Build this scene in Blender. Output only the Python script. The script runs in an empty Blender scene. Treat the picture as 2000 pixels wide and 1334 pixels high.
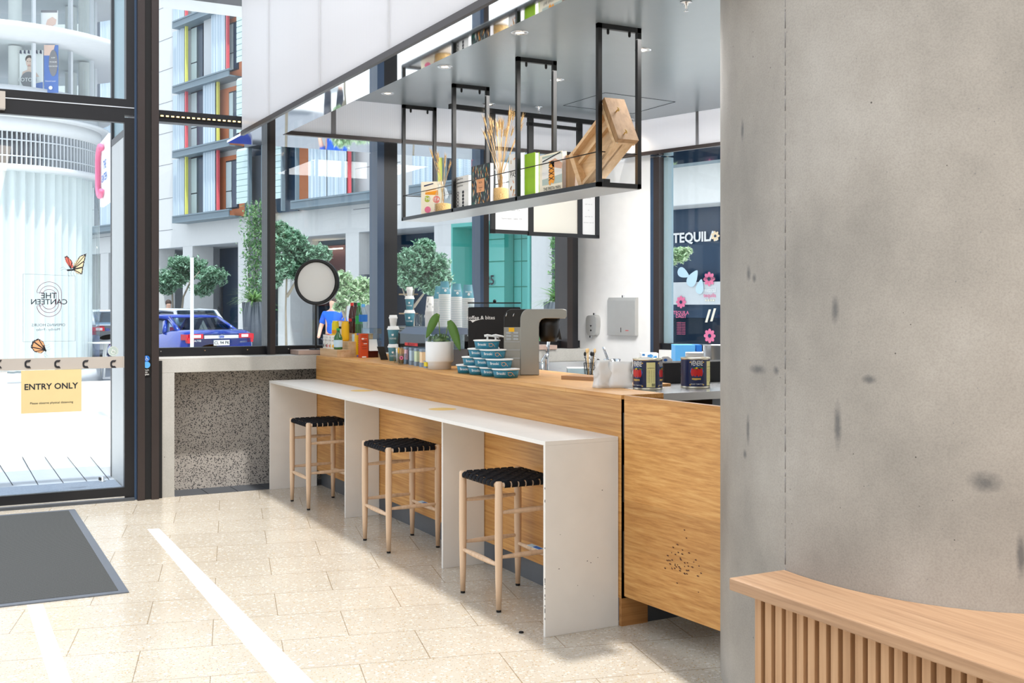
import bpy, math, random
from mathutils import Vector, Matrix
random.seed(7)
sc = bpy.context.scene
COL = sc.collection
PI = math.pi
# ---------------------------------------------------------------- camera frame
TH = math.radians(28.04); S_, C_ = math.sin(TH), math.cos(TH)
F_, H_, EYE = 2150.0, 595.0, 1.55
def ray(px):
    q = (px-1000)/F_
    return S_+q*C_, C_-q*S_
def at_z(px, py, z):
    d = F_*(EYE-z)/(py-H_); a, b = ray(px); return (a*d, b*d, z)
def at_Y(px, py, Y):
    a, b = ray(px); d = Y/b; return (a*d, Y, EYE+(H_-py)/F_*d)
def at_X(px, py, X):
    a, b = ray(px); d = X/a; return (X, b*d, EYE+(H_-py)/F_*d)
def at_d(px, py, d):
    a, b = ray(px); return (a*d, b*d, EYE+(H_-py)/F_*d)
def rd(r, d): return (d*S_+r*C_, d*C_-r*S_)
def dep(x, y): return x*S_+y*C_

# ---------------------------------------------------------------- materials
def lin(c):
    return tuple((v/255/12.92 if v/255 <= .04045 else ((v/255+.055)/1.055)**2.4) for v in c)+(1,)
M = {}
def nt(name):
    m = bpy.data.materials.new(name); m.use_nodes = True
    t = m.node_tree; b = t.nodes['Principled BSDF']; M[name] = m
    return m, t, b
def coords(t, scale=(1,1,1), rot=(0,0,0), loc=(0,0,0), src='Object'):
    tc = t.nodes.new('ShaderNodeTexCoord'); mp = t.nodes.new('ShaderNodeMapping')
    mp.inputs['Scale'].default_value = scale; mp.inputs['Rotation'].default_value = rot; mp.inputs['Location'].default_value = loc
    t.links.new(tc.outputs[src], mp.inputs[0]); return mp.outputs[0]
def noise(t, vec, scale, detail=4, rough=.5):
    n = t.nodes.new('ShaderNodeTexNoise'); n.inputs['Scale'].default_value = scale
    n.inputs['Detail'].default_value = detail; n.inputs['Roughness'].default_value = rough
    t.links.new(vec, n.inputs['Vector']); return n.outputs['Fac']
def ramp(t, fac, stops):
    r = t.nodes.new('ShaderNodeValToRGB'); e = r.color_ramp.elements
    while len(e) < len(stops): e.new(.5)
    for el, (p, c) in zip(e, stops): el.position = p; el.color = c if len(c) == 4 else lin(c)
    t.links.new(fac, r.inputs[0]); return r.outputs[0]
def mix(t, fac, a, b, mode='MIX'):
    m = t.nodes.new('ShaderNodeMix'); m.data_type = 'RGBA'; m.blend_type = mode
    for i, v in ((0, fac), (6, a), (7, b)):
        if hasattr(v, 'is_linked') or isinstance(v, bpy.types.NodeSocket): t.links.new(v, m.inputs[i])
        else: m.inputs[i].default_value = v
    return m.outputs[2]
def bump(t, b, fac, strength=.2, dist=.01):
    n = t.nodes.new('ShaderNodeBump'); n.inputs['Strength'].default_value = strength; n.inputs['Distance'].default_value = dist
    t.links.new(fac, n.inputs['Height']); t.links.new(n.outputs[0], b.inputs['Normal'])
def plain(name, c, rough=.5, metal=0, spec=.5, coat=0, emit=0):
    m, t, b = nt(name)
    vec = coords(t); f = noise(t, vec, 9, 3)
    c1 = tuple(v*.98 for v in lin(c)[:3])+(1,); c2 = tuple(min(1, v*1.02) for v in lin(c)[:3])+(1,)
    t.links.new(ramp(t, f, [(.3, c1), (.7, c2)]), b.inputs['Base Color'])
    b.inputs['Roughness'].default_value = rough; b.inputs['Metallic'].default_value = metal
    b.inputs['Specular IOR Level'].default_value = spec; b.inputs['Coat Weight'].default_value = coat
    if emit: b.inputs['Emission Color'].default_value = lin(c); b.inputs['Emission Strength'].default_value = emit
    return m
def wood(name, stops, axis=1, ring=26, rough=.45, plank=0, spread=.18):
    m, t, b = nt(name)
    sc_ = [ring, ring, ring]; sc_[axis] = ring*.03
    v1 = coords(t, tuple(sc_)); f1 = noise(t, v1, 1.0, 6, .62)
    sc2 = [6, 6, 6]; sc2[axis] = .7
    v2 = coords(t, tuple(sc2)); f2 = noise(t, v2, 1, 3)
    a = ramp(t, f1, [(.28, stops[0]), (.5, stops[1]), (.74, stops[2])])
    shade = ramp(t, f2, [(.3, (1-spread,)*3+(1,)), (.7, (1,1,1,1))])
    col = mix(t, 1.0, a, shade, 'MULTIPLY')
    if plank:
        s = t.nodes.new('ShaderNodeSeparateXYZ'); t.links.new(coords(t), s.inputs[0])
        mm = t.nodes.new('ShaderNodeMath'); mm.operation = 'MULTIPLY'; mm.inputs[1].default_value = 1/plank; t.links.new(s.outputs[2], mm.inputs[0])
        fl = t.nodes.new('ShaderNodeMath'); fl.operation = 'FLOOR'; t.links.new(mm.outputs[0], fl.inputs[0])
        wn = t.nodes.new('ShaderNodeTexWhiteNoise'); wn.noise_dimensions = '1D'; t.links.new(fl.outputs[0], wn.inputs['W'])
        sh = ramp(t, wn.outputs['Value'], [(0, (.78,.74,.68,1)), (1, (1,1,1,1))])
        col = mix(t, 1.0, col, sh, 'MULTIPLY')
    t.links.new(col, b.inputs['Base Color']); b.inputs['Roughness'].default_value = rough
    bump(t, b, f1, .12, .002)
    return m
def speck(name, base, dots, scale=60, thr=.28, rough=.7, vary=None):
    m, t, b = nt(name)
    vec = coords(t)
    v = t.nodes.new('ShaderNodeTexVoronoi'); v.inputs['Scale'].default_value = scale; t.links.new(vec, v.inputs['Vector'])
    w = t.nodes.new('ShaderNodeTexWhiteNoise'); t.links.new(v.outputs['Color'], w.inputs['Vector'])
    r = t.nodes.new('ShaderNodeMath'); r.operation = 'MULTIPLY'; r.inputs[1].default_value = thr; t.links.new(w.outputs['Value'], r.inputs[0])
    lt = t.nodes.new('ShaderNodeMath'); lt.operation = 'LESS_THAN'; t.links.new(v.outputs['Distance'], lt.inputs[0]); t.links.new(r.outputs[0], lt.inputs[1])
    f = noise(t, vec, 3.2, 6, .6)
    bs = ramp(t, f, [(.3, base), (.7, vary or tuple(min(255, int(k*1.1)) for k in base))])
    t.links.new(mix(t, lt.outputs[0], bs, lin(dots)), b.inputs['Base Color']); b.inputs['Roughness'].default_value = rough
    return m

# terrazzo floor
def terrazzo():
    m, t, b = nt('terrazzo')
    vec = coords(t)
    base = ramp(t, noise(t, vec, 1.1, 4), [(.3, (188,178,162)), (.7, (200,192,178))])
    col = base
    for scl, thr, c, seed in ((46, .46, (214,208,198), 0), (70, .34, (186,164,126), 3.3), (90, .34, (168,160,148), 7.1), (34, .12, (136,128,118), 11.0)):
        v2 = coords(t, loc=(seed, seed*2, 0))
        v = t.nodes.new('ShaderNodeTexVoronoi'); v.inputs['Scale'].default_value = scl; t.links.new(v2, v.inputs['Vector'])
        w = t.nodes.new('ShaderNodeTexWhiteNoise'); t.links.new(v.outputs['Color'], w.inputs['Vector'])
        r = t.nodes.new('ShaderNodeMath'); r.operation = 'MULTIPLY'; r.inputs[1].default_value = thr; t.links.new(w.outputs['Value'], r.inputs[0])
        lt = t.nodes.new('ShaderNodeMath'); lt.operation = 'LESS_THAN'; t.links.new(v.outputs['Distance'], lt.inputs[0]); t.links.new(r.outputs[0], lt.inputs[1])
        col = mix(t, lt.outputs[0], col, lin(c))
    # joints, rows turned 13.7 degrees against the counter
    tc = t.nodes.new('ShaderNodeTexCoord'); sx = t.nodes.new('ShaderNodeSeparateXYZ'); t.links.new(tc.outputs['Object'], sx.inputs[0])
    def lc(a, b_, k):
        m1 = t.nodes.new('ShaderNodeMath'); m1.operation = 'MULTIPLY'; m1.inputs[1].default_value = a; t.links.new(sx.outputs[0], m1.inputs[0])
        m2 = t.nodes.new('ShaderNodeMath'); m2.operation = 'MULTIPLY_ADD'; m2.inputs[1].default_value = b_; t.links.new(sx.outputs[1], m2.inputs[0]); t.links.new(m1.outputs[0], m2.inputs[2])
        m3 = t.nodes.new('ShaderNodeMath'); m3.operation = 'ADD'; m3.inputs[1].default_value = k; t.links.new(m2.outputs[0], m3.inputs[0]); return m3.outputs[0]
    cx = t.nodes.new('ShaderNodeCombineXYZ')
    t.links.new(lc(.972, -.2366, .39+6.2), cx.inputs[0]); t.links.new(lc(.2366, .972, -5.188+8.5), cx.inputs[1])
    br = t.nodes.new('ShaderNodeTexBrick'); br.inputs['Scale'].default_value = 1; br.inputs['Mortar Size'].default_value = .0022; br.inputs['Mortar Smooth'].default_value = 0
    br.inputs['Brick Width'].default_value = .62; br.inputs['Row Height'].default_value = .425; br.inputs['Bias'].default_value = 0
    br.inputs['Color1'].default_value = (1,1,1,1); br.inputs['Color2'].default_value = (.94,.94,.94,1); br.inputs['Mortar'].default_value = (.56,.49,.40,1)
    t.links.new(cx.outputs[0], br.inputs['Vector'])
    t.links.new(mix(t, 1.0, col, br.outputs['Color'], 'MULTIPLY'), b.inputs['Base Color'])
    b.inputs['Roughness'].default_value = .2; b.inputs['Specular IOR Level'].default_value = .5
terrazzo()
wood('oak', [(182,124,60), (210,154,86), (228,178,110)], axis=1, ring=85, plank=.0, spread=.1)
wood('oak_plank', [(182,124,60), (212,156,88), (230,182,114)], axis=1, ring=85, plank=.235, spread=.1)
wood('oak_end', [(150,98,50), (182,128,72), (198,146,88)], axis=0, ring=38)
wood('bench_oak', [(148,114,86), (172,136,104), (186,152,120)], axis=1, ring=70, rough=.4, spread=.12)
wood('slat_oak', [(168,128,90), (192,152,114), (206,168,130)], axis=2, ring=40, rough=.5, spread=.12)
wood('ash', [(196,162,128), (222,190,158), (232,204,176)], axis=2, ring=30, rough=.5, spread=.06)
wood('pine', [(200,160,112), (224,188,144), (236,206,168)], axis=1, ring=30, rough=.5, spread=.1)
wood('pine_dark', [(150,112,70), (176,136,92), (190,152,108)], axis=2, ring=30, rough=.6)
wood('walnut_grey', [(170,142,130), (190,164,150), (200,176,164)], axis=0, ring=30, rough=.5)
plain('laminate', (232,229,224), .35); plain('white', (238,238,236), .45); plain('white_wall', (246,246,246), .6)
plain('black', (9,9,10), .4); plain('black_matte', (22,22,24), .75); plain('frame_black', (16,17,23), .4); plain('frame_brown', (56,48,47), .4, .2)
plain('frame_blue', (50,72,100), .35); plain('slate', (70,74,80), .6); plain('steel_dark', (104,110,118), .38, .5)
plain('steel', (214,216,218), .26, .85); plain('steel_brushed', (196,196,194), .42, .55); plain('chrome', (225,228,232), .08, 1); plain('steel_machine', (166,166,162), .3, 1)
plain('strap', (17,19,26), .8, spec=.2); plain('rubber', (20,20,22), .8); plain('mat_border', (92,98,108), .45)
plain('ceiling_gray', (132,143,150), .28, spec=.6); plain('paper_white', (240,240,238), .7); plain('cream', (244,236,216), .7)
plain('page', (226,222,226), .8); plain('teal_cup', (86,148,166), .5); plain('teal_tub', (34,122,148), .42); plain('orange_line', (242,176,128), .5)
plain('peach', (236,170,120), .6); plain('green_book', (150,196,20), .5); plain('teal_spine', (10,128,104), .5); plain('lav', (206,200,224), .8)
plain('orange', (244,160,30), .5); plain('red', (214,40,34), .45); plain('redbox', (204,72,24), .5); plain('salmon', (238,112,96), .55); plain('olive', (176,190,60), .55); plain('pink', (236,120,156), .5)
plain('navy', (22,34,74), .35); plain('gold', (206,168,86), .4); plain('tomato', (206,30,28), .4); plain('tin', (214,208,190), .3, .8); plain('label_cream', (236,228,160), .6)
plain('wheat', (200,166,116), .8); plain('yellow', (246,190,20), .4); plain('lemon', (240,220,40), .5); plain('blue', (26,110,200), .5); plain('sky_blue', (90,170,230), .5)
plain('leaf', (84,124,46), .5); plain('leaf_light', (134,160,70), .5); plain('soil', (70,52,40), .9)
plain('grey_text', (120,120,124), .7); plain('ink', (30,34,44), .7); plain('maroon', (112,36,62), .6); plain('tape_tan', (214,205,192), .6); plain('line_white', (238,238,238), .5)
plain('sign_tan', (226,204,150), .6); plain('band_grey', (186,178,170), .5); plain('disc_yellow', (232,198,120), .5); plain('violet', (128,120,200), .5)
plain('cola', (70,22,14), .2); plain('green_glass', (30,96,30), .15, spec=.8); plain('green_label', (24,160,70), .4); plain('juice_pink', (220,90,110), .5)
plain('pastel_pink', (240,196,206), .6); plain('pastel_blue', (196,222,238), .6); plain('pastel_green', (216,234,196), .6); plain('pastel_peach', (246,220,180), .6); plain('bin_grey', (140,160,180), .4)
plain('cardboard', (170,130,92), .8); plain('sage', (180,196,190), .5)
# outdoors
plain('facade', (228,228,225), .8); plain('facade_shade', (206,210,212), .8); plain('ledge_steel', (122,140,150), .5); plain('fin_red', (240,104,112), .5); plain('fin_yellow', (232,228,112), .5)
plain('terracotta', (196,120,80), .8); plain('shop_dark', (30,58,84), .25); plain('shop_dark_red', (92,52,56), .6); plain('curtain', (190,206,206), .7); plain('teal_tile', (96,190,178), .45)
plain('paving_white', (236,234,230), .8); plain('asphalt', (150,152,156), .9); plain('paver', (190,192,196), .8); plain('tower_metal', (216,220,224), .45, .2); plain('tower_white', (224,226,228), .5)
plain('car_blue', (28,66,176), .2, .3, coat=1); plain('car_silver', (214,218,224), .22, .3, coat=1); plain('tail_red', (216,30,50), .25); plain('tail_white', (240,220,220), .3); plain('tyre', (26,26,28), .8)
plain('poster_skin', (226,196,180), .6); plain('poster_blue', (84,120,190), .6); plain('poster_grey', (128,128,132), .6); plain('hair', (70,52,44), .7); plain('skin', (214,170,146), .6)
plain('shirt_blue', (20,90,200), .8); plain('trousers', (50,54,66), .8); plain('trunk', (150,140,124), .9); plain('louvre', (206,228,226), .4); plain('planter', (90,96,104), .7)

def foliage(name, a, b_):
    m, t, b = nt(name)
    g = t.nodes.new('ShaderNodeNewGeometry')
    c = ramp(t, g.outputs['Random Per Island'], [(0, a), (1, b_)])
    t.links.new(c, b.inputs['Base Color']); b.inputs['Roughness'].default_value = .45
    tr = t.nodes.new('ShaderNodeBsdfTranslucent'); t.links.new(c, tr.inputs[0])
    mx = t.nodes.new('ShaderNodeMixShader'); mx.inputs[0].default_value = .35
    o = t.nodes['Material Output']; t.links.new(b.outputs[0], mx.inputs[1]); t.links.new(tr.outputs[0], mx.inputs[2]); t.links.new(mx.outputs[0], o.inputs[0])
foliage('leaves_green', (70,120,84), (186,222,196)); foliage('leaves_pale', (140,180,130), (232,242,214)); foliage('leaves_vine', (70,130,84), (190,226,170)); foliage('fern', (70,120,60), (150,190,110))

def glassmat(name, tint=(1,1,1), refl=1.0, rough=0.0, base=.03):
    m = bpy.data.materials.new(name); m.use_nodes = True; M[name] = m
    t = m.node_tree; t.nodes.clear()
    o = t.nodes.new('ShaderNodeOutputMaterial'); tr = t.nodes.new('ShaderNodeBsdfTransparent'); gl = t.nodes.new('ShaderNodeBsdfGlossy')
    tr.inputs[0].default_value = tint+(1,); gl.inputs['Roughness'].default_value = rough
    lw = t.nodes.new('ShaderNodeLayerWeight'); pw = t.nodes.new('ShaderNodeMath'); pw.operation = 'POWER'; pw.inputs[1].default_value = 4; t.links.new(lw.outputs['Facing'], pw.inputs[0])
    mm = t.nodes.new('ShaderNodeMath'); mm.operation = 'MULTIPLY_ADD'; mm.inputs[1].default_value = .55*refl; mm.inputs[2].default_value = .035*refl; t.links.new(pw.outputs[0], mm.inputs[0])
    mx = t.nodes.new('ShaderNodeMixShader'); t.links.new(mm.outputs[0], mx.inputs[0]); t.links.new(tr.outputs[0], mx.inputs[1]); t.links.new(gl.outputs[0], mx.inputs[2]); t.links.new(mx.outputs[0], o.inputs[0])
glassmat('glass', (.93,.97,1.0), .8); glassmat('jar_glass', (.93,.96,.97), 1.3); glassmat('clear_plastic', (.86,.92,.95), 1.2); glassmat('glass_tower', (.93,.97,.97), .9); glassmat('pane_blue', (.42,.56,.66), 2.0)
def mixshader(name, c, kind, k, rough=.4, ribs=0):
    m, t, b = nt(name)
    b.inputs['Base Color'].default_value = lin(c); b.inputs['Roughness'].default_value = rough
    if ribs:
        w = t.nodes.new('ShaderNodeTexWave'); w.wave_type = 'BANDS'; w.bands_direction = 'X'; w.inputs['Scale'].default_value = ribs
        tc = coords(t, rot=(0,0,PI/4)); t.links.new(tc, w.inputs['Vector'])
        t.links.new(ramp(t, w.outputs['Fac'], [(0, tuple(int(v*.965) for v in c)), (1, c)]), b.inputs['Base Color'])
    tr = t.nodes.new('ShaderNodeBsdfTranslucent'); tr.inputs[0].default_value = lin(c)
    mx = t.nodes.new('ShaderNodeMixShader'); mx.inputs[0].default_value = k
    o = t.nodes['Material Output']; t.links.new(b.outputs[0], mx.inputs[1]); t.links.new(tr.outputs[0], mx.inputs[2]); t.links.new(mx.outputs[0], o.inputs[0])
mixshader('polycarb', (248,247,248), 0, .6, .22, 22); mixshader('lamp_face', (240,238,234), 0, .4, .5); mixshader('board_white', (226,226,226), 0, .4, .5); mixshader('board_cream', (216,213,204), 0, .4, .5); mixshader('drape', (252,254,254), 0, .3, .7)
mixshader('frosted', (190,210,216), 0, .5, .3)
plain('mirror', (236,240,246), .03, 1)
# concrete types
def concrete(name, a, b_, c, pores=1, rough=.6):
    m, t, b = nt(name)
    vec = coords(t)
    f1 = noise(t, vec, 1.3, 8, .6); f2 = noise(t, coords(t, (1,1,.5)), 2.2, 8, .62); f3 = noise(t, vec, 160, 2)
    col = ramp(t, f1, [(.3, a), (.52, b_), (.72, c)])
    col = mix(t, .6, col, ramp(t, f2, [(.34, (.80,.80,.80,1)), (.6, (1,1,1,1))]), 'MULTIPLY')
    col = mix(t, .35, col, ramp(t, f3, [(.3, (.62,.62,.62,1)), (.6, (1,1,1,1))]), 'MULTIPLY')
    v = t.nodes.new('ShaderNodeTexVoronoi'); v.inputs['Scale'].default_value = 26; t.links.new(vec, v.inputs['Vector'])
    w = t.nodes.new('ShaderNodeTexWhiteNoise'); t.links.new(v.outputs['Color'], w.inputs['Vector'])
    pw = t.nodes.new('ShaderNodeMath'); pw.operation = 'POWER'; pw.inputs[1].default_value = 7; t.links.new(w.outputs['Value'], pw.inputs[0])
    r = t.nodes.new('ShaderNodeMath'); r.operation = 'MULTIPLY'; r.inputs[1].default_value = .14*pores; t.links.new(pw.outputs[0], r.inputs[0])
    lt = t.nodes.new('ShaderNodeMath'); lt.operation = 'LESS_THAN'; t.links.new(v.outputs['Distance'], lt.inputs[0]); t.links.new(r.outputs[0], lt.inputs[1])
    col = mix(t, lt.outputs[0], col, lin((88,84,80)))
    t.links.new(col, b.inputs['Base Color']); b.inputs['Roughness'].default_value = rough; bump(t, b, f3, .15, .002)
concrete('concrete_column', (140,136,130), (162,157,150), (178,174,168), .62)
concrete('concrete', (176,174,168), (194,192,186), (204,202,198))
speck('terrazzo_grey', (168,162,156), (60,60,62), 105, .62, .6)
# ribbed mat
def ribbed(name, a, b_, scale, direction='Y'):
    m, t, b = nt(name)
    w = t.nodes.new('ShaderNodeTexWave'); w.bands_direction = direction; w.inputs['Scale'].default_value = scale; w.inputs['Distortion'].default_value = .6; w.inputs['Detail Scale'].default_value = 30
    vec = coords(t); t.links.new(vec, w.inputs['Vector'])
    n = noise(t, vec, 220, 2)
    col = mix(t, .5, ramp(t, w.outputs['Fac'], [(.2, a), (.8, b_)]), ramp(t, n, [(.35, a), (.65, b_)]))
    t.links.new(col, b.inputs['Base Color']); b.inputs['Roughness'].default_value = .9
    bump(t, b, w.outputs['Fac'], .4, .003)
ribbed('mat_pile', (26,27,29), (84,86,86), 16)
ribbed('grate', (84,92,108), (170,178,190), 18)
# perforated metal shutter
def perforated():
    m, t, b = nt('perforated')
    vec = coords(t)
    v = t.nodes.new('ShaderNodeTexVoronoi'); v.inputs['Scale'].default_value = 18; v.inputs['Randomness'].default_value = 0; t.links.new(vec, v.inputs['Vector'])
    w = t.nodes.new('ShaderNodeTexWave'); w.inputs['Scale'].default_value = 1.6; t.links.new(coords(t, rot=(0,0,PI/4)), w.inputs['Vector'])
    col = mix(t, .35, ramp(t, v.outputs['Distance'], [(.25, (124,152,174)), (.34, (200,216,226))]), ramp(t, w.outputs['Fac'], [(0, (150,176,194)), (1, (228,236,242))]))
    t.links.new(col, b.inputs['Base Color']); b.inputs['Roughness'].default_value = .5
perforated()
def grain():
    m, t, b = nt('grain')
    v = t.nodes.new('ShaderNodeTexVoronoi'); v.inputs['Scale'].default_value = 330; t.links.new(coords(t), v.inputs['Vector'])
    t.links.new(ramp(t, v.outputs['Distance'], [(.1, (232,192,128)), (.6, (206,160,96)), (.95, (110,72,34))]), b.inputs['Base Color']); b.inputs['Roughness'].default_value = .7
grain()
def emis(name, c, s):
    m = bpy.data.materials.new(name); m.use_nodes = True; M[name] = m; t = m.node_tree; t.nodes.clear()
    o = t.nodes.new('ShaderNodeOutputMaterial'); e = t.nodes.new('ShaderNodeEmission'); e.inputs[0].default_value = lin(c); e.inputs[1].default_value = s; t.links.new(e.outputs[0], o.inputs[0])
emis('bulb', (255,236,204), 9); emis('led', (255,206,120), 5)

# ---------------------------------------------------------------- mesh builder
_tx = {}
def textgeo(s, bold):
    k = (s, bold)
    if k in _tx: return _tx[k]
    cu = bpy.data.curves.new('t', 'FONT'); cu.body = s; cu.size = 1; cu.align_x = 'CENTER'; cu.align_y = 'CENTER'; cu.resolution_u = 2; cu.offset = bold
    ob = bpy.data.objects.new('t', cu); COL.objects.link(ob); bpy.context.view_layer.update()
    me = bpy.data.meshes.new_from_object(ob.evaluated_get(bpy.context.evaluated_depsgraph_get()))
    r = ([v.co.copy() for v in me.vertices], [tuple(p.vertices) for p in me.polygons])
    bpy.data.objects.remove(ob); bpy.data.curves.remove(cu); bpy.data.meshes.remove(me)
    _tx[k] = r; return r
class MB:
    def __init__(s, m='white'): s.v = []; s.f = []; s.fm = []; s.sm = []; s.m = m; s.smooth = False
    def mat(s, m): s.m = m; return s
    def add(s, vs, fs, sm=None):
        n = len(s.v); s.v += [tuple(v) for v in vs]
        for f in fs: s.f.append([i+n for i in f]); s.fm.append(s.m); s.sm.append(s.smooth if sm is None else sm)
        return s
    def box(s, a, b):
        x0, y0, z0 = a; x1, y1, z1 = b
        return s.hexa([(x0,y0,z0),(x1,y0,z0),(x1,y1,z0),(x0,y1,z0)], [(x0,y0,z1),(x1,y0,z1),(x1,y1,z1),(x0,y1,z1)])
    def hexa(s, lo, hi):
        n = len(lo)
        return s.add(list(lo)+list(hi), [tuple(range(n))[::-1], tuple(range(n, 2*n))]+[(i, (i+1) % n, n+(i+1) % n, n+i) for i in range(n)], False)
    def obox(s, o, ux, uy, uz):
        o, ux, uy, uz = map(Vector, (o, ux, uy, uz))
        return s.hexa([o, o+ux, o+ux+uy, o+uy], [o+uz, o+ux+uz, o+ux+uy+uz, o+uy+uz])
    def cyl(s, p0, p1, r0, r1=None, n=20, caps=True):
        r1 = r0 if r1 is None else r1; p0, p1 = Vector(p0), Vector(p1); z = (p1-p0).normalized()
        x = z.orthogonal().normalized(); y = z.cross(x)
        vs = []
        for p, r in ((p0, r0), (p1, r1)): vs += [p+(x*math.cos(2*PI*i/n)+y*math.sin(2*PI*i/n))*r for i in range(n)]
        s.add(vs, [(i, (i+1) % n, n+(i+1) % n, n+i) for i in range(n)], True)
        if caps: s.add(vs[:n], [tuple(range(n))[::-1]], False); s.add(vs[n:], [tuple(range(n))], False)
        return s
    def lathe(s, c, prof, n=28, sm=True, a0=0, a1=2*PI, sx=1, sy=1):
        c = Vector(c); full = abs(a1-a0-2*PI) < 1e-6; k = n if full else n+1; vs = []
        for r, z in prof: vs += [(c.x+r*sx*math.cos(a0+(a1-a0)*i/n), c.y+r*sy*math.sin(a0+(a1-a0)*i/n), c.z+z) for i in range(k)]
        fs = []
        for j in range(len(prof)-1):
            for i in range(n): fs.append((j*k+i, j*k+(i+1) % k, (j+1)*k+(i+1) % k, (j+1)*k+i))
        return s.add(vs, fs, sm)
    def tube(s, pts, r, n=8, caps=True):
        pts = [Vector(p) for p in pts]; rs = r if isinstance(r, (list, tuple)) else [r]*len(pts); vs = []; x = None
        for i, p in enumerate(pts):
            z = (pts[min(i+1, len(pts)-1)]-pts[max(i-1, 0)]).normalized()
            x = z.orthogonal().normalized() if x is None else (x-z*x.dot(z)).normalized(); y = z.cross(x)
            vs += [p+(x*math.cos(2*PI*k/n)+y*math.sin(2*PI*k/n))*rs[i] for k in range(n)]
        fs = [(i*n+k, i*n+(k+1) % n, (i+1)*n+(k+1) % n, (i+1)*n+k) for i in range(len(pts)-1) for k in range(n)]
        if caps: fs += [tuple(range(n))[::-1], tuple(range(len(vs)-n, len(vs)))]
        return s.add(vs, fs, True)
    def ball(s, c, r, n=12, m=8, rz=None, ry=None):
        c = Vector(c); rz = r if rz is None else rz; ry = r if ry is None else ry; vs = []; fs = []
        for j in range(m+1):
            a = PI*j/m
            for i in range(n): vs.append((c.x+r*math.sin(a)*math.cos(2*PI*i/n), c.y+ry*math.sin(a)*math.sin(2*PI*i/n), c.z-rz*math.cos(a)))
        for j in range(m):
            for i in range(n): fs.append((j*n+i, j*n+(i+1) % n, (j+1)*n+(i+1) % n, (j+1)*n+i))
        return s.add(vs, fs, True)
    def poly(s, o, ux, uy, pts, th=None):
        o, ux, uy = Vector(o), Vector(ux), Vector(uy); P = [o+ux*a+uy*b for a, b in pts]
        if th: t = ux.cross(uy).normalized()*th; return s.hexa(P, [p+t for p in P])
        return s.add(P, [tuple(range(len(P)))], False)
    def text(s, st, o, ux, uy, size, bold=.0, wrap=None, th=0):
        vs, fs = textgeo(st, bold)
        if wrap: return s.add([wrap(v.x*size, v.y*size) for v in vs], fs, False)
        o, ux, uy = Vector(o), Vector(ux).normalized(), Vector(uy).normalized()
        return s.add([o+ux*v.x*size+uy*v.y*size for v in vs], fs, False)
    def disc(s, o, ux, uy, r, n=24, ry=None, th=None):
        ry = r if ry is None else ry
        return s.poly(o, Vector(ux).normalized(), Vector(uy).normalized(), [(r*math.cos(2*PI*i/n), ry*math.sin(2*PI*i/n)) for i in range(n)], th)
    def ring(s, o, ux, uy, r0, r1, n=32, ry0=None, ry1=None):
        o, ux, uy = Vector(o), Vector(ux).normalized(), Vector(uy).normalized(); ry0 = ry0 or r0; ry1 = ry1 or r1
        P = [o+ux*a*math.cos(2*PI*i/n)+uy*b*math.sin(2*PI*i/n) for a, b in ((r0, ry0), (r1, ry1)) for i in range(n)]
        return s.add(P, [(i, (i+1) % n, n+(i+1) % n, n+i) for i in range(n)], False)
    def build(s, name, parent=None, base=None, bevel=0, solid=0, subd=0, label=None):
        me = bpy.data.meshes.new(name)
        if parent is not None: off = wloc(parent)
        elif base is not None: off = Vector(base)
        else:
            xs, ys, zs = zip(*s.v); off = Vector(((min(xs)+max(xs))/2, (min(ys)+max(ys))/2, min(zs)))
        me.from_pydata([Vector(v)-off for v in s.v], [], s.f)
        ms = []
        for m in s.fm:
            if m not in ms: ms.append(m)
        for m in ms: me.materials.append(M[m])
        me.polygons.foreach_set('material_index', [ms.index(m) for m in s.fm])
        me.polygons.foreach_set('use_smooth', s.sm); me.update()
        o = bpy.data.objects.new(name, me); COL.objects.link(o)
        if parent is None: o.location = off
        else: o.parent = parent
        if label: o['label'] = label
        if solid: md = o.modifiers.new('s', 'SOLIDIFY'); md.thickness = solid; md.offset = 0
        if bevel: md = o.modifiers.new('b', 'BEVEL'); md.width = bevel; md.segments = 2; md.limit_method = 'ANGLE'
        if subd: md = o.modifiers.new('u', 'SUBSURF'); md.levels = subd; md.render_levels = subd
        return o
def wloc(o):
    v = Vector(o.location)
    while o.parent: o = o.parent; v += Vector(o.location)
    return v
def thing(name, label, cat, loc=(0,0,0), group=None):
    o = bpy.data.objects.new(name, None); COL.objects.link(o); o.location = loc; o.empty_display_size = .1
    o['label'] = label; o['category'] = cat
    if group: o['group'] = group
    return o
def tag(o, label, cat, group=None):
    o['label'] = label; o['category'] = cat
    if group: o['group'] = group
    return o
def struct(o): o['kind'] = 'structure'; return o
def sempty(name, loc=(0,0,0)):
    o = bpy.data.objects.new(name, None); COL.objects.link(o); o.location = loc; o['kind'] = 'structure'; return o
def copy_tree(o, parent=None):
    c = o.copy(); COL.objects.link(c)
    if parent is not None: c.parent = parent
    for ch in list(o.children): copy_tree(ch, c)
    return c
X_, Y_, Z_ = Vector((1,0,0)), Vector((0,1,0)), Vector((0,0,1))
# ================================================================ ROOM SHELL
YG = 9.42          # face of the window frames
ZF, ZC = 2.94, 3.268   # underside of mirrored soffit ring, bar ceiling
ZT = 5.2
struct(MB('terrazzo').box((-7,-4,-.1), (7.2, 9.12, 0)).build('floor', base=(0,0,0)))
CW0 = Vector((5.78, 9.45)); CWD = Vector((.257, -.966)); CWN = Vector((-.966,-.257))
def cw(t, n=0): p = CW0+CWD*t+CWN*n; return (p.x, p.y)
def cwt(px):
    a, b = ray(px)   # CW0+CWD*t = d*(a,b)
    return (a*CW0.y-b*CW0.x)/(b*CWD.x-a*CWD.y)
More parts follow.
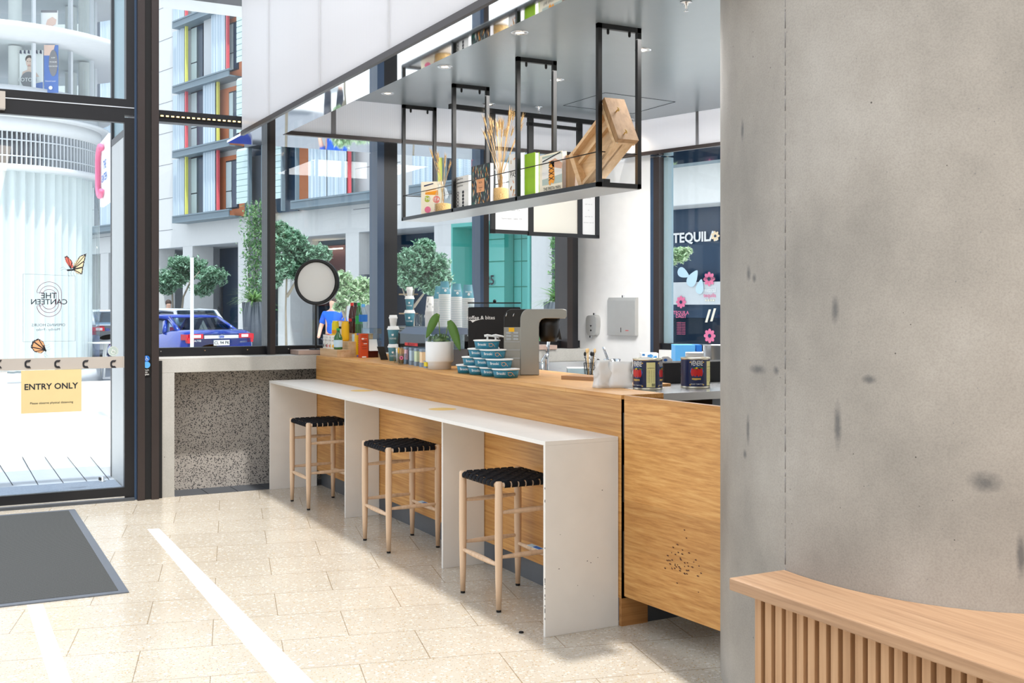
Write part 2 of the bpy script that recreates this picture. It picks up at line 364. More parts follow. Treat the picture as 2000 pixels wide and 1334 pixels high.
# dark pavers in the recess under the ledge
m = MB('slate')
for i in range(8):
    x = 1.80+i*.245; m.box((x, 9.12, -.02), (x+.238, 9.6, .002))
struct(m.build('trim_1', base=(0,0,0)))
# bar ceiling slab with access panel line
m = MB('ceiling_gray'); C2 = rd(0,0)
inA = (2.578, 8.80)
q = (CW0+CWD*.67+CWN*.13)   # inner right corner
inB = (5.815, 8.80)
eC = (CWD.x*4.7, CWD.y*4.7)
nearR = (inB[0]+CWD.x*6.15, inB[1]+CWD.y*6.15); nearL = (inA[0], nearR[1])
m.hexa([(nearL[0], nearL[1], ZC), (nearR[0], nearR[1], ZC), (inB[0], inB[1], ZC), (inA[0], inA[1], ZC)],
       [(nearL[0], nearL[1], ZC+.1), (nearR[0], nearR[1], ZC+.1), (inB[0], inB[1], ZC+.1), (inA[0], inA[1], ZC+.1)])
ceil = struct(m.build('ceiling', base=(0,0,0)))
pc = [at_z(1100,206,ZC-.001), at_z(1182,181,ZC-.001), at_z(1319,199,ZC-.001), at_z(1236,222,ZC-.001)]
m = MB('ink')
for i in range(4):
    a, b = Vector(pc[i]), Vector(pc[(i+1) % 4]); d = (b-a).normalized()*.0
    m.tube([a, b], .0022, 4)
m.build('access_panel', ceil)
# mirrored soffit ring + fascia
XF = 2.285
m = MB('mirror')
m.box((XF, nearL[1], ZF), (inA[0], 9.5, ZF+.02)); m.box((inA[0], 8.80, ZF), (5.9, 9.5, ZF+.02))
a = Vector(inB); b = Vector(nearR); o = -CWN*.75
m.hexa([(a.x,a.y,ZF), (b.x,b.y,ZF), (b.x+o.x,b.y+o.y,ZF), (a.x+o.x,a.y+o.y,ZF)], [(a.x,a.y,ZF+.02), (b.x,b.y,ZF+.02), (b.x+o.x,b.y+o.y,ZF+.02), (a.x+o.x,a.y+o.y,ZF+.02)])
struct(m.build('trim_2', base=(0,0,0)))
m = MB('polycarb')                                 # outer translucent fascia in panels
y = 9.0; joints = [9.0]
for px in (525.5, 625, 760):
    joints.append(at_X(px, 100, XF)[1])
joints = [9.0, joints[1], joints[2], joints[3], joints[3]-1.2, nearL[1]]
for y1, y0 in zip(joints, joints[1:]): m.box((XF, y0+.004, ZF+.03), (XF+.02, y1-.004, ZT))
m.mat('grey_text')
for y in joints[1:-1]: m.box((XF+.004, y-.004, ZF+.03), (XF+.03, y+.004, ZT))
fas = struct(m.build('wall_fascia', base=(0,0,0)))
MB('frame_brown').box((XF-.004, nearL[1], ZF-.002), (XF+.022, 9.02, ZF+.035)).build('edge_profile', fas)
m = MB('polycarb')                                 # inner return panels
m.box((inA[0], 8.80, ZF+.03), (5.83, 8.83, ZC)); m.box((inA[0]-.02, nearL[1], ZF+.02), (inA[0], 8.83, ZC))
m.hexa([(a.x,a.y,ZF+.03), (b.x,b.y,ZF+.03), (b.x-CWN.x*.03,b.y-CWN.y*.03,ZF+.03), (a.x-CWN.x*.03,a.y-CWN.y*.03,ZF+.03)], [(a.x,a.y,ZC), (b.x,b.y,ZC), (b.x-CWN.x*.03,b.y-CWN.y*.03,ZC), (a.x-CWN.x*.03,a.y-CWN.y*.03,ZC)])
m.mat('grey_text'); m.box((2.98, 8.792, ZF+.03), (3.02, 8.80, ZC))
pj = Vector(at_d(1322, 260, 10)[:2])
t = .95; p = a+(b-a).normalized()*t; m.obox((p.x+CWN.x*.008, p.y+CWN.y*.008, ZF+.03), (CWD.x*.03, CWD.y*.03, 0), (CWN.x*.004, CWN.y*.004, 0), (0,0,ZC-ZF-.03))
ret = struct(m.build('wall_return', base=(0,0,0)))
m = MB('frame_brown'); m.box((inA[0], 8.785, ZF-.002), (5.82, 8.83, ZF+.03))
n = CWN*.015; m.hexa([(a.x+n.x,a.y+n.y,ZF-.002), (b.x+n.x,b.y+n.y,ZF-.002), (b.x-n.x,b.y-n.y,ZF-.002), (a.x-n.x,a.y-n.y,ZF-.002)], [(a.x+n.x,a.y+n.y,ZF+.03), (b.x+n.x,b.y+n.y,ZF+.03), (b.x-n.x,b.y-n.y,ZF+.03), (a.x-n.x,a.y-n.y,ZF+.03)])
m.build('edge_profile', ret)
# white pier and its continuation (wall C)
def cbox(m, t0, t1, z0, z1, n0, n1):
    p = [cw(t0,n0), cw(t1,n0), cw(t1,n1), cw(t0,n1)]
    return m.hexa([(x,y,z0) for x,y in p], [(x,y,z1) for x,y in p])
T1 = cwt(1270)
m = MB('white_wall'); cbox(m, -.12, T1, .0, ZF, -.15, 0); struct(m.build('wall_right', base=(0,0,0)))
m = MB('white_wall'); cbox(m, T1, 6.0, 0, .95, -.25, 0); cbox(m, 3.2, 6.0, .95, 3.3, -.15, 0); struct(m.build('wall_lower_right', base=(0,0,0)))
# hall walls that are behind the camera or beside it
struct(MB('concrete').box((-7.1,-4.1,0), (7.2,-4,ZT)).build('wall_back', base=(0,0,0)))
struct(MB('white_wall').box((7.2,-4.1,0), (7.3,3.0,ZT)).build('wall_side', base=(0,0,0)))
struct(MB('white_wall').box((-7.1,-4,0), (-7,9.1,ZT)).build('wall_left', base=(0,0,0)))

# ---------------------------------------------------------------- front door
YD = 9.12
door = sempty('door_1', (.9, YD, 0))
def fr(m, x0, x1, z0, z1, y0, y1): return m.box((x0,y0,z0), (x1,y1,z1))
XD0, XD1 = -.3, 1.475
m = MB('frame_black')
fr(m, 1.387, 1.462, .0, 3.03, YD, YD+.06); fr(m, XD0-.1, XD0, 0, 3.03, YD, YD+.06)
fr(m, XD0, 1.387, .035, .105, YD, YD+.05); fr(m, XD0, 1.387, 2.99, 3.05, YD, YD+.06)
m.build('leaf_frame', door)
MB('slate').box((XD0-.1, YD-.03, 0), (1.46, YD+.09, .022)).build('threshold', door)
MB('chrome').box((XD0, YD-.005, .022), (1.387, YD+.012, .036)).build('seal_strip', door)
MB('glass').box((XD0, YD+.02, .105), (1.387, YD+.028, 2.99)).build('glass_pane', door)
zb0 = at_Y(100, 722, YD)[2]; zb1 = at_Y(100, 699, YD)[2]
band = MB('band_grey').box((XD0, YD+.012, zb0), (1.387, YD+.018, zb1)).build('handle_band', door)
for px in (-2, 55, 113, 168, 222):
    c = Vector(at_Y(px, 711, YD+.010)); m = MB('ink')
    for k in (1.0, .8, .62):
        pts = []
        w, h = .034*k, .029*k
        for i in range(13):
            an = PI*.5+PI*i/12
            pts.append((c.x+w*.7*math.cos(an), YD+.010, c.z+(h-w*.7)*(1 if i < 6.5 else -1)+w*.7*math.sin(an)))
        pts = [(c.x+w*.55, YD+.010, pts[0][2])]+pts+[(c.x+w*.55, YD+.010, pts[-1][2])]
        m.tube(pts, .0026, 4)
    m.build('letter_mark', band)
# transom window above the door
w2 = sempty('window_1', (.9, YD, 3.05))
m = MB('frame_black'); fr(m, XD0-.1, 1.462, 3.05, 3.175, YD, YD+.1); fr(m, 1.40, 1.462, 3.175, ZT, YD, YD+.1); m.build('window_frame', w2)
MB('chrome').box((XD0-.1, YD-.004, 3.105), (1.46, YD+.0, 3.112)).build('drip_line', w2)
MB('glass').box((XD0, YD+.04, 3.175), (1.40, YD+.048, ZT)).build('glass_pane', w2)
p = at_Y(3, 195, YD-.05)
tag(MB('band_grey').box((p[0]-.2, YD-.09, p[2]-.07), (at_Y(9,195,YD)[0], YD-.001, p[2]+.06)).build('door_sensor'), 'small pale grey sensor box on the frame above the entrance door', 'sensor')
# double post between door and window
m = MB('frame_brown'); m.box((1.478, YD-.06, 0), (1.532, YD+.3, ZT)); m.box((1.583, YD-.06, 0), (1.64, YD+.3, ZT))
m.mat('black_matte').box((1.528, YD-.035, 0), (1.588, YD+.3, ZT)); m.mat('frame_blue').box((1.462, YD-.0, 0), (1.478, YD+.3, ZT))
struct(m.build('trim_3', base=(0,0,0)))
struct(MB('black_matte').box((1.64, YD-.02, 0), (1.672, YD+.3, 1.1)).build('trim_4', base=(0,0,0)))
p0 = at_Y(279, 692, YD-.036); p1 = at_Y(293, 731, YD-.036)
bt = thing('door_button_plate', 'black push to open plate with blue wheelchair symbol and blue round button', 'button', ((p0[0]+p1[0])/2, YD-.036, p1[2]))
MB('black').box((p0[0], YD-.045, p1[2]), (p1[0], YD-.0355, p0[2])).build('plate', bt)
cx = (p0[0]+p1[0])/2
MB('blue').disc((cx, YD-.0455, p0[2]-.034), X_, Z_, .024).build('symbol_disc', bt)
m = MB('white'); yy = YD-.0462; z = p0[2]-.034
m.ring((cx+.001, yy, z-.006), X_, Z_, .007, .0095, 20); m.disc((cx-.002, yy, z+.014), X_, Z_, .003, 10); m.tube([(cx-.002,yy,z+.01), (cx-.002,yy,z), (cx+.008,yy,z), (cx+.012,yy,z-.012)], .0014, 4); m.build('wheelchair_symbol', bt)
MB('sky_blue').cyl((cx, YD-.045, p0[2]-.084), (cx, YD-.056, p0[2]-.084), .026).build('push_button', bt)
m = MB('white')
for i, w in enumerate(('Push','to','open')): m.text(w, (cx-.002, YD-.0458, p0[2]-.125-.017*i), X_, Z_, .021, .012)
m.build('lettering', bt)

# things on the door glass (flat printed films), read from outside so mirrored here
def on_glass(px, py): return Vector(at_Y(px, py, YD+.016))
YF = YD+.016; MXv = Vector((-1,0,0))
dec = thing('logo_decal', 'thin framed canteen logo decal with opening hours on door glass', 'decal', on_glass(95, 666))
A0, A1 = on_glass(45, 535), on_glass(147, 666)
m = MB('grey_text')
rect = [(A0.x,YF,A0.z), (A1.x,YF,A0.z-.01), (A1.x,YF,A1.z), (A0.x,YF,A1.z), (A0.x,YF,A0.z)]
m.tube(rect, .0016, 4); m.build('outline', dec)
m = MB('maroon'); c = on_glass(96, 584.5)
for k in (.088, .068, .05):
    h = k*1.52
    pts = [(c.x+math.cos(an)*k, YF, c.z+(h-k)*1.0+math.sin(an)*k) for an in [PI*(.97-.97*i/12) for i in range(13)]]
    pts += [(c.x+math.cos(an)*k, YF, c.z-(h-k)*1.0+math.sin(an)*k) for an in [-PI*.97*i/12 for i in range(13)]]
    m.tube(pts, .0024, 4)
for s in (1, -1):
    z = c.z+s*(.088*.52); m.tube([(c.x-.088,YF,z+.004*s), (c.x-.05,YF,z+.004*s)], .0024, 4)
m.build('emblem', dec)
m = MB('ink'); g = on_glass(96, 578); m.text('THE', (g.x-.002, YF-.001, g.z), MXv, Z_, .062, .012)
g = on_glass(96, 590); m.text('CANTEEN', (g.x, YF-.001, g.z), MXv, Z_, .058, .012)
g = on_glass(95, 635); m.text('OPENING HOURS', (g.x, YF-.001, g.z), MXv, Z_, .030); g = on_glass(94, 643.5); m.text('Monday - Friday', (g.x, YF-.001, g.z), MXv, Z_, .026)
m.build('lettering', dec)
def butterfly(name, label, c, rot, sc_, wings, groupmats):
    t = thing(name, label, 'decal', c)
    ca, sa = math.cos(rot), math.sin(rot); U = Vector((ca,0,sa))*sc_; V = Vector((-sa,0,ca))*sc_; c = Vector(c)
    for pts, mt, nv in wings:
        cxm = sum(p[0] for p in pts)/len(pts); cym = sum(p[1] for p in pts)/len(pts)
        m = MB('ink'); m.poly(c, U, V, pts)
        o = c+Vector((0,-.0012,0)); m.mat(mt)
        r0 = pts[0]; n = len(pts)
        for i in range(1, n-1):      # panels between veins
            tri = [r0, pts[i], pts[i+1]]; gx = sum(p[0] for p in tri)/3; gy = sum(p[1] for p in tri)/3
            m.poly(o, U, V, [(gx+(p[0]-gx)*.68, gy+(p[1]-gy)*.68) for p in tri])
        m.mat('white'); o2 = c+Vector((0,-.002,0))
        for i in range(1, n-1):
            for f in (.1, .5):
                p = (pts[i][0]+(pts[i+1][0]-pts[i][0])*f, pts[i][1]+(pts[i+1][1]-pts[i][1])*f); p = (cxm+(p[0]-cxm)*.95, cym+(p[1]-cym)*.95)
                m.poly(o2, U, V, [(p[0]+.02*math.cos(a), p[1]+.02*math.sin(a)) for a in (0,1.2,2.5,3.8,5)])
        m.build('wing', t)
    m = MB('ink'); m.tube([c-U*.28, c, c+U*.12], [.012*sc_*4, .05*sc_, .03*sc_], 6)
    for s in (.1, -.02): m.tube([c-U*.28, c-U*.45+V*(.1+s), c-U*.62+V*(.02+s)], .006*sc_, 4)
    for s in (-.2, -.05, .08): m.tube([c+U*s, c+U*(s-.06)-V*.2, c+U*(s-.02)-V*.34], .006*sc_, 4)
    m.build('body', t)
butterfly('butterfly_decal', 'pink and cream monarch butterfly decal with raised wings on door glass', on_glass(142, 527), 0.1, .145,
    [([(-.1,.05),(-.32,.5),(-.34,.75),(-.2,.78),(.02,.45),(.06,.12)], 'salmon', 0), ([(0,.02),(.12,.35),(.45,.72),(.78,.82),(.66,.45),(.55,.1),(.45,-.3),(.2,-.22)], 'pastel_peach', 0)], None)
butterfly('butterfly_decal', 'orange-brown monarch butterfly decal hanging upside down above the grey band', on_glass(86, 678), PI*.62, .125,
    [([(-.2,.0),(-.3,.3),(-.05,.62),(.3,.7),(.6,.45),(.62,.1),(.3,-.1),(.05,-.08)], 'peach', 0)], None)
g = on_glass(221, 686)
ac = thing('access_decal', 'round pale green wheelchair access decal on door glass', 'decal', g)
MB('sage').disc(g, X_, Z_, .04).build('disc', ac)
m = MB('white'); o = g+Vector((0,-.001,0)); m.ring(o, X_, Z_, .035, .037); m.ring(o+Vector((.0,0,-.006)), X_, Z_, .012, .015, 20); m.tube([o+Vector((-.004,0,.016)), o+Vector((-.004,0,.0)), o+Vector((.012,0,.0)), o+Vector((.018,0,-.016))], .0015, 4); m.build('wheelchair_symbol', ac)
p0 = at_Y(41, 727, YD+.010); p1 = at_Y(159, 803, YD+.010)
sg = thing('entry_sign', 'tan ENTRY ONLY sign hanging on the glass door', 'sign', ((p0[0]+p1[0])/2, YD+.008, p1[2]))
MB('sign_tan').box((p0[0], YD+.002, p1[2]), (p1[0], YD+.008, zb0-.002)).build('panel', sg)
m = MB('ink'); g = at_Y(100, 755, YD); m.text('ENTRY ONLY', (g[0], YD+.001, g[2]), X_, Z_, .063, .022)
g = at_Y(101, 786.5, YD); m.text('Please observe physical distancing', (g[0], YD+.001, g[2]), X_, Z_, .0225, .006)
m.build('lettering', sg)
p0 = at_Y(14, 767, YD+.02)
tag(MB('paper_white').box((p0[0]-.3, YD+.016, p0[2]), (p0[0], YD+.019, zb0-.004)).build('paper_notice'), 'pale paper notice at left edge of door glass below the band', 'paper')
# side screen outside the door
ws = sempty('window_2', (1.48, 9.9, 0))
MB('steel_brushed').box((1.478, 9.42, 0), (1.53, 10.47, 2.97)).build('metal_panel', ws)
m = MB('frame_black'); m.box((1.475, 10.44, 0), (1.535, 10.5, ZT)).box((1.475, 9.42, 2.97), (1.535, 10.47, 3.03)); m.build('window_frame', ws)
MB('frosted').box((1.50, 9.42, 3.03), (1.512, 10.44, ZT)).build('glass_pane', ws)

# ---------------------------------------------------------------- window wall
def glaz(nm, x0, x1, z0, z1, y=YG+.07):
    w = sempty(nm, ((x0+x1)/2, y, z0)); return w
w = sempty('window_3', (2.0, YG, 3.07))
MB('glass').box((1.64, YG+.05, 3.16), (3.6, YG+.058, ZT)).build('glass_pane', w)
MB('frame_black').box((1.64, YG-.02, 3.065), (3.6, YG+.1, 3.16)).build('transom', w)
w = sempty('window_4', (3.6, YG, 1.14))
MB('glass').box((1.64, YG+.05, 1.19), (5.76, YG+.058, 3.07)).build('glass_pane', w)
m = MB('frame_black').box((1.64, YG, 1.119), (5.8, YG+.1, 1.19)); m.mat('chrome')
for i in range(9): m.cyl((1.72+i*.36, YG+.002, 1.163), (1.72+i*.36, YG-.005, 1.163), .005, n=8)
m.build('sill_rail', w)
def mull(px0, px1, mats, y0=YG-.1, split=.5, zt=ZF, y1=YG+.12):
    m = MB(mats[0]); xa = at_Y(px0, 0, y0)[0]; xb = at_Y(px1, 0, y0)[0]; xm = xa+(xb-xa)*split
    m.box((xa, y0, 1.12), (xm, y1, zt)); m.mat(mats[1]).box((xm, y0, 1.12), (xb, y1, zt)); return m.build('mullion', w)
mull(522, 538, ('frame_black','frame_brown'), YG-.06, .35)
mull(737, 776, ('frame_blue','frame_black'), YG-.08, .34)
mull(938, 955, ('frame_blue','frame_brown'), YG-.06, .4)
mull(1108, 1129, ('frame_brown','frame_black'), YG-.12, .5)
# LED strip on the transom
l = thing('led_strip', 'glowing warm light strip along the dark window transom', 'light strip', (2.2, YG-.03, 3.1))
MB('black').box((1.66, YG-.035, 3.098), (3.6, YG-.02, 3.122)).build('channel', l)
for i in range(46): MB('led').box((1.67+i*.0425, YG-.038, 3.105), (1.67+i*.0425+.022, YG-.034, 3.115)).build('diode', l)
# right-hand window in the angled wall
w = sempty('window_5', cw(1.8)+(.95,))
def cwtn(px, n):
    a, b = ray(px); p = CW0+CWN*n; return (a*p.y-b*p.x)/(b*CWD.x-a*CWD.y)
T2 = cwtn(1287, .02); T3 = cwtn(1310, -.10)
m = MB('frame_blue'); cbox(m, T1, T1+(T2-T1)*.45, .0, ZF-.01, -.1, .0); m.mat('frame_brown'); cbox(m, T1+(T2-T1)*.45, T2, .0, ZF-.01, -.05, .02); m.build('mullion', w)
m = MB('frosted'); cbox(m, T2-.02, T3, .96, ZF-.01, -.14, -.06); m.build('side_reveal', w)
m = MB('frame_black'); cbox(m, T2, 3.2, 1.13, 1.19, -.14, 0); m.build('sill_rail', w)
m = MB('white'); cbox(m, T2, 3.2, .95, 1.13, -.2, .02); m.build('sill_block', w)
m = MB('glass'); cbox(m, T3, 3.2, 1.19, ZF, -.12, -.112); m.build('glass_pane', w)

# ---------------------------------------------------------------- concrete ledge
cl = thing('concrete_ledge', 'pale concrete ledge with side leg below the left window', 'ledge', (2.3, 9.3, 0))
x0 = at_Y(310, 0, 9.12)[0]; x1 = at_Y(341, 0, 9.12)[0]; x2 = at_Y(621, 0, 9.12)[0]
MB('concrete').box((x0, 9.12, 1.0), (x2, YG, 1.118)).box((x2, 9.16, 1.0), (5.75, YG, 1.118)).build('top_slab', cl, bevel=.003)
MB('concrete').box((x0, 9.12, 0), (x1, YG, 1.0)).build('leg', cl, bevel=.003)
MB('terrazzo_grey').box((x1, YG-.0, .0), (5.75, YG+.12, 1.117)).build('back_panel', cl, label='speckled dark back panel')
# ================================================================ COUNTER, BENCH, STOOLS
ZK = 1.115
ct = thing('service_counter', 'long oak clad service counter with a dark steel plinth', 'counter', (3.2, 6.8, 0))
MB('oak_plank').box((2.955, 4.43, .135), (2.985, 9.12, ZK-.022)).build('front_panel', ct)
m = MB('oak').box((2.955, 4.43, ZK-.022), (3.205, 4.95, ZK)).box((2.955, 4.95, ZK-.022), (3.63, 9.115, ZK)); m.build('worktop', ct, bevel=.002)
m = MB('oak_end').box((2.957, 4.43, .0), (3.11, 4.452, ZK-.022)).box((3.11, 4.43, .98), (3.205, 4.452, ZK-.022)); m.build('end_panel', ct)
MB('steel_dark').box((3.0, 4.455, 0), (3.02, 9.12, .135)).build('plinth', ct)
MB('slate').box((3.11, 4.44, .0), (3.35, 4.46, .10)).build('plinth_return', ct)
m = MB('oak_end').box((2.985, 4.455, .135), (3.2, 4.95, ZK-.022)).box((2.985, 4.95, .135), (3.6, 9.11, ZK-.022)); m.build('carcass', ct)
for z0, z1 in ((.90,1.03),(.60,.78),(.26,.46)):
    MB('black').box((2.962, 4.40, z0), (2.992, 4.429, z1)).build('hinge', ct)
# sunlight gap edge strips of the panel joints
g = thing('counter_gate', 'wide oak plank gate panel beside the concrete column, clear of the floor', 'gate', (2.97, 4.05, .15))
a = Vector((2.948, 4.395, 0)); b = Vector((2.994, 3.722, 0)); n = Vector((.03,.002,0))
m = MB('oak_plank').obox(a+Vector((0,0,.155)), b-a, n, (0,0,.96)); m.build('gate_panel', g, bevel=.002)
m = MB('cola')
rr = random.Random(3)
for i in range(46):
    f = rr.gauss(.62,.09); z = rr.gauss(.40,.045)
    p = a+(b-a)*f; s = .003+.008*rr.random()
    m.add([(p.x-.0012,p.y-s,z), (p.x-.0012,p.y,z-.003), (p.x-.0012,p.y+s,z+.001), (p.x-.0012,p.y,z+.0035)], [(0,1,2,3)], False)
m.build('knot_marks', g)

bn = thing('bar_bench', 'long narrow white laminate bar table with four side panels', 'bar table', (2.75, 6.78, 0))
BX0, BX1, BZ = 2.545, 2.952, .913
MB('laminate').box((BX0, 4.45, BZ-.02), (BX1, 9.115, BZ)).build('tabletop', bn, bevel=.0015)
for (y0, y1, xo) in ((4.45, 4.468, 0), (5.895, 5.915, .135), (7.625, 7.645, .145), (9.09, 9.11, .0)):
    MB('laminate').box((BX0+xo, y0, 0), (BX1, y1, BZ-.02)).build('side_panel', bn, bevel=.0015)
m = MB('ink')
for i in range(16):
    z = .03+rr.random()*.28 if i < 11 else .78*rr.random(); m.box((BX0-.0006, 4.4505, z), (BX0+.0008, 4.4545, z+.004+.01*rr.random()))
for (fx, z) in ((.18,.31),(.62,.32),(.57,.33),(.72,.34),(.66,.16),(.2,.47),(.78,.66),(.44,.22)):
    x = BX0+fx*.4; m.box((x, 4.4495, z), (x+.006*rr.random()+.001, 4.4502, z+.003))
m.build('chip_marks', bn)
for i, (px, py) in enumerate(((707, 763), (864, 799))):
    p = at_z(px, py, BZ)
    tag(MB('disc_yellow').cyl((p[0], p[1], BZ), (p[0], p[1], BZ+.0006), .085, n=40).build('floor_sticker' if 0 else 'round_sticker'), ('faded yellow round sticker nearer the window on white bar table', 'brighter yellow round sticker in the middle of white bar table')[i], 'sticker', 'round stickers on the bar table')

# stool
def make_stool():
    t = thing('bar_stool', '', 'stool')
    lx, ly, ZS = .168, .21, .655
    for sx in (-1, 1):
        for sy in (-1, 1):
            x, y = sx*lx, sy*ly
            l = MB('ash'); l.lathe((x, y, 0), [(0,.012),(.0135,.012),(.0175,.16),(.0205,.34),(.0205,.5),(.019,ZS-.006),(.015,ZS+.002),(0,ZS+.003)], 18)
            l = l.build('leg', t)
            MB('rubber').lathe((x, y, 0), [(0,0),(.0125,0),(.0125,.0125),(0,.0125)], 14).build('rubber_foot', l)
    def rung(p0, p1, r=.011):
        p0, p1 = Vector(p0), Vector(p1); d = p1-p0
        MB('ash').tube([p0, p0+d*.07, p0+d*.3, p0+d*.5, p0+d*.7, p0+d*.93, p1], [r*.7,r*.8,r*1.12,r*1.2,r*1.12,r*.8,r*.7], 12).build('stretcher', t)
    for sy in (-1, 1):
        rung((-lx, sy*ly, .50), (lx, sy*ly, .505)); rung((-lx, sy*ly, .275), (lx, sy*ly, .28))
    for sx in (-1, 1): rung((sx*lx, -ly, .235), (sx*lx, ly, .235), .0125)
    zr = .638
    for sx in (-1, 1): MB('ash').tube([(sx*lx, -ly, zr), (sx*lx, ly, zr)], .0125, 12).build('seat_rail', t)
    for sy in (-1, 1): MB('ash').tube([(-lx, sy*ly, zr), (lx, sy*ly, zr)], .0125, 12).build('seat_rail', t)
    # woven straps
    m = MB('strap'); nx, ny = 7, 9
    def strap(axis, c, w, half, other, nother, parity):
        pts = []; h = .0035
        n = nother*6
        for i in range(n+1):
            u = -half+2*half*i/n; k = (u+other)/(2*other)*nother-.5
            z = zr+.013+h*math.cos(PI*(k+parity))
            pts.append((u, z))
        pts = [(-half-.013, zr-.014), (-half-.0175, zr-.004), (-half-.0165, zr+.008), (-half-.006, zr+.0165)]+pts[1:-1]+[(half+.006, zr+.0165), (half+.0165, zr+.008), (half+.0175, zr-.004), (half+.013, zr-.014)]
        vs = []
        for u, z in pts:
            for s, dz in ((-w,-.0), (-w*.8,.0018), (w*.8,.0018), (w,0)):
                vs.append((c+s, u, z+dz) if axis == 1 else (u, c+s, z+dz))
        fs = [(i*4+k, i*4+k+1, i*4+k+5, i*4+k+4) for i in range(len(pts)-1) for k in range(3)]
        m.add(vs, fs, True)
    ux = (lx-.022); uy = (ly-.022)
    for i in range(nx): strap(1, -ux+2*ux*(i+.5)/nx, ux/nx*.80, ly, uy, ny, i % 2)
    for j in range(ny): strap(0, -uy+2*uy*(j+.5)/ny, uy/ny*.80, lx, ux, nx, (j+1) % 2)
    m.build('woven_seat', t, solid=.002)
    return t
stool = make_stool()
for i, (y, lb) in enumerate(((5.14, 'light ash bar stool with black woven seat nearest the bar table end'), (6.635, 'middle bar stool with black woven seat and pale ash legs'), (8.265, 'bar stool with black woven seat furthest back by the speckled panel'))):
    s = stool if i == 0 else copy_tree(stool)
    s.location = (2.718, y, 0); s['label'] = lb; s['group'] = 'bar stools along the white bar table'
# printed sheets lying on the back rungs of two stools
for (y, lb) in ((5.14, 'folded blue leaflet on the back rung of the nearest stool'), (6.635, 'folded blue leaflet on the back rung of the middle stool')):
    m = MB('pastel_blue'); m.obox((2.872, y-.09, .2475), (.03,0,.004), (0,.17,0), (0,0,.002)); m.mat('blue').obox((2.874, y-.05, .2497), (.022,0,.003), (0,.07,0), (0,0,.0006))
    tag(m.build('leaflet'), lb, 'leaflet')

# floor lines and mat
def flat(mt, pts, z=.002):
    return MB(mt).hexa([(p[0],p[1],.0002) for p in pts], [(p[0],p[1],z) for p in pts])
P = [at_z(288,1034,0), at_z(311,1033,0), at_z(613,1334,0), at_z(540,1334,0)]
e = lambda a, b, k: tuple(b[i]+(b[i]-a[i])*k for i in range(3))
tag(flat('line_white', [P[0], P[1], e(P[1],P[2],.25), e(P[0],P[3],.25)]).build('floor_strip'), 'long white line running along the terrazzo floor', 'tape')  # flat white strip laid along the floor
P = [at_z(52,1182,0), at_z(84,1180,0), at_z(141,1334,0), at_z(98,1334,0)]
tag(flat('tape_tan', [P[0], P[1], e(P[1],P[2],.3), e(P[0],P[3],.3)], .0012).build('floor_strip'), 'wide beige tape line below the dark entrance mat', 'tape')
P0 = Vector(at_z(252,1158,0)); P1 = Vector(at_z(146,996,0)); P2 = Vector(at_z(0,1187,0)); P3 = Vector(at_z(0,1008,0))
U = (P2-P0); U.normalize(); V = (P1-P0); LV = V.length; V.normalize(); LW = 2.1
mt = thing('entrance_mat', 'dark ribbed entrance mat with grey rubber edge', 'mat', P0+U*LW/2+V*LV/2)
def quad(m, u0, u1, v0, v1, z0, z1): return m.obox(P0+U*u0+V*v0+Vector((0,0,z0)), U*(u1-u0), V*(v1-v0), (0,0,z1-z0))
quad(MB('mat_pile'), .048, LW-.048, .048, LV-.048, .0005, .009).build('pile', mt)
m = MB('mat_border')
for u0, u1, v0, v1 in ((0,LW,0,.048),(0,LW,LV-.048,LV),(0,.048,.048,LV-.048),(LW-.048,LW,.048,LV-.048)): quad(m, u0, u1, v0, v1, .0005, .007)
m.build('rubber_border', mt)
p = at_z(398,1054,0)
# small floor litter
p = at_z(1018,1236,0); tag(MB('rubber').lathe(p, [(0,0),(.012,0),(.011,.006),(0,.006)], 12).build('rubber_cap'), 'small black rubber cap on the floor before the bar table end', 'cap')

# concrete column (rounded plan) and slatted bench
col = []
cr, cd, ca, cb, ph = 1.648, 4.43, .787, 1.12, -3.18
for i in range(96):
    t = 2*PI*i/96; u, v = ca*math.cos(t), cb*math.sin(t)
    r = cr+u*math.cos(ph)-v*math.sin(ph); d = cd+u*math.sin(ph)+v*math.cos(ph); col.append(rd(r, d))
m = MB('concrete_column'); n = 96
m.add([(x,y,0) for x,y in col]+[(x,y,3.26) for x,y in col], [(i, (i+1) % n, n+(i+1) % n, n+i) for i in range(n)], True)
m.add([(x,y,3.26) for x,y in col], [tuple(range(n))], False)
cc = Vector(rd(cr, cd))
colm = thing('concrete_column', 'huge rounded grey concrete column with dark stains', 'column', (cc.x, cc.y, 0))
m.build('shaft', colm)
# formwork seam and marks on its surface
def on_col(px, py, lift=.0015):
    a, b = ray(px); best = None
    for i in range(96):
        p, q = Vector(col[i]), Vector(col[(i+1) % 96]); e_ = q-p
        det = a*(-e_.y)+b*e_.x
        if abs(det) < 1e-9: continue
        d = (p.x*(-e_.y)+p.y*e_.x)/det; k = (a*p.y-b*p.x)/det
        if 0 <= k <= 1 and d > 0 and (best is None or d < best[0]): best = (d, e_)
    if best is None: return None
    d, e_ = best; nn = Vector((e_.y, -e_.x)).normalized()
    if nn.dot(Vector((a, b))) > 0: nn = -nn
    return Vector((a*d+nn.x*lift, b*d+nn.y*lift, EYE+(H_-py)/F_*d)), Vector((e_.x, e_.y, 0)).normalized()
m = MB('grey_text')
py = -20
while py < 1110:
    h = 6+rr.random()*34; w = .5+rr.random()*.7
    p = on_col(1534, py); p2 = on_col(1534, py+h*.8)
    m.tube([p[0], p2[0]], .0005+.0007*rr.random(), 4); py += h
m.build('formwork_seam', colm)
m = MB('poster_grey'); SM = []
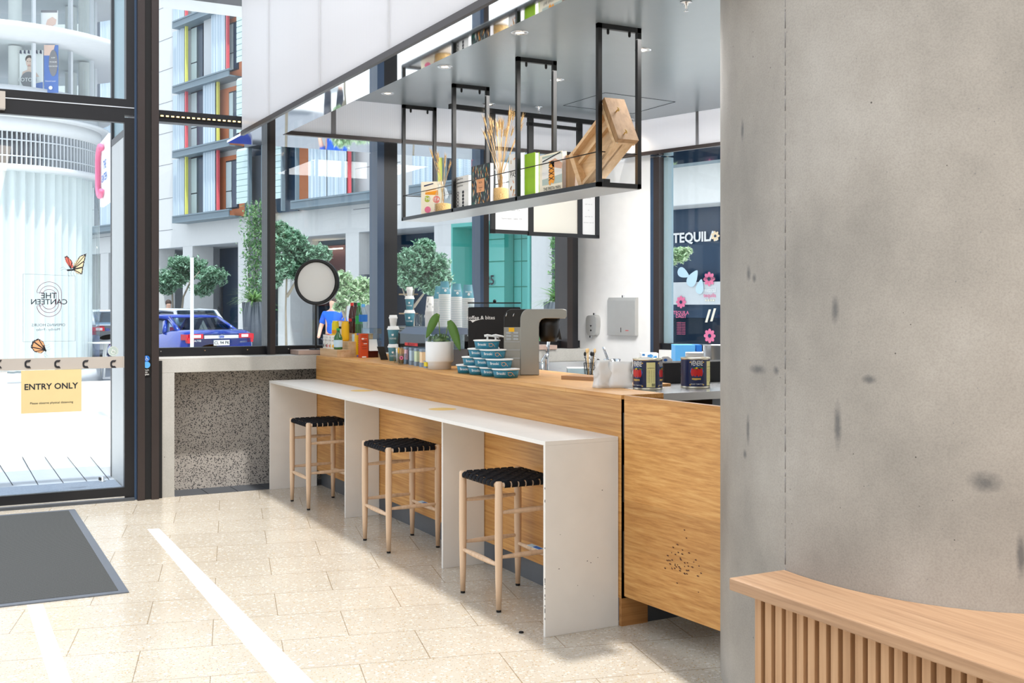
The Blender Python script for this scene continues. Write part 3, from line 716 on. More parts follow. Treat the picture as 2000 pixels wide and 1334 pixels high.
def smear(px, py, w, h, ang=0, k=14):
    SM.append((px, py, w, h)); return
    for i in range(k):
        q = on_col(px+rr.gauss(0, w*.34), py+rr.gauss(0, h*.34), .0006)
        if q is None: continue
        c, t = q; s = .004+.012*rr.random(); c_, s_ = math.cos(ang+rr.gauss(0,.15)), math.sin(ang)
        u = t*c_+Z_*s_; v = t*-s_+Z_*c_
        m.poly(c, u, v, [(s*1.6*math.cos(a)*(1+.3*rr.random()), s*.25*math.sin(a)*(1+.5*rr.random())) for a in [k2*PI/4 for k2 in range(8)]])
smear(1480,722,46,12,0,18); smear(1516,724,14,4,0,5); smear(1462,534,14,20,1.2,8); smear(1473,543,6,4,0,3); smear(1631,605,3,36,1.5,12); smear(1698,741,20,12,.1,14); smear(1924,941,40,26,-.6,22)
smear(1461,838,4,40,1.35,10); smear(1455,887,8,8,-.5,6); smear(1450,255,3,28,1.5,9); smear(1994,1085,8,60,1.4,20); smear(1636,830,4,60,1.5,9)
mt_ = M['concrete_column'].node_tree; bs_ = mt_.nodes['Principled BSDF']; cur = bs_.inputs['Base Color'].links[0].from_socket
nz = noise(mt_, coords(mt_), 24, 9, .78)
for px, py, w, h in SM:       # dark scuffs that belong to the concrete, each at its own place
    q = on_col(px, py); c = q[0]-Vector((cc.x, cc.y, 0)); d_ = dep(q[0].x, q[0].y); hw, hh = max(w, 12)/F_*d_*1.15, max(h, 12)/F_*d_*1.15
    mp = mt_.nodes.new('ShaderNodeMapping'); tcn = mt_.nodes.new('ShaderNodeTexCoord'); mt_.links.new(tcn.outputs['Object'], mp.inputs[0]); mp.vector_type = 'POINT'
    sc3 = (1/hw, 1/hw, 1/hh); mp.inputs['Scale'].default_value = sc3; mp.inputs['Location'].default_value = (-c.x*sc3[0], -c.y*sc3[1], -c.z*sc3[2])
    gr = mt_.nodes.new('ShaderNodeTexGradient'); gr.gradient_type = 'SPHERICAL'; mt_.links.new(mp.outputs[0], gr.inputs[0])
    mu = mt_.nodes.new('ShaderNodeMath'); mu.operation = 'MULTIPLY'; mt_.links.new(gr.outputs['Fac'], mu.inputs[0]); mt_.links.new(nz, mu.inputs[1])
    fac = ramp(mt_, mu.outputs[0], [(.10, (0,0,0,1)), (.22, (.35,.35,.35,1)), (.42, (.9,.9,.9,1))])
    cur = mix(mt_, fac, cur, lin((96,96,96)))
mt_.links.new(cur, bs_.inputs['Base Color'])
m = MB('grey_text')
for i in range(330):
    px = 1420+580*rr.random(); py = 1180*rr.random()
    q = on_col(px, py, .0008)
    if q: s = .0006+.0016*rr.random()**3; m.poly(q[0], q[1], Z_, [(s,0),(0,s*.8),(-s,0),(0,-s)])
m.build('air_holes', colm)

ZB = .62
sb = thing('slatted_bench', 'light oak slatted bench wrapped around the concrete column', 'bench', (2.7, 2.2, 0))
top = []
q = [on_col(px, 1100, .002)[0] for px in (1534,1560,1590,1620,1660,1700,1750,1800,1850,1900,1950,2000,2060,2120)]
back = [(v.x, v.y) for v in q]
bf = (2.415, 2.962); 
poly = [bf, (back[0][0]+.0, 2.962)]+back+[(3.9, back[-1][1]), (3.9, .6), (2.415, .6)]
m = MB('bench_oak').hexa([(x,y,ZB-.042) for x,y in poly], [(x,y,ZB) for x,y in poly]); m.build('seat_board', sb, bevel=.004)
i = 0; y = 2.90
while y > .65 and i < 60:
    MB('slat_oak').box((2.475, y-.031, .03), (2.505, y, ZB-.042)).build('slat', sb, bevel=.0015); y -= .0505; i += 1
MB('pine_dark').box((2.506, .62, .0), (2.52, 2.90, ZB-.042)).build('backing_board', sb)
MB('slat_oak').box((2.52, 2.875, .0), (2.66, 2.895, ZB-.042)).build('side_board', sb)
# ================================================================ HANGING SHELF AND WHAT STANDS ON IT
SX0, SX1, SZ = 3.612, 3.93, 2.27
FY = [5.68, 6.72, 7.77, 8.79]
sh = thing('hanging_shelf', 'long black steel shelf hung from the ceiling on four frames', 'shelf', (3.77, 7.2, SZ))
bb = .028
for y in FY:
    f = MB('black'); 
    f.box((SX0, y-bb/2, SZ), (SX0+bb, y+bb/2, ZC)); f.box((SX1-bb, y-bb/2, SZ), (SX1, y+bb/2, ZC)); f.box((SX0, y-bb/2, ZC-.03), (SX1, y+bb/2, ZC-.001)); f.box((SX0, y-bb/2, SZ), (SX1, y+bb/2, SZ+(bb if y in (FY[0], FY[-1]) else .0035)))
    f = f.build('hanger_frame', sh)
    for x in (SX0+.08, SX1-.08): MB('black').cyl((x, y, ZC-.03), (x, y, ZC-.055), .009, n=6).ball((x,y,ZC-.055), .008, 8, 5).build('bolt', f)
for x in (SX0, SX1-bb): MB('black').box((x, FY[0], SZ), (x+bb, FY[-1], SZ+bb)).build('long_rail', sh)
MB('steel_brushed').box((SX0+.002, FY[0], SZ-.004), (SX1-.002, FY[-1], SZ+.004)).build('shelf_plate', sh)
ZW = 2.485
m = MB('black').tube([(SX0+.012, FY[0], ZW), (SX0+.012, FY[-1], ZW)], .0035, 8); m.tube([(SX0+.012, FY[0], ZW), (SX1-.012, FY[0], ZW)], .0035, 8); m.tube([(SX0+.012, FY[-1], ZW), (SX1-.012, FY[-1], ZW)], .0035, 8); m.tube([(SX1-.012, FY[0], ZW), (SX1-.012, FY[-1], ZW)], .0035, 8)
m.build('guard_rod', sh)
XB = 3.65; ZP = SZ+.0045
def book(px0, px1, ytop, thick, cover, spine, label, deco=None, lean=0, x=XB, name='cookbook'):
    y1 = at_X(px0, 0, x)[1]; y0 = at_X(px1, 0, x)[1]; zt = at_X(px1, ytop, x)[2]
    t = thing(name, label, 'book', (x+thick/2, (y0+y1)/2, ZP))
    t['group'] = 'cookbooks on the hanging shelf'
    MB('page').box((x+.003, y0+.003, ZP+.003), (x+thick-.003, y1-.006, zt-.004)).build('page_block', t)
    m = MB(cover).box((x, y0, ZP), (x+.003, y1, zt)).box((x+thick-.003, y0, ZP), (x+thick, y1, zt)); m.build('cover', t)
    MB(spine).box((x, y1-.0, ZP), (x+thick, y1+.004, zt)).build('spine', t)
    if deco: m = MB('ink'); deco(m, x-.0008, y0, y1, ZP, zt); m.build('cover_print', t)
    return t
NY = Vector((0,-1,0))
def fr2(x, y0, y1, z0, z1):   # u from window side to near side, v up
    return lambda u, v: Vector((x, y1+(y0-y1)*u, z0+(z1-z0)*v))
def d1(m, x, y0, y1, z0, z1):
    f = fr2(x, y0, y1, z0, z1); w = y1-y0; h = z1-z0
    m.mat('orange').poly(f(.18,.70), NY*w, Z_*h, [(0,0),(.62,.06),(.62,-.08),(0,-.06)]).poly(f(.2,.74), NY*w, Z_*h, [(0,0),(.5,.08),(.5,.04),(0,-.02)])
    m.mat('navy').poly(f(.12,.88), NY*w, Z_*h, [(0,-.02),(.45,.05),(.45,.08),(0,.02)])
    for u, v, c, r in ((.28,.52,'olive',.15),(.72,.5,'salmon',.17),(.3,.22,'pink',.15),(.78,.16,'red',.19)): m.mat(c).disc(f(u,v), NY, Z_, r*w, 18)
    x2 = x-.0006; g = fr2(x2, y0, y1, z0, z1); m.mat('white'); m.text('THE', g(.28,.52), NY, Z_, .036, .01); m.text('ITA', g(.72,.5), NY, Z_, .036, .01); m.text('WA', g(.8,.15), NY, Z_, .045, .012)
b1_ = book(820, 837, 352, .03, 'cream', 'cream', 'cream cookbook with yellow bars and coloured fruit spots on its cover', d1); b1_.rotation_euler.z = .85; b1_.location.x = 3.725
def d2(m, x, y0, y1, z0, z1):
    f = fr2(x, y0, y1, z0, z1); w = y1-y0
    for k in range(5):
        m.mat('grey_text').ring(f(.25,.12+.1*k), NY, Z_, .012, .022, 16, .008, .014); m.mat('ink').disc(f(.62,.13+.1*k), NY, Z_, .017, 12, .013)
    m.mat('ink')
    for k in range(3): m.text('pasta forms', f(.4,.93-.1*k), NY, Z_, .022)
book(888, 915, 341, .03, 'paper_white', 'lav', 'white cookbook with rows of small black pasta drawings on its cover', d2)
def d3(m, x, y0, y1, z0, z1):
    f = fr2(x, y0, y1, z0, z1); w = y1-y0; h = z1-z0; r3 = random.Random(5)
    for k in range(110):
        u, v = r3.uniform(.06,.94), r3.uniform(.04,.96); s = r3.uniform(.5,1.2); c = r3.choice(['orange','peach','sage','teal_spine','sage','cream'])
        an = r3.uniform(-.5,.5); U = (NY*math.cos(an)+Z_*math.sin(an)); V = (Z_*math.cos(an)-NY*math.sin(an))
        m.mat(c).poly(f(u,v)+Vector((-.0002*(k % 5),0,0)), U, V, [(0,-.022*s),(.006*s,0),(.002*s,.022*s),(-.004*s,.008*s)])
    x2 = x-.002; g = fr2(x2, y0, y1, z0, z1)
    m.mat('peach').poly(g(.3,.36), NY*w, Z_*h, [(0,0),(.42,0),(.42,.32),(0,.32)]); m.mat('ink'); x3 = fr2(x-.0026, y0, y1, z0, z1); m.text('PASTA', x3(.51,.58), NY, Z_, .02); m.text('Grannies', x3(.51,.46), NY, Z_, .016); m.text('book', x3(.51,.41), NY, Z_, .016)
book(921, 957, 317, .036, 'black', 'teal_spine', 'dark cookbook with orange and green feather pattern and orange label', d3)
def d4(m, x, y0, y1, z0, z1):
    f = fr2(x, y0, y1, z0, z1); r3 = random.Random(9); w = y1-y0
    for k in range(16):
        c = f(r3.uniform(.1,.9), r3.choice([r3.uniform(.08,.45), r3.uniform(.7,.97)])); an = r3.uniform(0,3)
        U = NY*math.cos(an)+Z_*math.sin(an); V = Z_*math.cos(an)-NY*math.sin(an); m.mat(r3.choice(['gold','orange','peach'])).poly(c, U, V, [(-.014,-.005),(.014,-.004),(.012,.005),(-.012,.006)])
    m.mat('ink').text('PASTA', f(.62,.56), NY, Z_, .055, .004); m.mat('red').poly(f(.0,.0), NY*w, Z_*(z1-z0), [(0,0),(.7,0),(.7,.05),(0,.05)])
book(994, 1015, 297, .04, 'paper_white', 'teal_spine', 'white cookbook with scattered golden pasta shapes half behind a frame', d4)
book(1025, 1045, 297, .034, 'green_book', 'teal_spine', 'plain lime green book standing between the white cookbooks')
def d5(m, x, y0, y1, z0, z1):
    f = fr2(x, y0, y1, z0, z1); w = y1-y0; h = z1-z0
    m.mat('sage').poly(f(.12,.26), NY*w, Z_*h, [(0,0),(.88,0),(.88,.70),(0,.70)])
    x2 = x-.0006; g = fr2(x2, y0, y1, z0, z1)
    m.mat('paper_white').poly(g(.12,.40), NY*w, Z_*h, [(0,0),(.88,.06),(.88,.54),(0,.5)])
    x2 = x-.0012; g = fr2(x2, y0, y1, z0, z1)
    m.mat('skin').poly(g(.6,.66), NY*w, Z_*h, [(0,0),(.38,-.08),(.42,.05),(.1,.2),(-.1,.16)])
    m.mat('orange').poly(g(.42,.28), NY*w, Z_*h, [(0,0),(.06,-.05),(.12,.02),(.2,-.02),(.26,.06),(.24,.52),(.02,.54)])
    m.mat('ink').poly(g(.14,.82), NY*w, Z_*h, [(0,0),(.8,.14),(.8,.17),(0,.03)])
    x2 = x-.0018; g = fr2(x2, y0, y1, z0, z1)
    for k in range(4): 
        m.poly(g(.42,.34+.12*k), NY*w, Z_*h, [(0,0),(.24,.09),(.24,.11),(0,.02)]); m.poly(g(.42,.34+.12*k), NY*w, Z_*h, [(0,.09),(.24,0),(.24,.02),(0,.11)])
    m.text('THE PASTA MAN', g(.56,.16), NY, Z_, .030)
book(1054, 1098, 294, .035, 'cream', 'cream', 'cream cookbook showing a hand holding yellow pasta titled THE PASTA MAN', d5)
book(1103, 1122, 300, .06, 'pine_dark', 'pine_dark', 'brown book leaning beside the wooden pasta press', x=XB+.03)
# jars
def jar(pc, hb, r, label, grain_h, nst, hs, lbl2, seed, spread):
    x, y, _ = at_X(pc, 300, 3.745); z = ZP
    t = thing('glass_jar', label, 'jar', (x, y, z))
    MB('jar_glass').lathe((x,y,z), [(0,.002),(r*.97,.002),(r,.02),(r,hb*.5),(r*.9,hb*.66),(r*.6,hb*.82),(r*.55,hb*.92),(r*.7,hb)], 28).build('glass_body', t)
    MB('grain').lathe((x,y,z), [(0,.004),(r*.93,.004),(r*.95,.02),(r*.95,grain_h),(r*.6,grain_h+.006),(0,grain_h+.01)], 28).build('grain_fill', t)
    rs = random.Random(seed)
    for k in range(nst):
        an = rs.uniform(0,2*PI); rb = rs.uniform(0,r*.3); lean = rs.uniform(.3,1)*spread
        p0 = Vector((x+rb*math.cos(an), y+rb*math.sin(an), z+grain_h*.7)); dy = rs.uniform(-1,1)*lean; dx = rs.uniform(-.5,.5)*lean; L = hs*rs.uniform(.78,1.0)
        neck = Vector((x+dx*.16*r/.07, y+dy*.16*r/.07, z+hb*.92)); tip = Vector((x+dx*.55, y+dy, z+L*.86)); d = (tip-neck).normalized(); bend = Vector((dx*.1,dy*.12,-.01))
        st = MB('wheat').tube([p0, neck, neck+(tip-neck)*.5-bend*.15, tip], [.0016,.0018,.0016,.0012], 5).build('wheat_stalk')
        tag(st, lbl2, 'dried wheat', 'dried wheat stalks in the '+('left' if seed == 1 else 'right')+' jar')
        e_ = MB('wheat'); b_ = tip; L2 = .07*rs.uniform(.8,1.2)
        dd = (d+bend).normalized(); e_.tube([b_, b_+dd*L2*.2, b_+dd*L2*.7, b_+dd*L2], [.002,.0065,.0055,.001], 6)
        sx = dd.orthogonal().normalized(); sy = dd.cross(sx)
        for q_ in range(10):
            a_ = q_*2.4; o = b_+dd*L2*(.15+.08*q_); w = sx*math.cos(a_)+sy*math.sin(a_); tp = o+dd*.05+w*.014
            e_.add([o+w*.004, o-w*.0005+dd*.004, tp], [(0,1,2)], False)
        e_.build('ear', st)
jar(865, .27, .07, 'small glass jar of grain with a few wheat stalks at the shelf end', .10, 9, .56, 'dried wheat stalk spreading from the small left jar', 1, .42)
jar(977, .28, .07, 'glass jar of grain with a thick wheat bunch in mid shelf', .13, 30, .72, 'dried wheat stalk in the thick bunch in mid shelf jar', 2, .34)
# wooden pasta press leaning on the shelf
pp = thing('pasta_press', 'pale wooden box-like pasta tool leaning at the near shelf end', 'kitchen tool', (3.75, 6.0, ZP))
O = Vector((3.655, 5.93, ZP+.02)); A = Vector((0,-.866,.5)); B = Vector((0,.5,.866)); Xd = Vector((1,0,0))
def pb(m, a0, a1, b0, b1, x0, x1): return m.obox(O+A*a0+B*b0+Xd*x0, A*(a1-a0), B*(b1-b0), Xd*(x1-x0))
L_, W_, D_ = .44, .26, .14
pb(MB('pine'), .02, L_, .0, W_, .045, .06).build('base_board', pp)
pb(MB('pine'), 0, L_, 0, .022, 0, D_*.9).build('side_board', pp); pb(MB('pine'), 0, L_, W_-.022, W_, 0, D_*.9).build('side_board', pp); pb(MB('pine'), 0, L_, W_*.62, W_*.70, .02, .045).build('inner_rail', pp)
pb(MB('pine'), -.02, .02, -.0, W_+.0, -.005, D_*.9).build('end_board', pp)
pb(MB('pine'), L_, L_+.022, -.0, W_+.03, -.01, D_).build('end_block', pp); pb(MB('pine_dark'), L_+.03, L_+.065, -.01, W_+.045, -.012, D_*.95).build('end_block', pp)
m = MB('tin')
for i in range(26):
    b_ = -.01+i*(W_+.02)/25; m.cyl(O+A*(L_+.022)+B*b_+Xd*.0, O+A*(L_+.03)+B*b_+Xd*.0, .0025, n=6)
m.build('pin_row', pp)
for b_ in (.03, .2):
    m = MB('gold'); c = O+A*(L_+.065)+B*b_+Xd*.04; m.cyl(c, c+A*.022, .004, n=8).tube([c+A*.022-B*.014, c+A*.03, c+A*.022+B*.014], .004, 6); m.build('wing_screw', pp)
tag(MB('black').box((3.70, 5.745, ZP), (3.75, 5.80, ZP+.055)).build('shelf_clip'), 'small black block under the pasta tool by the shelf frame', 'block')

# ceiling fittings
DL = [(757,182),(869,130),(1015,63),(955,203.5),(1088,155.5),(1256,97),(1227,233)]
nm = ['furthest left over the counter','second along the soffit edge','nearest along the soffit edge','small one by the second shelf frame','beside the third shelf frame','beside the nearest shelf frame','by the white return panels']
for (px, py), nn in zip(DL, nm):
    x, y, z = at_z(px, py, ZC)
    t = thing('ceiling_downlight', 'recessed round downlight, '+nn, 'light', (x, y, ZC-.02)); t['group'] = 'downlights in the bar ceiling'
    MB('steel').lathe((x,y,ZC), [(.028,.0),(.03,-.006),(.05,-.008),(.056,-.004),(.056,0)], 28).build('trim_ring', t)
    MB('bulb').lathe((x,y,ZC), [(0,-.003),(.022,-.003),(.028,-.001)], 20).build('bulb', t)
    l = bpy.data.lights.new('downlight', 'SPOT'); l.energy = 14; l.color = (1,.86,.68); l.spot_size = 1.9; l.spot_blend = .7; l.shadow_soft_size = .04
    o = bpy.data.objects.new('downlight_beam', l); COL.objects.link(o); o.location = (0,0,.01); o.parent = t
for (px, py), lb in zip(((1340, 4), (1052, 208)), ('chrome fire sprinkler near the top edge by the column', 'chrome fire sprinkler above the tall wheat bunch')):
    x, y, z = at_z(px, py, ZC)
    t = thing('fire_sprinkler', lb, 'sprinkler', (x, y, ZC-.06))
    MB('chrome').lathe((x,y,ZC), [(0,-.001),(.034,-.001),(.034,-.006),(.014,-.008),(.014,-.02),(.007,-.022),(.007,-.04),(.0,-.041)], 20).build('body', t)
    MB('chrome').lathe((x,y,ZC), [(0,-.052),(.015,-.052),(.015,-.055),(0,-.055)], 12).tube([(x+.007,y,ZC-.03),(x+.011,y,ZC-.042),(x,y,ZC-.053)], .0018, 5).build('deflector', t)

# framed menu screens hung behind the shelf
A = Vector((4.31,8.468,0)); B_ = Vector((5.466,8.577,0)); D = (B_-A); Ln = D.length; D.normalize(); N = Vector((D.y,-D.x,0))
mb = thing('menu_screen', 'black framed hanging screen of white menu boards below the ceiling', 'menu board', ((A+B_)/2)+Vector((0,0,2.165)))
def along(px):
    a, b = ray(px); return (a*A.y-b*A.x)/(b*D.x-a*D.y)
def mbox(m, s0, s1, z0, z1, n0=-.015, n1=.015): return m.obox(A+D*s0+N*n0+Vector((0,0,z0)), D*(s1-s0), N*(n1-n0), (0,0,z1-z0))
zt_ = 3.20
mbox(MB('black'), along(878), along(1240), zt_, zt_+.04, -.02, .02).build('ceiling_track', mb)
cols = [(958,966),(1031,1040.5),(1127,1136),(1161.5,1169)]
for a0, a1 in cols: mbox(MB('black'), along(a0), along(a1), 2.165, zt_).build('upright', mb)
mbox(MB('black'), along(958), along(1030), 2.167, 2.20).build('bottom_rail', mb); mbox(MB('black'), along(1030), along(1135), 2.158, 2.192, -.0, .028).build('bottom_rail', mb); mbox(MB('black'), along(1135), along(1169), 2.158, 2.19).build('bottom_rail', mb)
mbox(MB('black'), along(1030), along(1135), 3.13, 3.16).build('top_rail', mb)
for k, (a0, a1) in enumerate(((966,1031),(1040.5,1127),(1136,1161.5))):
    b_ = mbox(MB('board_white' if k != 1 else 'board_cream'), along(a0), along(a1), 2.19, 2.75 if k == 1 else 2.78, -.004, .004).build('board', mb)
    if k != 1:
        m = MB('grey_text'); c = A+D*((along(a0)+along(a1))/2)+N*.006
        for i in range(4 if k == 0 else 7):
            m.text(('8.5  slider / toast bread','6.0   salad / burger','5.5','4.0   juice / water','9.0  bowl','7.5  wrap','3.5  tea')[i], c+Vector((0,0,2.30+.075*i*(1 if k == 0 else .75))), -D, Z_, .022 if k == 0 else .012)
        m.build('faded_lettering', b_)
# ================================================================ ON THE COUNTER AND IN THE KITCHEN
def K(px, py, z=None): return Vector(at_z(px, py, ZK if z is None else z))
def sz(p, n): return n*dep(p.x, p.y)/F_          # n photo pixels at the depth of p, in metres
CAMD = Vector((-S_, -C_, 0)); RT = Vector((C_, -S_, 0))
# back run behind the counter and steel benches
bk = thing('kitchen_bench', 'steel work bench behind the service counter holding the cup stacks', 'bench', (3.9, 7.2, 0))
MB('steel').box((3.64, 5.9, .87), (4.3, 9.0, .90)).build('worktop', bk); MB('steel_dark').box((3.66, 5.95, 0), (4.25, 8.95, .87)).build('cabinet_body', bk)
sbn = thing('steel_counter', 'stainless steel counter behind the oak gate holding the tomato tins', 'counter', (4.2, 4.9, 0))
MB('steel').box((3.21, 4.555, 1.06), (5.2, 4.945, 1.10)).box((3.64, 4.945, 1.06), (5.2, 5.6, 1.10)).build('worktop', sbn); MB('steel_dark').box((3.64, 4.60, 0), (5.15, 5.55, 1.06)).build('cabinet_body', sbn)
w_ = thing('work_table', 'stainless work table by the right hand window', 'table', (5.1, 6.6, 0))
MB('steel').box((4.45, 6.0, .87), (5.85, 7.1, .90)).build('worktop', w_); m = MB('steel')
for x in (4.5, 5.8):
    for y in (6.05, 7.05): MB('steel').cyl((x,y,0), (x,y,.87), .02).build('leg', w_)
sk = thing('sink_bench', 'stainless sink bench with two bowls under the far window', 'sink', (5.2, 8.8, 0))
m = MB('steel')
X0_, X1_, Yf, Yb = 4.45, 5.72, 8.25, 9.14
bowls = [(4.62, 5.02), (5.1, 5.5)]
m.box((X0_, Yf, .87), (bowls[0][0], Yb, .90)).box((bowls[0][1], Yf, .87), (bowls[1][0], Yb, .90)).box((bowls[1][1], Yf, .87), (X1_, Yb, .90)).box((bowls[0][0], Yf, .87), (bowls[1][1], 8.5, .9)).box((bowls[0][0], 8.98, .87), (bowls[1][1], Yb, .90)).box((X0_, Yb-.02, .9), (X1_, Yb, 1.0)); m.build('worktop', sk)
for x0, x1 in bowls:
    m = MB('steel'); z0 = .68; m.box((x0-.003,8.5,z0), (x0,8.98,.87)).box((x1,8.5,z0), (x1+.003,8.98,.87)).box((x0,8.497,z0), (x1,8.5,.87)).box((x0,8.98,z0), (x1,8.983,.87)).box((x0,8.5,z0-.004), (x1,8.98,z0)); m.build('bowl', sk)
MB('steel_dark').box((X0_+.02, Yf+.04, 0), (X1_-.02, Yb, .66)).build('cabinet_body', sk)
p = Vector(at_Y(1068, 711, 9.05)); 
t = thing('sink_tap', 'chrome mixer tap with raised lever over the sink', 'tap', (p.x, 9.05, .901))
m = MB('chrome').cyl((p.x,9.05,.901), (p.x,9.05,1.05), .02).tube([(p.x,9.05,1.04),(p.x-.05,9.0,1.07),(p.x-.12,8.93,1.02),(p.x-.16,8.85,.94)], .012, 10); m.build('spout', t)
MB('chrome').obox((p.x-.012,9.04,1.05), (.024,0,0), (0,.02,.0), (.02,0,.15)).build('lever', t)
tag(MB('walnut_grey').box((4.84, 9.14, 1.12), (5.36, 9.40, 1.16)).build('chopping_board'), 'flat greyish wooden board on the concrete ledge behind the sink', 'board')

# ring lamp on its timber base
p = Vector(at_Y(617, 688, 9.26))
x0 = at_Y(583, 0, 9.16)[0]; x1 = at_Y(634, 0, 9.16)[0]
tag(MB('walnut_grey').box((x0, 9.16, 1.12), (x1+.16, 9.40, 1.158)).build('lamp_board', bevel=.002), 'pale greyish wood board on the ledge end carrying the round lamp', 'board')
lp = thing('round_light_panel', 'round white disc with thick black rim on a slim black pole', 'lamp', (p.x, 9.26, 1.158))
c = Vector(at_Y(619, 551, 9.26)); R = .2; U = (RT*.97+Vector((0,-.24,0))).normalized(); NN = Vector((U.y,-U.x,0)).normalized()
MB('black').cyl((p.x,9.26,1.158), (p.x,9.26,1.165), .06).build('base', lp)
MB('black').cyl((p.x,9.26,1.165), (p.x,9.26,c.z-R), .009).build('pole', lp)
m = MB('black'); vs = []; n = 48
prof = [(R,-.022),(R,.022),(R*.975,.026),(R*.865,.024),(R*.855,.016),(R*.855,-.022)]
for r_, h_ in prof: vs += [c+U*r_*math.cos(2*PI*i/n)+Z_*r_*math.sin(2*PI*i/n)+NN*h_ for i in range(n)]
m.add(vs, [(j*n+i, j*n+(i+1) % n, ((j+1) % 6)*n+(i+1) % n, ((j+1) % 6)*n+i) for j in range(6) for i in range(n)], True); m.build('rim', lp)
MB('lamp_face').cyl(c-NN*.018, c+NN*.017, R*.857, n=48).build('diffuser', lp)

# tiered drink stand
q0 = K(633, 690); q1 = K(663, 697)
st = thing('drink_stand', 'stepped bamboo display stand holding the drinks', 'stand', (3.12, 8.9, ZK))
a0 = Vector((2.985, 8.72, ZK))
lv = [(0, .062), (.12, .125), (.24, .19)]
for k, (dx, h) in enumerate(lv):
    ys, ye = ((8.66,9.105),(8.72,9.11),(8.78,9.112))[k]; MB('pine').box((a0.x+dx, ys, ZK), (a0.x+dx+.118, ye, ZK+h-.006)).build('step', st); MB('pine').box((a0.x+dx-.002, ys-.004, ZK+h-.006), (a0.x+dx+.118, ye+.002, ZK+h)).build('step_board', st)
def onstep(px, k, dx=.06): 
    x = a0.x+lv[k][0]+dx; return Vector((x, at_X(px, 0, x)[1]-(0,.02,.22)[k], ZK+lv[k][1]))
def carton(p, w, h, cfruit, label, cap='white', g=None):
    t = thing('juice_carton', label, 'carton', p)
    if g: t['group'] = g
    MB('paper_white').box((p.x-w/2, p.y-w/2, p.z), (p.x+w/2, p.y+w/2, p.z+h)).build('box', t)
    m = MB(cfruit); x = p.x-w/2-.0006; yb = p.y-w/2-.0006
    for (o, u) in ((Vector((x, p.y, p.z+h*.2)), NY), (Vector((p.x, yb, p.z+h*.2)), X_)):
        m.mat(cfruit).disc(o, u, Z_, w*.32, 14, h*.13); m.mat('leaf').poly(o+Z_*h*.1, u, Z_, [(0,0),(w*.3,h*.03),(w*.34,h*.1),(w*.06,h*.07)]); m.mat('ink').text('juice', o+Z_*h*.42, u, Z_, w*.4); m.mat('grey_text').text('100%', o+Z_*h*.62, u, Z_, w*.3)
    m.build('print', t); MB(cap).box((p.x-w/2, p.y-w/2, p.z+h), (p.x+w/2, p.y+w/2, p.z+h+.005)).build('top_fold', t)
for px, cf, cap, lb in ((637,'ink','grey_text','small white juice carton with dark fruit, leftmost on the stand'), (643.5,'red','red','small white juice carton with a red apple and red top'), (650,'yellow','yellow','small white juice carton with yellow fruit and yellow top')):
    carton(onstep(px, 0, .05), .042, .115, cf, lb, cap, 'juice cartons on the drink stand')
def bottle(p, prof, mt, label, bands, cap, name='drink_bottle', cat='bottle', grp=None):
    t = thing(name, label, cat, p)
    if grp: t['group'] = grp
    MB(mt).lathe(p, [(0,.001)]+prof, 20).build('body', t)
    def rad(z):
        for (ra, za), (rb, zb) in zip(prof, prof[1:]):
            if za <= z <= zb: return ra+(rb-ra)*(z-za)/max(1e-6, zb-za)
        return prof[-1][0]
    for z0, z1, c_ in bands: MB(c_).lathe(p, [(rad(z0+(z1-z0)*k/4)+.0008, z0+(z1-z0)*k/4) for k in range(5)], 20).build('label', t)
    r, z0, z1, c_ = cap
    MB(c_).lathe(p, [(r,z0),(r,z1),(0,z1)], 16).build('cap', t); return t
g_ = [(.034,0.001),(.036,.01),(.036,.085),(.033,.105),(.016,.135),(.013,.155),(.014,.17)]
p = onstep(660.5, 0, .045)
bottle(p, g_, 'green_glass', 'small green glass water bottle with pale blue label on the stand', [(.02,.08,'pastel_blue')], (.0145,.158,.176,'green_label'))
canp = [(.026,.001),(.032,.008),(.033,.02),(.033,.145),(.026,.162),(.027,.168)]
bottle(onstep(673, 1, .05), canp, 'yellow', 'tall bright yellow drink can on the middle step', [(.02,.14,'yellow')], (.026,.166,.17,'maroon'), 'drink_can', 'can', 'drink cans on the stand')
bottle(onstep(654, 1, .04), canp, 'lemon', 'lime yellow drink can at the left of middle step', [(.06,.09,'orange')], (.026,.166,.17,'steel'), 'drink_can', 'can', 'drink cans on the stand')
bottle(onstep(662.5, 1, .08), canp, 'paper_white', 'white drink can with red rim behind the green bottle', [(.1,.12,'ink')], (.026,.166,.17,'red'), 'drink_can', 'can', 'drink cans on the stand')
bb_ = [(.03,.001),(.032,.01),(.032,.07),(.029,.1),(.031,.14),(.024,.19),(.0125,.235),(.0125,.25)]
bottle(onstep(671, 2, .04), bb_, 'cola', 'cola bottle with red cap on the top step', [(.10,.125,'red')], (.0145,.235,.262,'red'), grp='tall bottles on the top step')
bottle(onstep(677.5, 2, .04), bb_, 'cola', 'cola bottle with black cap on the top step', [(.10,.125,'ink')], (.0145,.235,.262,'black'), grp='tall bottles on the top step')
bottle(onstep(684, 2, .04), bb_, 'green_glass', 'green bottle with green cap on the top step', [(.08,.15,'green_label')], (.0145,.235,.262,'green_label'), grp='tall bottles on the top step')
bottle(onstep(692, 2, .05), [(.034,.001),(.036,.01),(.035,.06),(.036,.1),(.036,.16),(.02,.205),(.0135,.225),(.0135,.245)], 'clear_plastic', 'clear water bottle with blue cap on the top step', [(.10,.16,'blue')], (.015,.225,.25,'sky_blue'), grp='tall bottles on the top step')
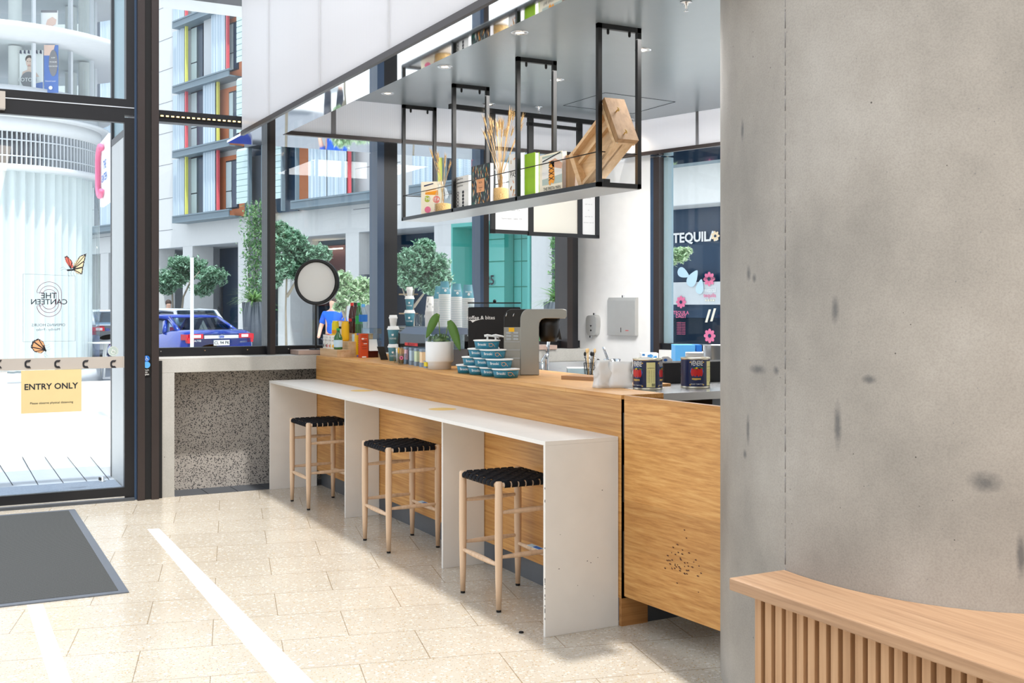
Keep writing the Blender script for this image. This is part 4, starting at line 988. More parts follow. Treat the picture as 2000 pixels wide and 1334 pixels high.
# boxes beside the stand
def cbox_(name, px0, px1, pyb, pyt, dp, mt, label, cat='box', deco=None):
    p0 = K(px0, pyb); p1 = Vector(at_Y(px1, 0, p0.y)+()); h = sz(p0, pyb-pyt)
    x0, x1 = p0.x, p1.x
    t = thing(name, label, cat, ((x0+x1)/2, p0.y+dp/2, ZK))
    MB(mt).box((x0, p0.y, ZK), (x1, p0.y+dp, ZK+h)).build('box', t)
    if deco: m = MB('white'); deco(m, x0, x1, p0.y-.0008, ZK, h); m.build('print', t)
    return t
def dA(m, x0, x1, y, z, h):
    w = x1-x0; m.mat('white').box((x0+w*.15,y-.0003,z+h*.76), (x0+w*.45,y,z+h*.82)).box((x0+w*.45,y-.0003,z+h*.785), (x0+w*.85,y,z+h*.795)); m.box((x0+w*.4,y-.0003,z+h*.57), (x0+w*.85,y,z+h*.60)).box((x0+w*.2,y-.0003,z+.002), (x0+w*.75,y,z+h*.06))
    m.mat('ink')
    for k, s_ in enumerate((.92,.70,.66,.48,.38)): m.text('straws', Vector((x0+w*.5,y-.0005,z+h*s_)), X_, Z_, w*.22)
cbox_('straw_box', 704, 719, 699, 652, .05, 'redbox', 'tall orange-red printed box standing at the counter front', 'box', dA)
def dB(m, x0, x1, y, z, h):
    w = x1-x0; m.mat('violet').box((x0,y-.0003,z), (x1,y,z+h*.08)).box((x0,y-.0003,z+h*.93), (x1,y,z+h)); m.mat('ink')
    for k in range(8): m.box((x0+w*.35,y-.0003,z+h*(.15+.09*k)), (x0+w*.65,y,z+h*(.17+.09*k)))
cbox_('snack_box', 696.5, 704, 697, 651, .05, 'yellow', 'yellow box with violet ends beside the orange-red box', 'box', dB)
def dC(m, x0, x1, y, z, h):
    m.mat('steel_dark').box((x0,y-.0003,z), (x1,y,z+h*.45)); m.mat('white').box((x0,y-.0003,z+h*.2), (x1-.005,y-.0002,z+h*.34)); m.mat('ink')
    for k in range(5): m.box((x0+.004+.004*k,y-.0006,z+h*.21), (x0+.006+.004*k,y-.0004,z+h*.33))
cbox_('snack_packet', 690.5, 696.5, 696, 653, .04, 'pastel_blue', 'narrow grey-blue packet with barcode next to the yellow box', 'packet', dC)
# clear display case with coffee bag
p0 = K(722, 699); x1 = at_Y(735, 0, p0.y)[0]
t = thing('display_case', 'clear plastic case at the counter before the blue mullion', 'case', (p0.x+.05, p0.y+.12, ZK))
m = MB('clear_plastic'); X1c = p0.x+.11; h = sz(p0, 57)
m.box((p0.x,p0.y+.02,ZK), (p0.x+.003,p0.y+.2,ZK+h)).box((X1c,p0.y+.02,ZK), (X1c+.003,p0.y+.2,ZK+h)).box((p0.x,p0.y+.2,ZK), (X1c,p0.y+.203,ZK+h)).box((p0.x,p0.y+.02,ZK+h), (X1c,p0.y+.2,ZK+h+.003)).box((p0.x,p0.y+.02,ZK+h*.62), (X1c,p0.y+.2,ZK+h*.62+.003)); m.build('case_walls', t)
cb = thing('coffee_bag', 'white coffee bag with dark base inside the clear case', 'bag', (p0.x+.05, p0.y+.08, ZK))
m = MB('cola').hexa([(p0.x+.01,p0.y+.04,ZK+.001),(X1c-.02,p0.y+.04,ZK+.001),(X1c-.02,p0.y+.1,ZK+.001),(p0.x+.01,p0.y+.1,ZK+.001)], [(p0.x+.01,p0.y+.04,ZK+.055),(X1c-.02,p0.y+.04,ZK+.055),(X1c-.02,p0.y+.1,ZK+.055),(p0.x+.01,p0.y+.1,ZK+.055)]); m.build('base', cb)
m = MB('paper_white').hexa([(p0.x+.01,p0.y+.04,ZK+.055),(X1c-.02,p0.y+.04,ZK+.055),(X1c-.02,p0.y+.1,ZK+.055),(p0.x+.01,p0.y+.1,ZK+.055)], [(p0.x+.015,p0.y+.06,ZK+.15),(X1c-.025,p0.y+.06,ZK+.15),(X1c-.025,p0.y+.08,ZK+.15),(p0.x+.015,p0.y+.08,ZK+.15)]); m.build('bag_body', cb)
# black card stand
p0 = K(744, 703); p1 = K(757, 705); 
m = MB('black'); w = sz(p0, 14); h = sz(p0, 26)
m.obox(p0, RT*w, (.01,.03,0), Vector((-.02,.0,h))-RT*.012); tag(m.build('card_holder'), 'small black slanted card holder beside the paper cups', 'card holder')

def cup(p, r, h, mt, label, lid=True, group=None, pr=True, name='paper_cup'):
    t = thing(name, label, 'cup', p)
    if group: t['group'] = group
    MB(mt).lathe(p, [(0,.002),(r*.72,.0),(r*.97,h-.004),(r*.97,h),(r*.9,h)], 24).build('cup_body', t)
    MB('white').lathe(p, [(r*.95,h-.005),(r*1.02,h-.004),(r*1.02,h+.001),(r*.95,h+.002)], 24).build('rolled_rim', t)
    if lid: MB('white').lathe(p, [(r*1.06,h-.006),(r*1.07,h+.004),(r*.98,h+.006),(r*.9,h+.02),(r*.86,h+.021),(0,h+.018)], 24).build('lid', t)
    if pr:
        def wrap(z): 
            rr_ = r*(.72+.25*z/h)+.0008; a0_ = math.atan2(CAMD.y, CAMD.x)
            return lambda u, v: (p.x+rr_*math.cos(a0_+u/rr_), p.y+rr_*math.sin(a0_+u/rr_), p.z+z+v)
        m = MB('paper_white'); m.text('TOYAS', None, X_, Z_, r*.42, .01, wrap(h*.36)); W = wrap(h*.62); m.add([W(r*.2*math.cos(a), r*.22*math.sin(a)) for a in [k*PI/6 for k in range(12)]], [tuple(range(12))], False); m.build('print', t)
    return t
p = K(768, 705)
c1 = cup(Vector((p.x,p.y,ZK)), .041, .11, 'teal_cup', 'lowest lidded teal cup in the stack left of the sugar sticks', True, None, True)
# pens
rs = random.Random(4)
for k in range(9):
    a = rs.uniform(0,6.28); b_ = Vector((p.x+.012*math.cos(a), p.y+.012*math.sin(a), ZK+.006)); e2 = Vector((p.x+.03*math.cos(a), p.y+.03*math.sin(a), ZK+.14+.02*rs.random()))
    0 and tag(MB(rs.choice(['paper_white','blue','yellow','paper_white'])).tube([b_, e2], .0035, 6).build('pen'), 'thin pen standing in the lowest left teal cup', 'pen', 'pens in the teal cup')
p = K(766, 696); zz = ZK
pr_ = Vector((c1.location.x, c1.location.y, ZK)); hR = .1325
cA = cup(Vector((pr_.x,pr_.y,ZK+hR)), .045, .115, 'teal_cup', 'large lidded teal cup with a small white cup on its lid by the black mullion')
tp = Vector((pr_.x,pr_.y,ZK+hR+.136)); cup(tp, .032, .065, 'paper_white', 'small white lidded cup on top of the large teal cup', True, None, False)
# holders
def stick_cup(px, py, mt, stick, n, label, lbl2, cat2, nm2, h=.085, r=.034, L=.14):
    p = K(px, py); t = thing('stick_holder', label, 'holder', p); MB(mt).lathe(p, [(0,.002),(r*.8,.0),(r,h),(r*.93,h),(r*.74,.006)], 20).build('holder_cup', t)
    for k in range(n):
        a = rs.uniform(0,6.28); q = rs.uniform(.1,.6)*r
        b_ = Vector((p.x+q*.8*math.cos(a), p.y+q*.8*math.sin(a), ZK+.008)); e2 = Vector((p.x+q*1.3*math.cos(a), p.y+q*1.3*math.sin(a), ZK+L*rs.uniform(.85,1)))
        tag(MB(rs.choice(stick)).tube([b_, e2], .004, 5).build(nm2), lbl2, cat2, nm2.replace('_',' ')+'s in a counter holder')
stick_cup(776, 709, 'clear_plastic', ['paper_white','paper_white','yellow','pastel_blue'], 12, 'clear holder of white and coloured sugar sticks', 'paper sugar stick in the clear holder', 'sugar stick', 'sugar_stick', .08, .03, .12)
stick_cup(785, 712, 'clear_plastic', ['wheat','cardboard','wheat'], 14, 'clear holder of brown sugar sticks with a pink flower sticker', 'brown sugar stick in the holder with pink flower', 'sugar stick', 'brown_sugar_stick', .08, .034, .125)
p = K(785, 712); m = MB('pink').disc(p+CAMD*.036+Z_*.05, RT, Z_, .014, 12); m.mat('maroon').disc(p+CAMD*.0365+Z_*.05, RT, Z_, .006, 8); tag(m.build('flower_sticker'), 'pink flower sticker on the brown sugar stick holder', 'sticker')
# tea dispensers
for k, (px, c_, lb) in enumerate(((793,'pastel_pink','pink'), (803,'pastel_blue','blue'), (813,'pastel_green','green'), (823.5,'pastel_peach','peach'), (832,'lemon','yellow'))):
    p = K(px, 711+k*2.1); w = .044; h = .125 if k < 4 else .05
    t = thing('tea_box', 'narrow clear tea bag box with '+lb+' label in the row', 'box', p); t['group'] = 'tea bag boxes in a row on the counter'
    MB('bin_grey').box((p.x, p.y, ZK), (p.x+.09, p.y+w, ZK+h*.25)).box((p.x+.04, p.y, ZK+h*.25), (p.x+.09, p.y+w, ZK+h)).box((p.x, p.y, ZK+h*.86), (p.x+.04, p.y+w, ZK+h)).build('holder_body', t)
    m = MB(c_).box((p.x+.002, p.y+.003, ZK+h*.25), (p.x+.038, p.y+w-.003, ZK+h*.84)).box((p.x+.002, p.y-.001, ZK+h*.25), (p.x+.038, p.y+.003, ZK+h*.84)); m.build('paper_label', t)
# food case with glass panes
p = K(772, 699); 
gz = thing('glass_food_case', 'low chrome and glass countertop case with red lettering', 'case', (3.35, 7.7, ZK))
X0g, X1g = 3.12, 3.43; Yc = at_X(838, 0, X0g)[1]; Y1g = at_X(779, 0, X0g)[1]
z0 = at_X(800, 680, X0g)[2]; z1 = at_X(800, 652, X0g)[2]; z2 = at_X(800, 639, X0g+.05)[2]
MB('steel_dark').box((X0g, Yc, ZK), (X1g, Y1g, z0)).build('base', gz)
m = MB('clear_plastic').box((X0g, Yc, z0), (X1g, Yc+.004, z1)).box((X0g, Yc, z0), (X0g+.004, Y1g, z1)); m.build('glass_pane', gz)
m = MB('black').box((X0g-.004, Yc-.004, z0), (X0g+.006, Yc+.006, z1)).box((X0g-.004, Y1g-.006, z0), (X0g+.006, Y1g+.004, z1)); m.build('corner_post', gz)
m = MB('frame_blue').hexa([(X0g,Yc,z1),(X1g,Yc,z1),(X1g,Y1g,z1),(X0g,Y1g,z1)], [(X0g+.05,Yc+.02,z2),(X1g,Yc+.02,z2),(X1g,Y1g-.02,z2),(X0g+.05,Y1g-.02,z2)]); m.build('lid', gz)
MB('steel').box((X0g+.2,Yc+.03,z0), (X1g-.02,Y1g-.03,z1)).build('inner_tray', gz)
ya, yb = at_X(816, 0, X0g)[1], at_X(791, 0, X0g)[1]; m = MB('red').box((X0g-.0016, ya, z0+.018), (X0g-.0008, yb, z0+.04)); m.mat('maroon').text('Marzocco', Vector((X0g-.002, (ya+yb)/2, z0+.029)), NY, Z_, .032, .008); m.build('lettering', gz)
def stackcups(px, ptop, base, r, n, hc, step, mt, label, prt, flip=True):
    # a tower of nested cups, each an own object; top one shows its whole wall
    obs = []
    for k in range(n):
        z = base.z+k*step; p = Vector((base.x, base.y, z))
        if k < n-1:
            o = MB('paper_white' if mt != 'paper_white' else 'paper_white').lathe(p, [(r*.93,.006),(r*1.0,.0045),(r*1.02,.002),(r,.0),(r*.95,.0006)], 24); o.mat(mt).lathe(p, [(r*.93,.006),(r*.92,step+.002)], 24)
            o = o.build('paper_cup', base=p); tag(o, label[0], 'cup', label[1])
        else:
            t = thing('paper_cup', label[2], 'cup', p); MB(mt).lathe(p, [(r*.94,.004),(r*.66,hc),(r*.62,hc-.004),(0,hc-.004)], 24).build('cup_body', t); MB('white').lathe(p, [(r*.94,.006),(r*1.02,.003),(r*1.0,0),(r*.92,.0)], 24).build('rolled_rim', t)
            if prt:
                a0_ = math.atan2(CAMD.y, CAMD.x)+.2
                def W(u, v): rr_ = r*(.94-.28*v/hc)+.0008; return (p.x+rr_*math.cos(a0_+u/rr_), p.y+rr_*math.sin(a0_+u/rr_), p.z+v)
                m = MB('paper_white'); m.text('TOYAS', None, X_, Z_, r*.36, .01, lambda u, v: W(-u, -v+hc*.5)); m.add([W(r*.2*math.cos(a), hc*.32+r*.22*math.sin(a)) for a in [k_*PI/6 for k_ in range(12)]], [tuple(range(12))], False); m.build('print', t)
# espresso machine under the cups
em = thing('espresso_machine', 'low dark machine with steel bands under the cup towers', 'machine', (3.55, 7.6, ZK+.001))
ztop = 1.372
MB('black').box((3.46, 7.17, ZK+.001), (3.625, 8.62, ztop-.05)).build('body', em)
for k in range(3): MB('steel').box((3.448, 7.16, ztop-.05+k*.018), (3.63, 8.63, ztop-.04+k*.018)).build('band', em)
MB('steel_dark').box((3.46, 7.17, ztop-.05), (3.625, 8.62, ztop)).build('cup_tray', em)
for (px, ptp, ncup, dd, lb) in ((858, 559, 30, 8.65, 'rear left tower'), (868.5, 549.5, 33, 8.43, 'tallest front tower'), (892, 554, 31, 8.24, 'middle tower'), (914, 556, 29, 8.06, 'right tower beside the black brewer')):
    b_ = Vector(at_d(px, 640, dd)); b_.z = ztop+.001; r = .0465; hc = .105
    ztp = EYE+(H_-ptp)/F_*dd; step = (ztp-hc-b_.z)/(ncup-1)
    stackcups(px, ptp, b_, r, ncup, hc, step, 'teal_cup', ('upside down paper cup rim in the '+lb, 'nested cups in the '+lb, 'topmost upside down teal cup of the '+lb), True)
b_ = Vector(at_d(840, 641, 8.75)); 
# printed white cups tower on food case lid
b_.z = ztop+.001
rs2 = random.Random(8)
ncup = 22; ztp = EYE+(H_-579)/F_*8.75; r = .04; hc = .12; step = (ztp-hc-b_.z)/(ncup-1)
stackcups(840, 579, b_, r, ncup, hc, step, 'paper_white', ('white rim in the tower of patterned white cups', 'nested patterned white cups', 'topmost patterned white cup left of the teal towers'), False)
m = MB('grey_text'); a0_ = math.atan2(CAMD.y, CAMD.x); pt = Vector((b_.x, b_.y, b_.z+(ncup-1)*step))
for k in range(9):
    u0, v0 = rs2.uniform(-.03,.03), rs2.uniform(.02,.1)
    W = lambda u, v: (pt.x+(r*(.94-.28*v/hc)+.001)*math.cos(a0_+u/r), pt.y+(r*(.94-.28*v/hc)+.001)*math.sin(a0_+u/r), pt.z+v)
    n = 10; P0 = [W(u0+.007*math.cos(2*PI*i/n), v0+.007*math.sin(2*PI*i/n)) for i in range(n)]; P1 = [W(u0+.005*math.cos(2*PI*i/n), v0+.005*math.sin(2*PI*i/n)) for i in range(n)]
    m.add(P0+P1, [(i, (i+1) % n, n+(i+1) % n, n+i) for i in range(n)], False)
tag(m.build('cup_pattern'), 'small round line pattern printed on the topmost white cup', 'print') if 0 else m.build('print', [o for o in bpy.data.objects if o.get('label') == 'topmost patterned white cup left of the teal towers'][0])
# glasses and stacked cups on the food case
b0 = Vector((3.54, at_X(800, 0, 3.54)[1], 1.373))
cup(b0, .044, .112, 'teal_cup', 'lower lidded teal cup of the stack behind the food case', True, None, True)
cup(b0+Z_*.134, .038, .095, 'teal_cup', 'upper lidded teal cup of the stack behind the food case', True, None, True)
cup(b0+Z_*.251, .028, .052, 'paper_white', 'tiny white lidded cup topping the stack behind the food case', True, None, False)
for k, px in enumerate((818, 825.5)):
    b1 = Vector((3.54, at_X(px, 0, 3.54)[1], 1.373))
    o = MB('jar_glass').lathe(b1, [(0,.002),(.024,.002),(.032,.1),(.030,.1),(.023,.006),(0,.006)], 20).build('glass_tumbler', base=b1); tag(o, ('clear glass tumbler nearer the teal cups','clear glass tumbler nearer the patterned cups')[k], 'glass', 'tumblers behind the food case')
# planter
p = K(872, 719); p = Vector((p.x+.0, p.y+.10, ZK))
pp_ = K(858, 717)
pc_ = Vector(at_z(859, 705, ZK)); pc_ = Vector((3.06, at_X(858.5, 0, 3.06)[1], ZK))
r = sz(pc_, 27.5)
t = thing('potted_plant', 'white two-tier pot with drooping green leaves on the counter', 'plant', pc_)
MB('white').lathe(pc_, [(0,.001),(r*.82,.001),(r*.83,.045),(r*.96,.050),(r,.06),(r,.185),(r*.95,.187),(r*.93,.17),(0,.168)], 40).build('pot', t)
MB('soil').lathe(pc_, [(r*.92,.172),(0,.176)], 24).build('soil', t)
MB('clear_plastic').lathe(pc_, [(r*.86,.174),(r*.86,.235),(r*.84,.235),(r*.84,.178)], 30).build('glass_ring', t)
rs = random.Random(6); m = MB('leaf')
for k in range(90):
    a = rs.uniform(0,6.28); q = rs.uniform(0,.8)*r; c = pc_+Vector((q*math.cos(a), q*math.sin(a), .178+.05*rs.random())); s = .012+.012*rs.random()
    u = Vector((rs.uniform(-1,1), rs.uniform(-1,1), rs.uniform(-.3,1))).normalized(); v = u.orthogonal().normalized()
    m.mat(rs.choice(['leaf','leaf_light','leaf','sage','lemon'] if k % 9 == 0 else ['leaf','leaf_light','leaf'])).poly(c, u, v, [(-s,0),(-s*.3,s*.6),(s*.6,s*.5),(s,0),(s*.4,-s*.6),(-s*.4,-s*.5)])
m.build('small_foliage', t)
def bigleaf(root, knee, tip, w, nm='leaf'):
    MB('leaf_light').tube([root, root+(knee-root)*.5+Vector((0,0,.01)), knee], .003, 6).build('stem', t)
    m = MB('leaf'); n = 10; side = (tip-knee).cross(CAMD).normalized(); vs = []
    for i in range(n+1):
        k = i/n; c = knee+(tip-knee)*k+Z_*.02*math.sin(PI*k)*(1-k); ww = w*math.sin(PI*min(1, k*.93+.07))**.7*(1-.35*k)
        vs += [c-side*ww, c+CAMD*-.006, c+side*ww]
    m.add(vs, [(i*3+j, i*3+j+1, i*3+j+4, i*3+j+3) for i in range(n) for j in range(2)], True); m.build('leaf', t, solid=.0012)
dpt = dep(pc_.x, pc_.y)
P_ = lambda px, py, dd=0: Vector(at_d(px, py, dpt+dd))
bigleaf(P_(860, 672), P_(856, 613, -.03), P_(832, 661, -.06), .034); bigleaf(P_(868, 672), P_(877, 626, -.04), P_(899, 686, -.09), .036)
# ice cream tubs
def tub(cx_, y, z, r, h, label):
    p = Vector((cx_, y, z)); t = thing('ice_cream_tub', label, 'tub', p); t['group'] = 'stacked teal paper tubs'
    MB('teal_tub').lathe(p, [(0,.003),(r*.86,.0),(r*.97,h-.006),(r*.9,h-.006)], 36).build('tub_body', t)
    MB('paper_white').lathe(p, [(r*.95,h-.008),(r*1.03,h-.007),(r*1.03,h-.001),(r*.93,h),(0,h-.001)], 36).build('rim', t)
    a0_ = math.atan2(CAMD.y, CAMD.x)
    W = lambda u, v: Vector((p.x+(r*(.86+.11*v/h)+.0012)*math.cos(a0_+u/r), p.y+(r*(.86+.11*v/h)+.0012)*math.sin(a0_+u/r), p.z+v))
    m = MB('orange_line'); pts = []
    for i in range(25):
        k = i/24; u = .012+.05*k; v = h*(.62-.9*max(0,k-.55))
        if .1 < k < .6: an = (k-.1)/.5*2*PI; u = .03+.014*math.sin(an)*1; v = h*(.45+.2*math.cos(an))
        pts.append(W(u, max(.004, v)))
    m.tube(pts, .0013, 4); m.build('swirl_print', t)
    m = MB('paper_white'); m.text('Brooki', None, X_, Z_, h*.42, .006, lambda u, v: W(u-.034, v+h*.5)); m.build('lettering', t)
r = .081; h = .054
yb_ = None
rows = [[(1.0*k) for k in range(4)], [.5,1.5,2.5], [1,2], [1.5]]
base = Vector(at_z(992-26*0, 738, ZK)); 
# bottom row runs along the counter front; nearest tub centre at px 978
xT = 3.052; yN = at_X(988, 0, xT)[1]; yL = at_X(903, 0, xT)[1]; stepY = .168
r = min(.072, stepY*.5+.02) if stepY > .1 else .07
names = ['bottom','second','third','top']
cnt = {0: ['nearest','second','third','furthest'], 1: ['near','middle','far'], 2: ['near','far'], 3: ['single']}
for lvl, row in enumerate(rows):
    for j, k in enumerate(row):
        tub(xT+.0*j, yN+stepY*k, ZK+.001+lvl*(h+.0005), min(r, stepY*.5/1.035) if 0 else stepY*.5/1.035, h, cnt[lvl][j]+' teal tub with orange swirl in the '+names[lvl]+' row of the pyramid')
for k, px in enumerate((952, 968)):
    dq = 7.0; b1 = Vector(at_d(px, 668, dq)); 
    pz = Vector((b1.x, b1.y, ZK))
    if pz.x > 3.44: pz.x = 3.43
    t = thing('pump_bottle', ('white pump bottle behind the tubs, left one','white pump bottle behind the tubs beside the steel machine')[k], 'pump bottle', pz)
    hh = EYE+(H_-666)/F_*dep(pz.x, pz.y)-ZK
    MB('paper_white').lathe(pz, [(0,.001),(.035,.001),(.035,hh*.7),(.015,hh*.85),(.015,hh),(0,hh)], 20).build('bottle_body', t)
    z = ZK+hh; MB('white').cyl((pz.x,pz.y,z), (pz.x,pz.y,z+.03), .006).tube([(pz.x-.02*RT.x,pz.y-.02*RT.y,z+.032), (pz.x,pz.y,z+.036), (pz.x+.04*RT.x,pz.y+.04*RT.y,z+.03), (pz.x+.075*RT.x,pz.y+.075*RT.y,z+.018)], [.008,.008,.006,.004], 8).build('pump_head', t)
# black brewer
b0 = Vector(at_d(914, 700, 7.3)); b1 = Vector(at_d(1017, 700, 7.3))
br_ = thing('black_brewer', 'large matte black box-shaped machine with a script logo', 'machine', ((b0.x+b1.x)/2, b0.y, ZK+.001))
zt2 = EYE+(H_-600)/F_*7.3; U = Vector((b1.x-b0.x, b1.y-b0.y, 0)); Wd = U.length; U.normalize(); V = Vector((-U.y, U.x, 0))
B0 = Vector((b0.x, b0.y, ZK+.001)); ZQ = ZK+.001
MB('black_matte').obox(B0, U*Wd, V*.26, (0,0,zt2-ZQ)).build('body', br_, bevel=.008)
MB('black').obox(B0-U*.002-V*.004+Z_*(zt2-ZQ+.024), U*(Wd+.004), V*.27, (0,0,.008)).build('lid', br_)
MB('clear_plastic').obox(B0+U*.002-V*.002+Z_*(zt2-ZQ), U*(Wd-.002), V*.26, (0,0,.025)).build('lid_gasket', br_)
MB('black').ball(B0+U*Wd*.5+V*.1+Z_*(zt2-ZQ+.04), .012).build('lid_knob', br_)
m = MB('white').text('coffee & bites', B0+U*.085-V*.0015+Z_*(zt2-ZQ-.07), U, Z_, .034, .008); m.poly(B0+U*.0-V*.0015+Z_*(zt2-ZQ-.09), U, Z_, [(0,.004),(.09,.01),(.05,0),(.03,-.012),(.02,0)]); m.build('logo', br_)
# stainless coffee grinder / press machine
g0 = K(1050, 747); d0 = 6.78
c0 = Vector(at_d(1016, 747, d0))
Zb = ZK+.001
U = (RT*.88+Vector((0,0,0))).normalized()   # along the machine arm
V = Vector((-U.y, U.x, 0))
def gp(px, py): # position on machine side plane
    v = Vector(at_d(px, py, d0)); return v
p0 = gp(1016, 700); x_of = lambda px: (px-1016)/F_*d0; z_of = lambda py: EYE+(H_-py)/F_*d0
gm = thing('juice_machine', 'stainless machine with an overhanging rounded arm beside the tubs', 'machine', (p0.x, p0.y, Zb))
Og = Vector((p0.x, p0.y, 0))
def prof(m, pts, dp, off=0): # pts in (px,py)
    P = [Og+RT*x_of(a)+Z_*z_of(b)-CAMD*off for a, b in pts]; Q = [v-CAMD*dp for v in P]
    return m.hexa(P[::-1], Q[::-1])
side = [(1016,745)]+[(1016,626)]+[(1016+14*(1-math.cos(a)), 626-22*math.sin(a)) for a in [PI/2*k/6 for k in range(1,7)]]+[(1100,603.5),(1107,606),(1107,618),(1104,622),(1064,622),(1058,624),(1054,630),(1053,640),(1053,745)]
fixed = [(x, y if y < 740 else (H_+F_*(EYE-Zb)/d0)) for x, y in side]
prof(MB('steel_machine'), fixed, .22).build('side_body', gm, bevel=.003)
# front control panel, turned to the left side
F0 = Og+RT*x_of(1016); 
Lx = x_of(1016)-x_of(984); 
PX = -RT*(Lx)  # panel runs left and slightly back
def panel(m, u0, u1, z0, z1, th=.012, off=0): return m.obox(F0+PX*u0+CAMD*off+Vector((0,0,z0))-CAMD*.0, PX*(u1-u0), -CAMD*th, (0,0,z1-z0))
zb_, z1_, z2_, z3_ = Zb, z_of(639), z_of(620), z_of(604)
panel(MB('steel_machine'), 0, 1, zb_, z1_, .2, -.004).build('front_body', gm)
m = MB('black'); pts = [(984,640),(984,622)]+[(984+16*(1-math.cos(a)), 622-18*math.sin(a)) for a in [PI/2*k/5 for k in range(1,6)]]+[(1030,604),(1016,626),(1016,640)]
prof(m, pts, .2, .004).build('hood', gm, bevel=.004)
m = MB('chrome')
for px in (990, 1004): m.tube([Og+RT*x_of(px)+Z_*z_of(612)+CAMD*.0, Og+RT*x_of(px-2)+Z_*z_of(618)+CAMD*.003], .0025, 5)
m.build('hood_slot', gm)
m = MB('tin')
for r_ in range(3):
    for c_ in (0, 1): panel(MB('chrome'), .12+.44*c_, .42+.44*c_, z_of(664-6*r_), z_of(660-6*r_), .008, .006).build('button', gm)
panel(MB('yellow'), .36, .70, z_of(648), z_of(640), .002, .003).build('warning_label', gm)
m = MB('chrome')
for py in (668, 684, 700): panel(m, 0, 1, z_of(py), z_of(py)+.003, .01, .006)
m.build('rack_wire', gm)
c = Og+RT*x_of(1073)+Z_*0-CAMD*.11
MB('black').lathe((c.x,c.y,0), [(0,z_of(668)),(.052,z_of(668)),(.062,z_of(655)),(.068,z_of(638)),(.07,z_of(620)),(0,z_of(620))], 24).build('bowl', gm)
m = MB('black').obox(Og+RT*x_of(1093)+Z_*z_of(664)-CAMD*.10, RT*.018, -CAMD*.02, RT*-.02+Z_*.09); m.build('handle', gm)

# flat box, bags, tins
p = K(1096, 741); tag(MB('cardboard').hexa([(p.x,p.y-.0,ZK),(p.x+.1,p.y-.22,ZK),(p.x+.24,p.y-.14,ZK),(p.x+.14,p.y+.08,ZK)], [(p.x,p.y,ZK+.022),(p.x+.1,p.y-.22,ZK+.022),(p.x+.24,p.y-.14,ZK+.022),(p.x+.14,p.y+.08,ZK+.022)]).build('cardboard_box'), 'flat brown cardboard box on the counter left of the paper bags', 'box')
def bag(p, w, dp, h, ang, label, seed):
    r_ = random.Random(seed); n = 9; vs = []; fs = []; ca, sa = math.cos(ang), math.sin(ang)
    U = RT*ca+(-CAMD)*sa; V = (-CAMD)*ca-RT*sa; rows_ = 7; per = []
    for j in range(rows_+1):
        k = j/rows_; ww = w*(1-.04*k); dd = dp*(1-k)**.8+.004
        ring = [(-ww/2,-dd/2),(-ww/4,-dd/2-.004),(0,-dd/2),(ww/4,-dd/2+.002),(ww/2,-dd/2),(ww/2-.022*math.sin(PI*k)-.008*k,0),(ww/2,dd/2),(0,dd/2),(-ww/2,dd/2),(-ww/2+.022*math.sin(PI*k)+.008*k,0)]
        for a, b in ring: 
            jt = .004 if 0 < j < rows_ else 0
            vs.append(p+U*(a+r_.uniform(-jt,jt))+V*(b+r_.uniform(-jt,jt)*1.6)+Z_*(h*k))
    n = 10; m = MB('paper_white')
    fs = [(j*n+i, j*n+(i+1) % n, (j+1)*n+(i+1) % n, (j+1)*n+i) for j in range(rows_) for i in range(n)]+[tuple(range(n))[::-1], tuple(range(rows_*n, rows_*n+n))]
    m.add(vs, fs, True); return tag(m.build('paper_bag'), label, 'bag', 'white paper bags')
p = K(1179, 757); bag(p, sz(p, 36), .07, sz(p, 54), .35, 'white paper bag, left one of two with folded side', 2)
p = K(1212, 757); bag(p, sz(p, 48), .06, sz(p, 51), -.1, 'white crumpled paper bag, right one touching the tomato tin', 5)
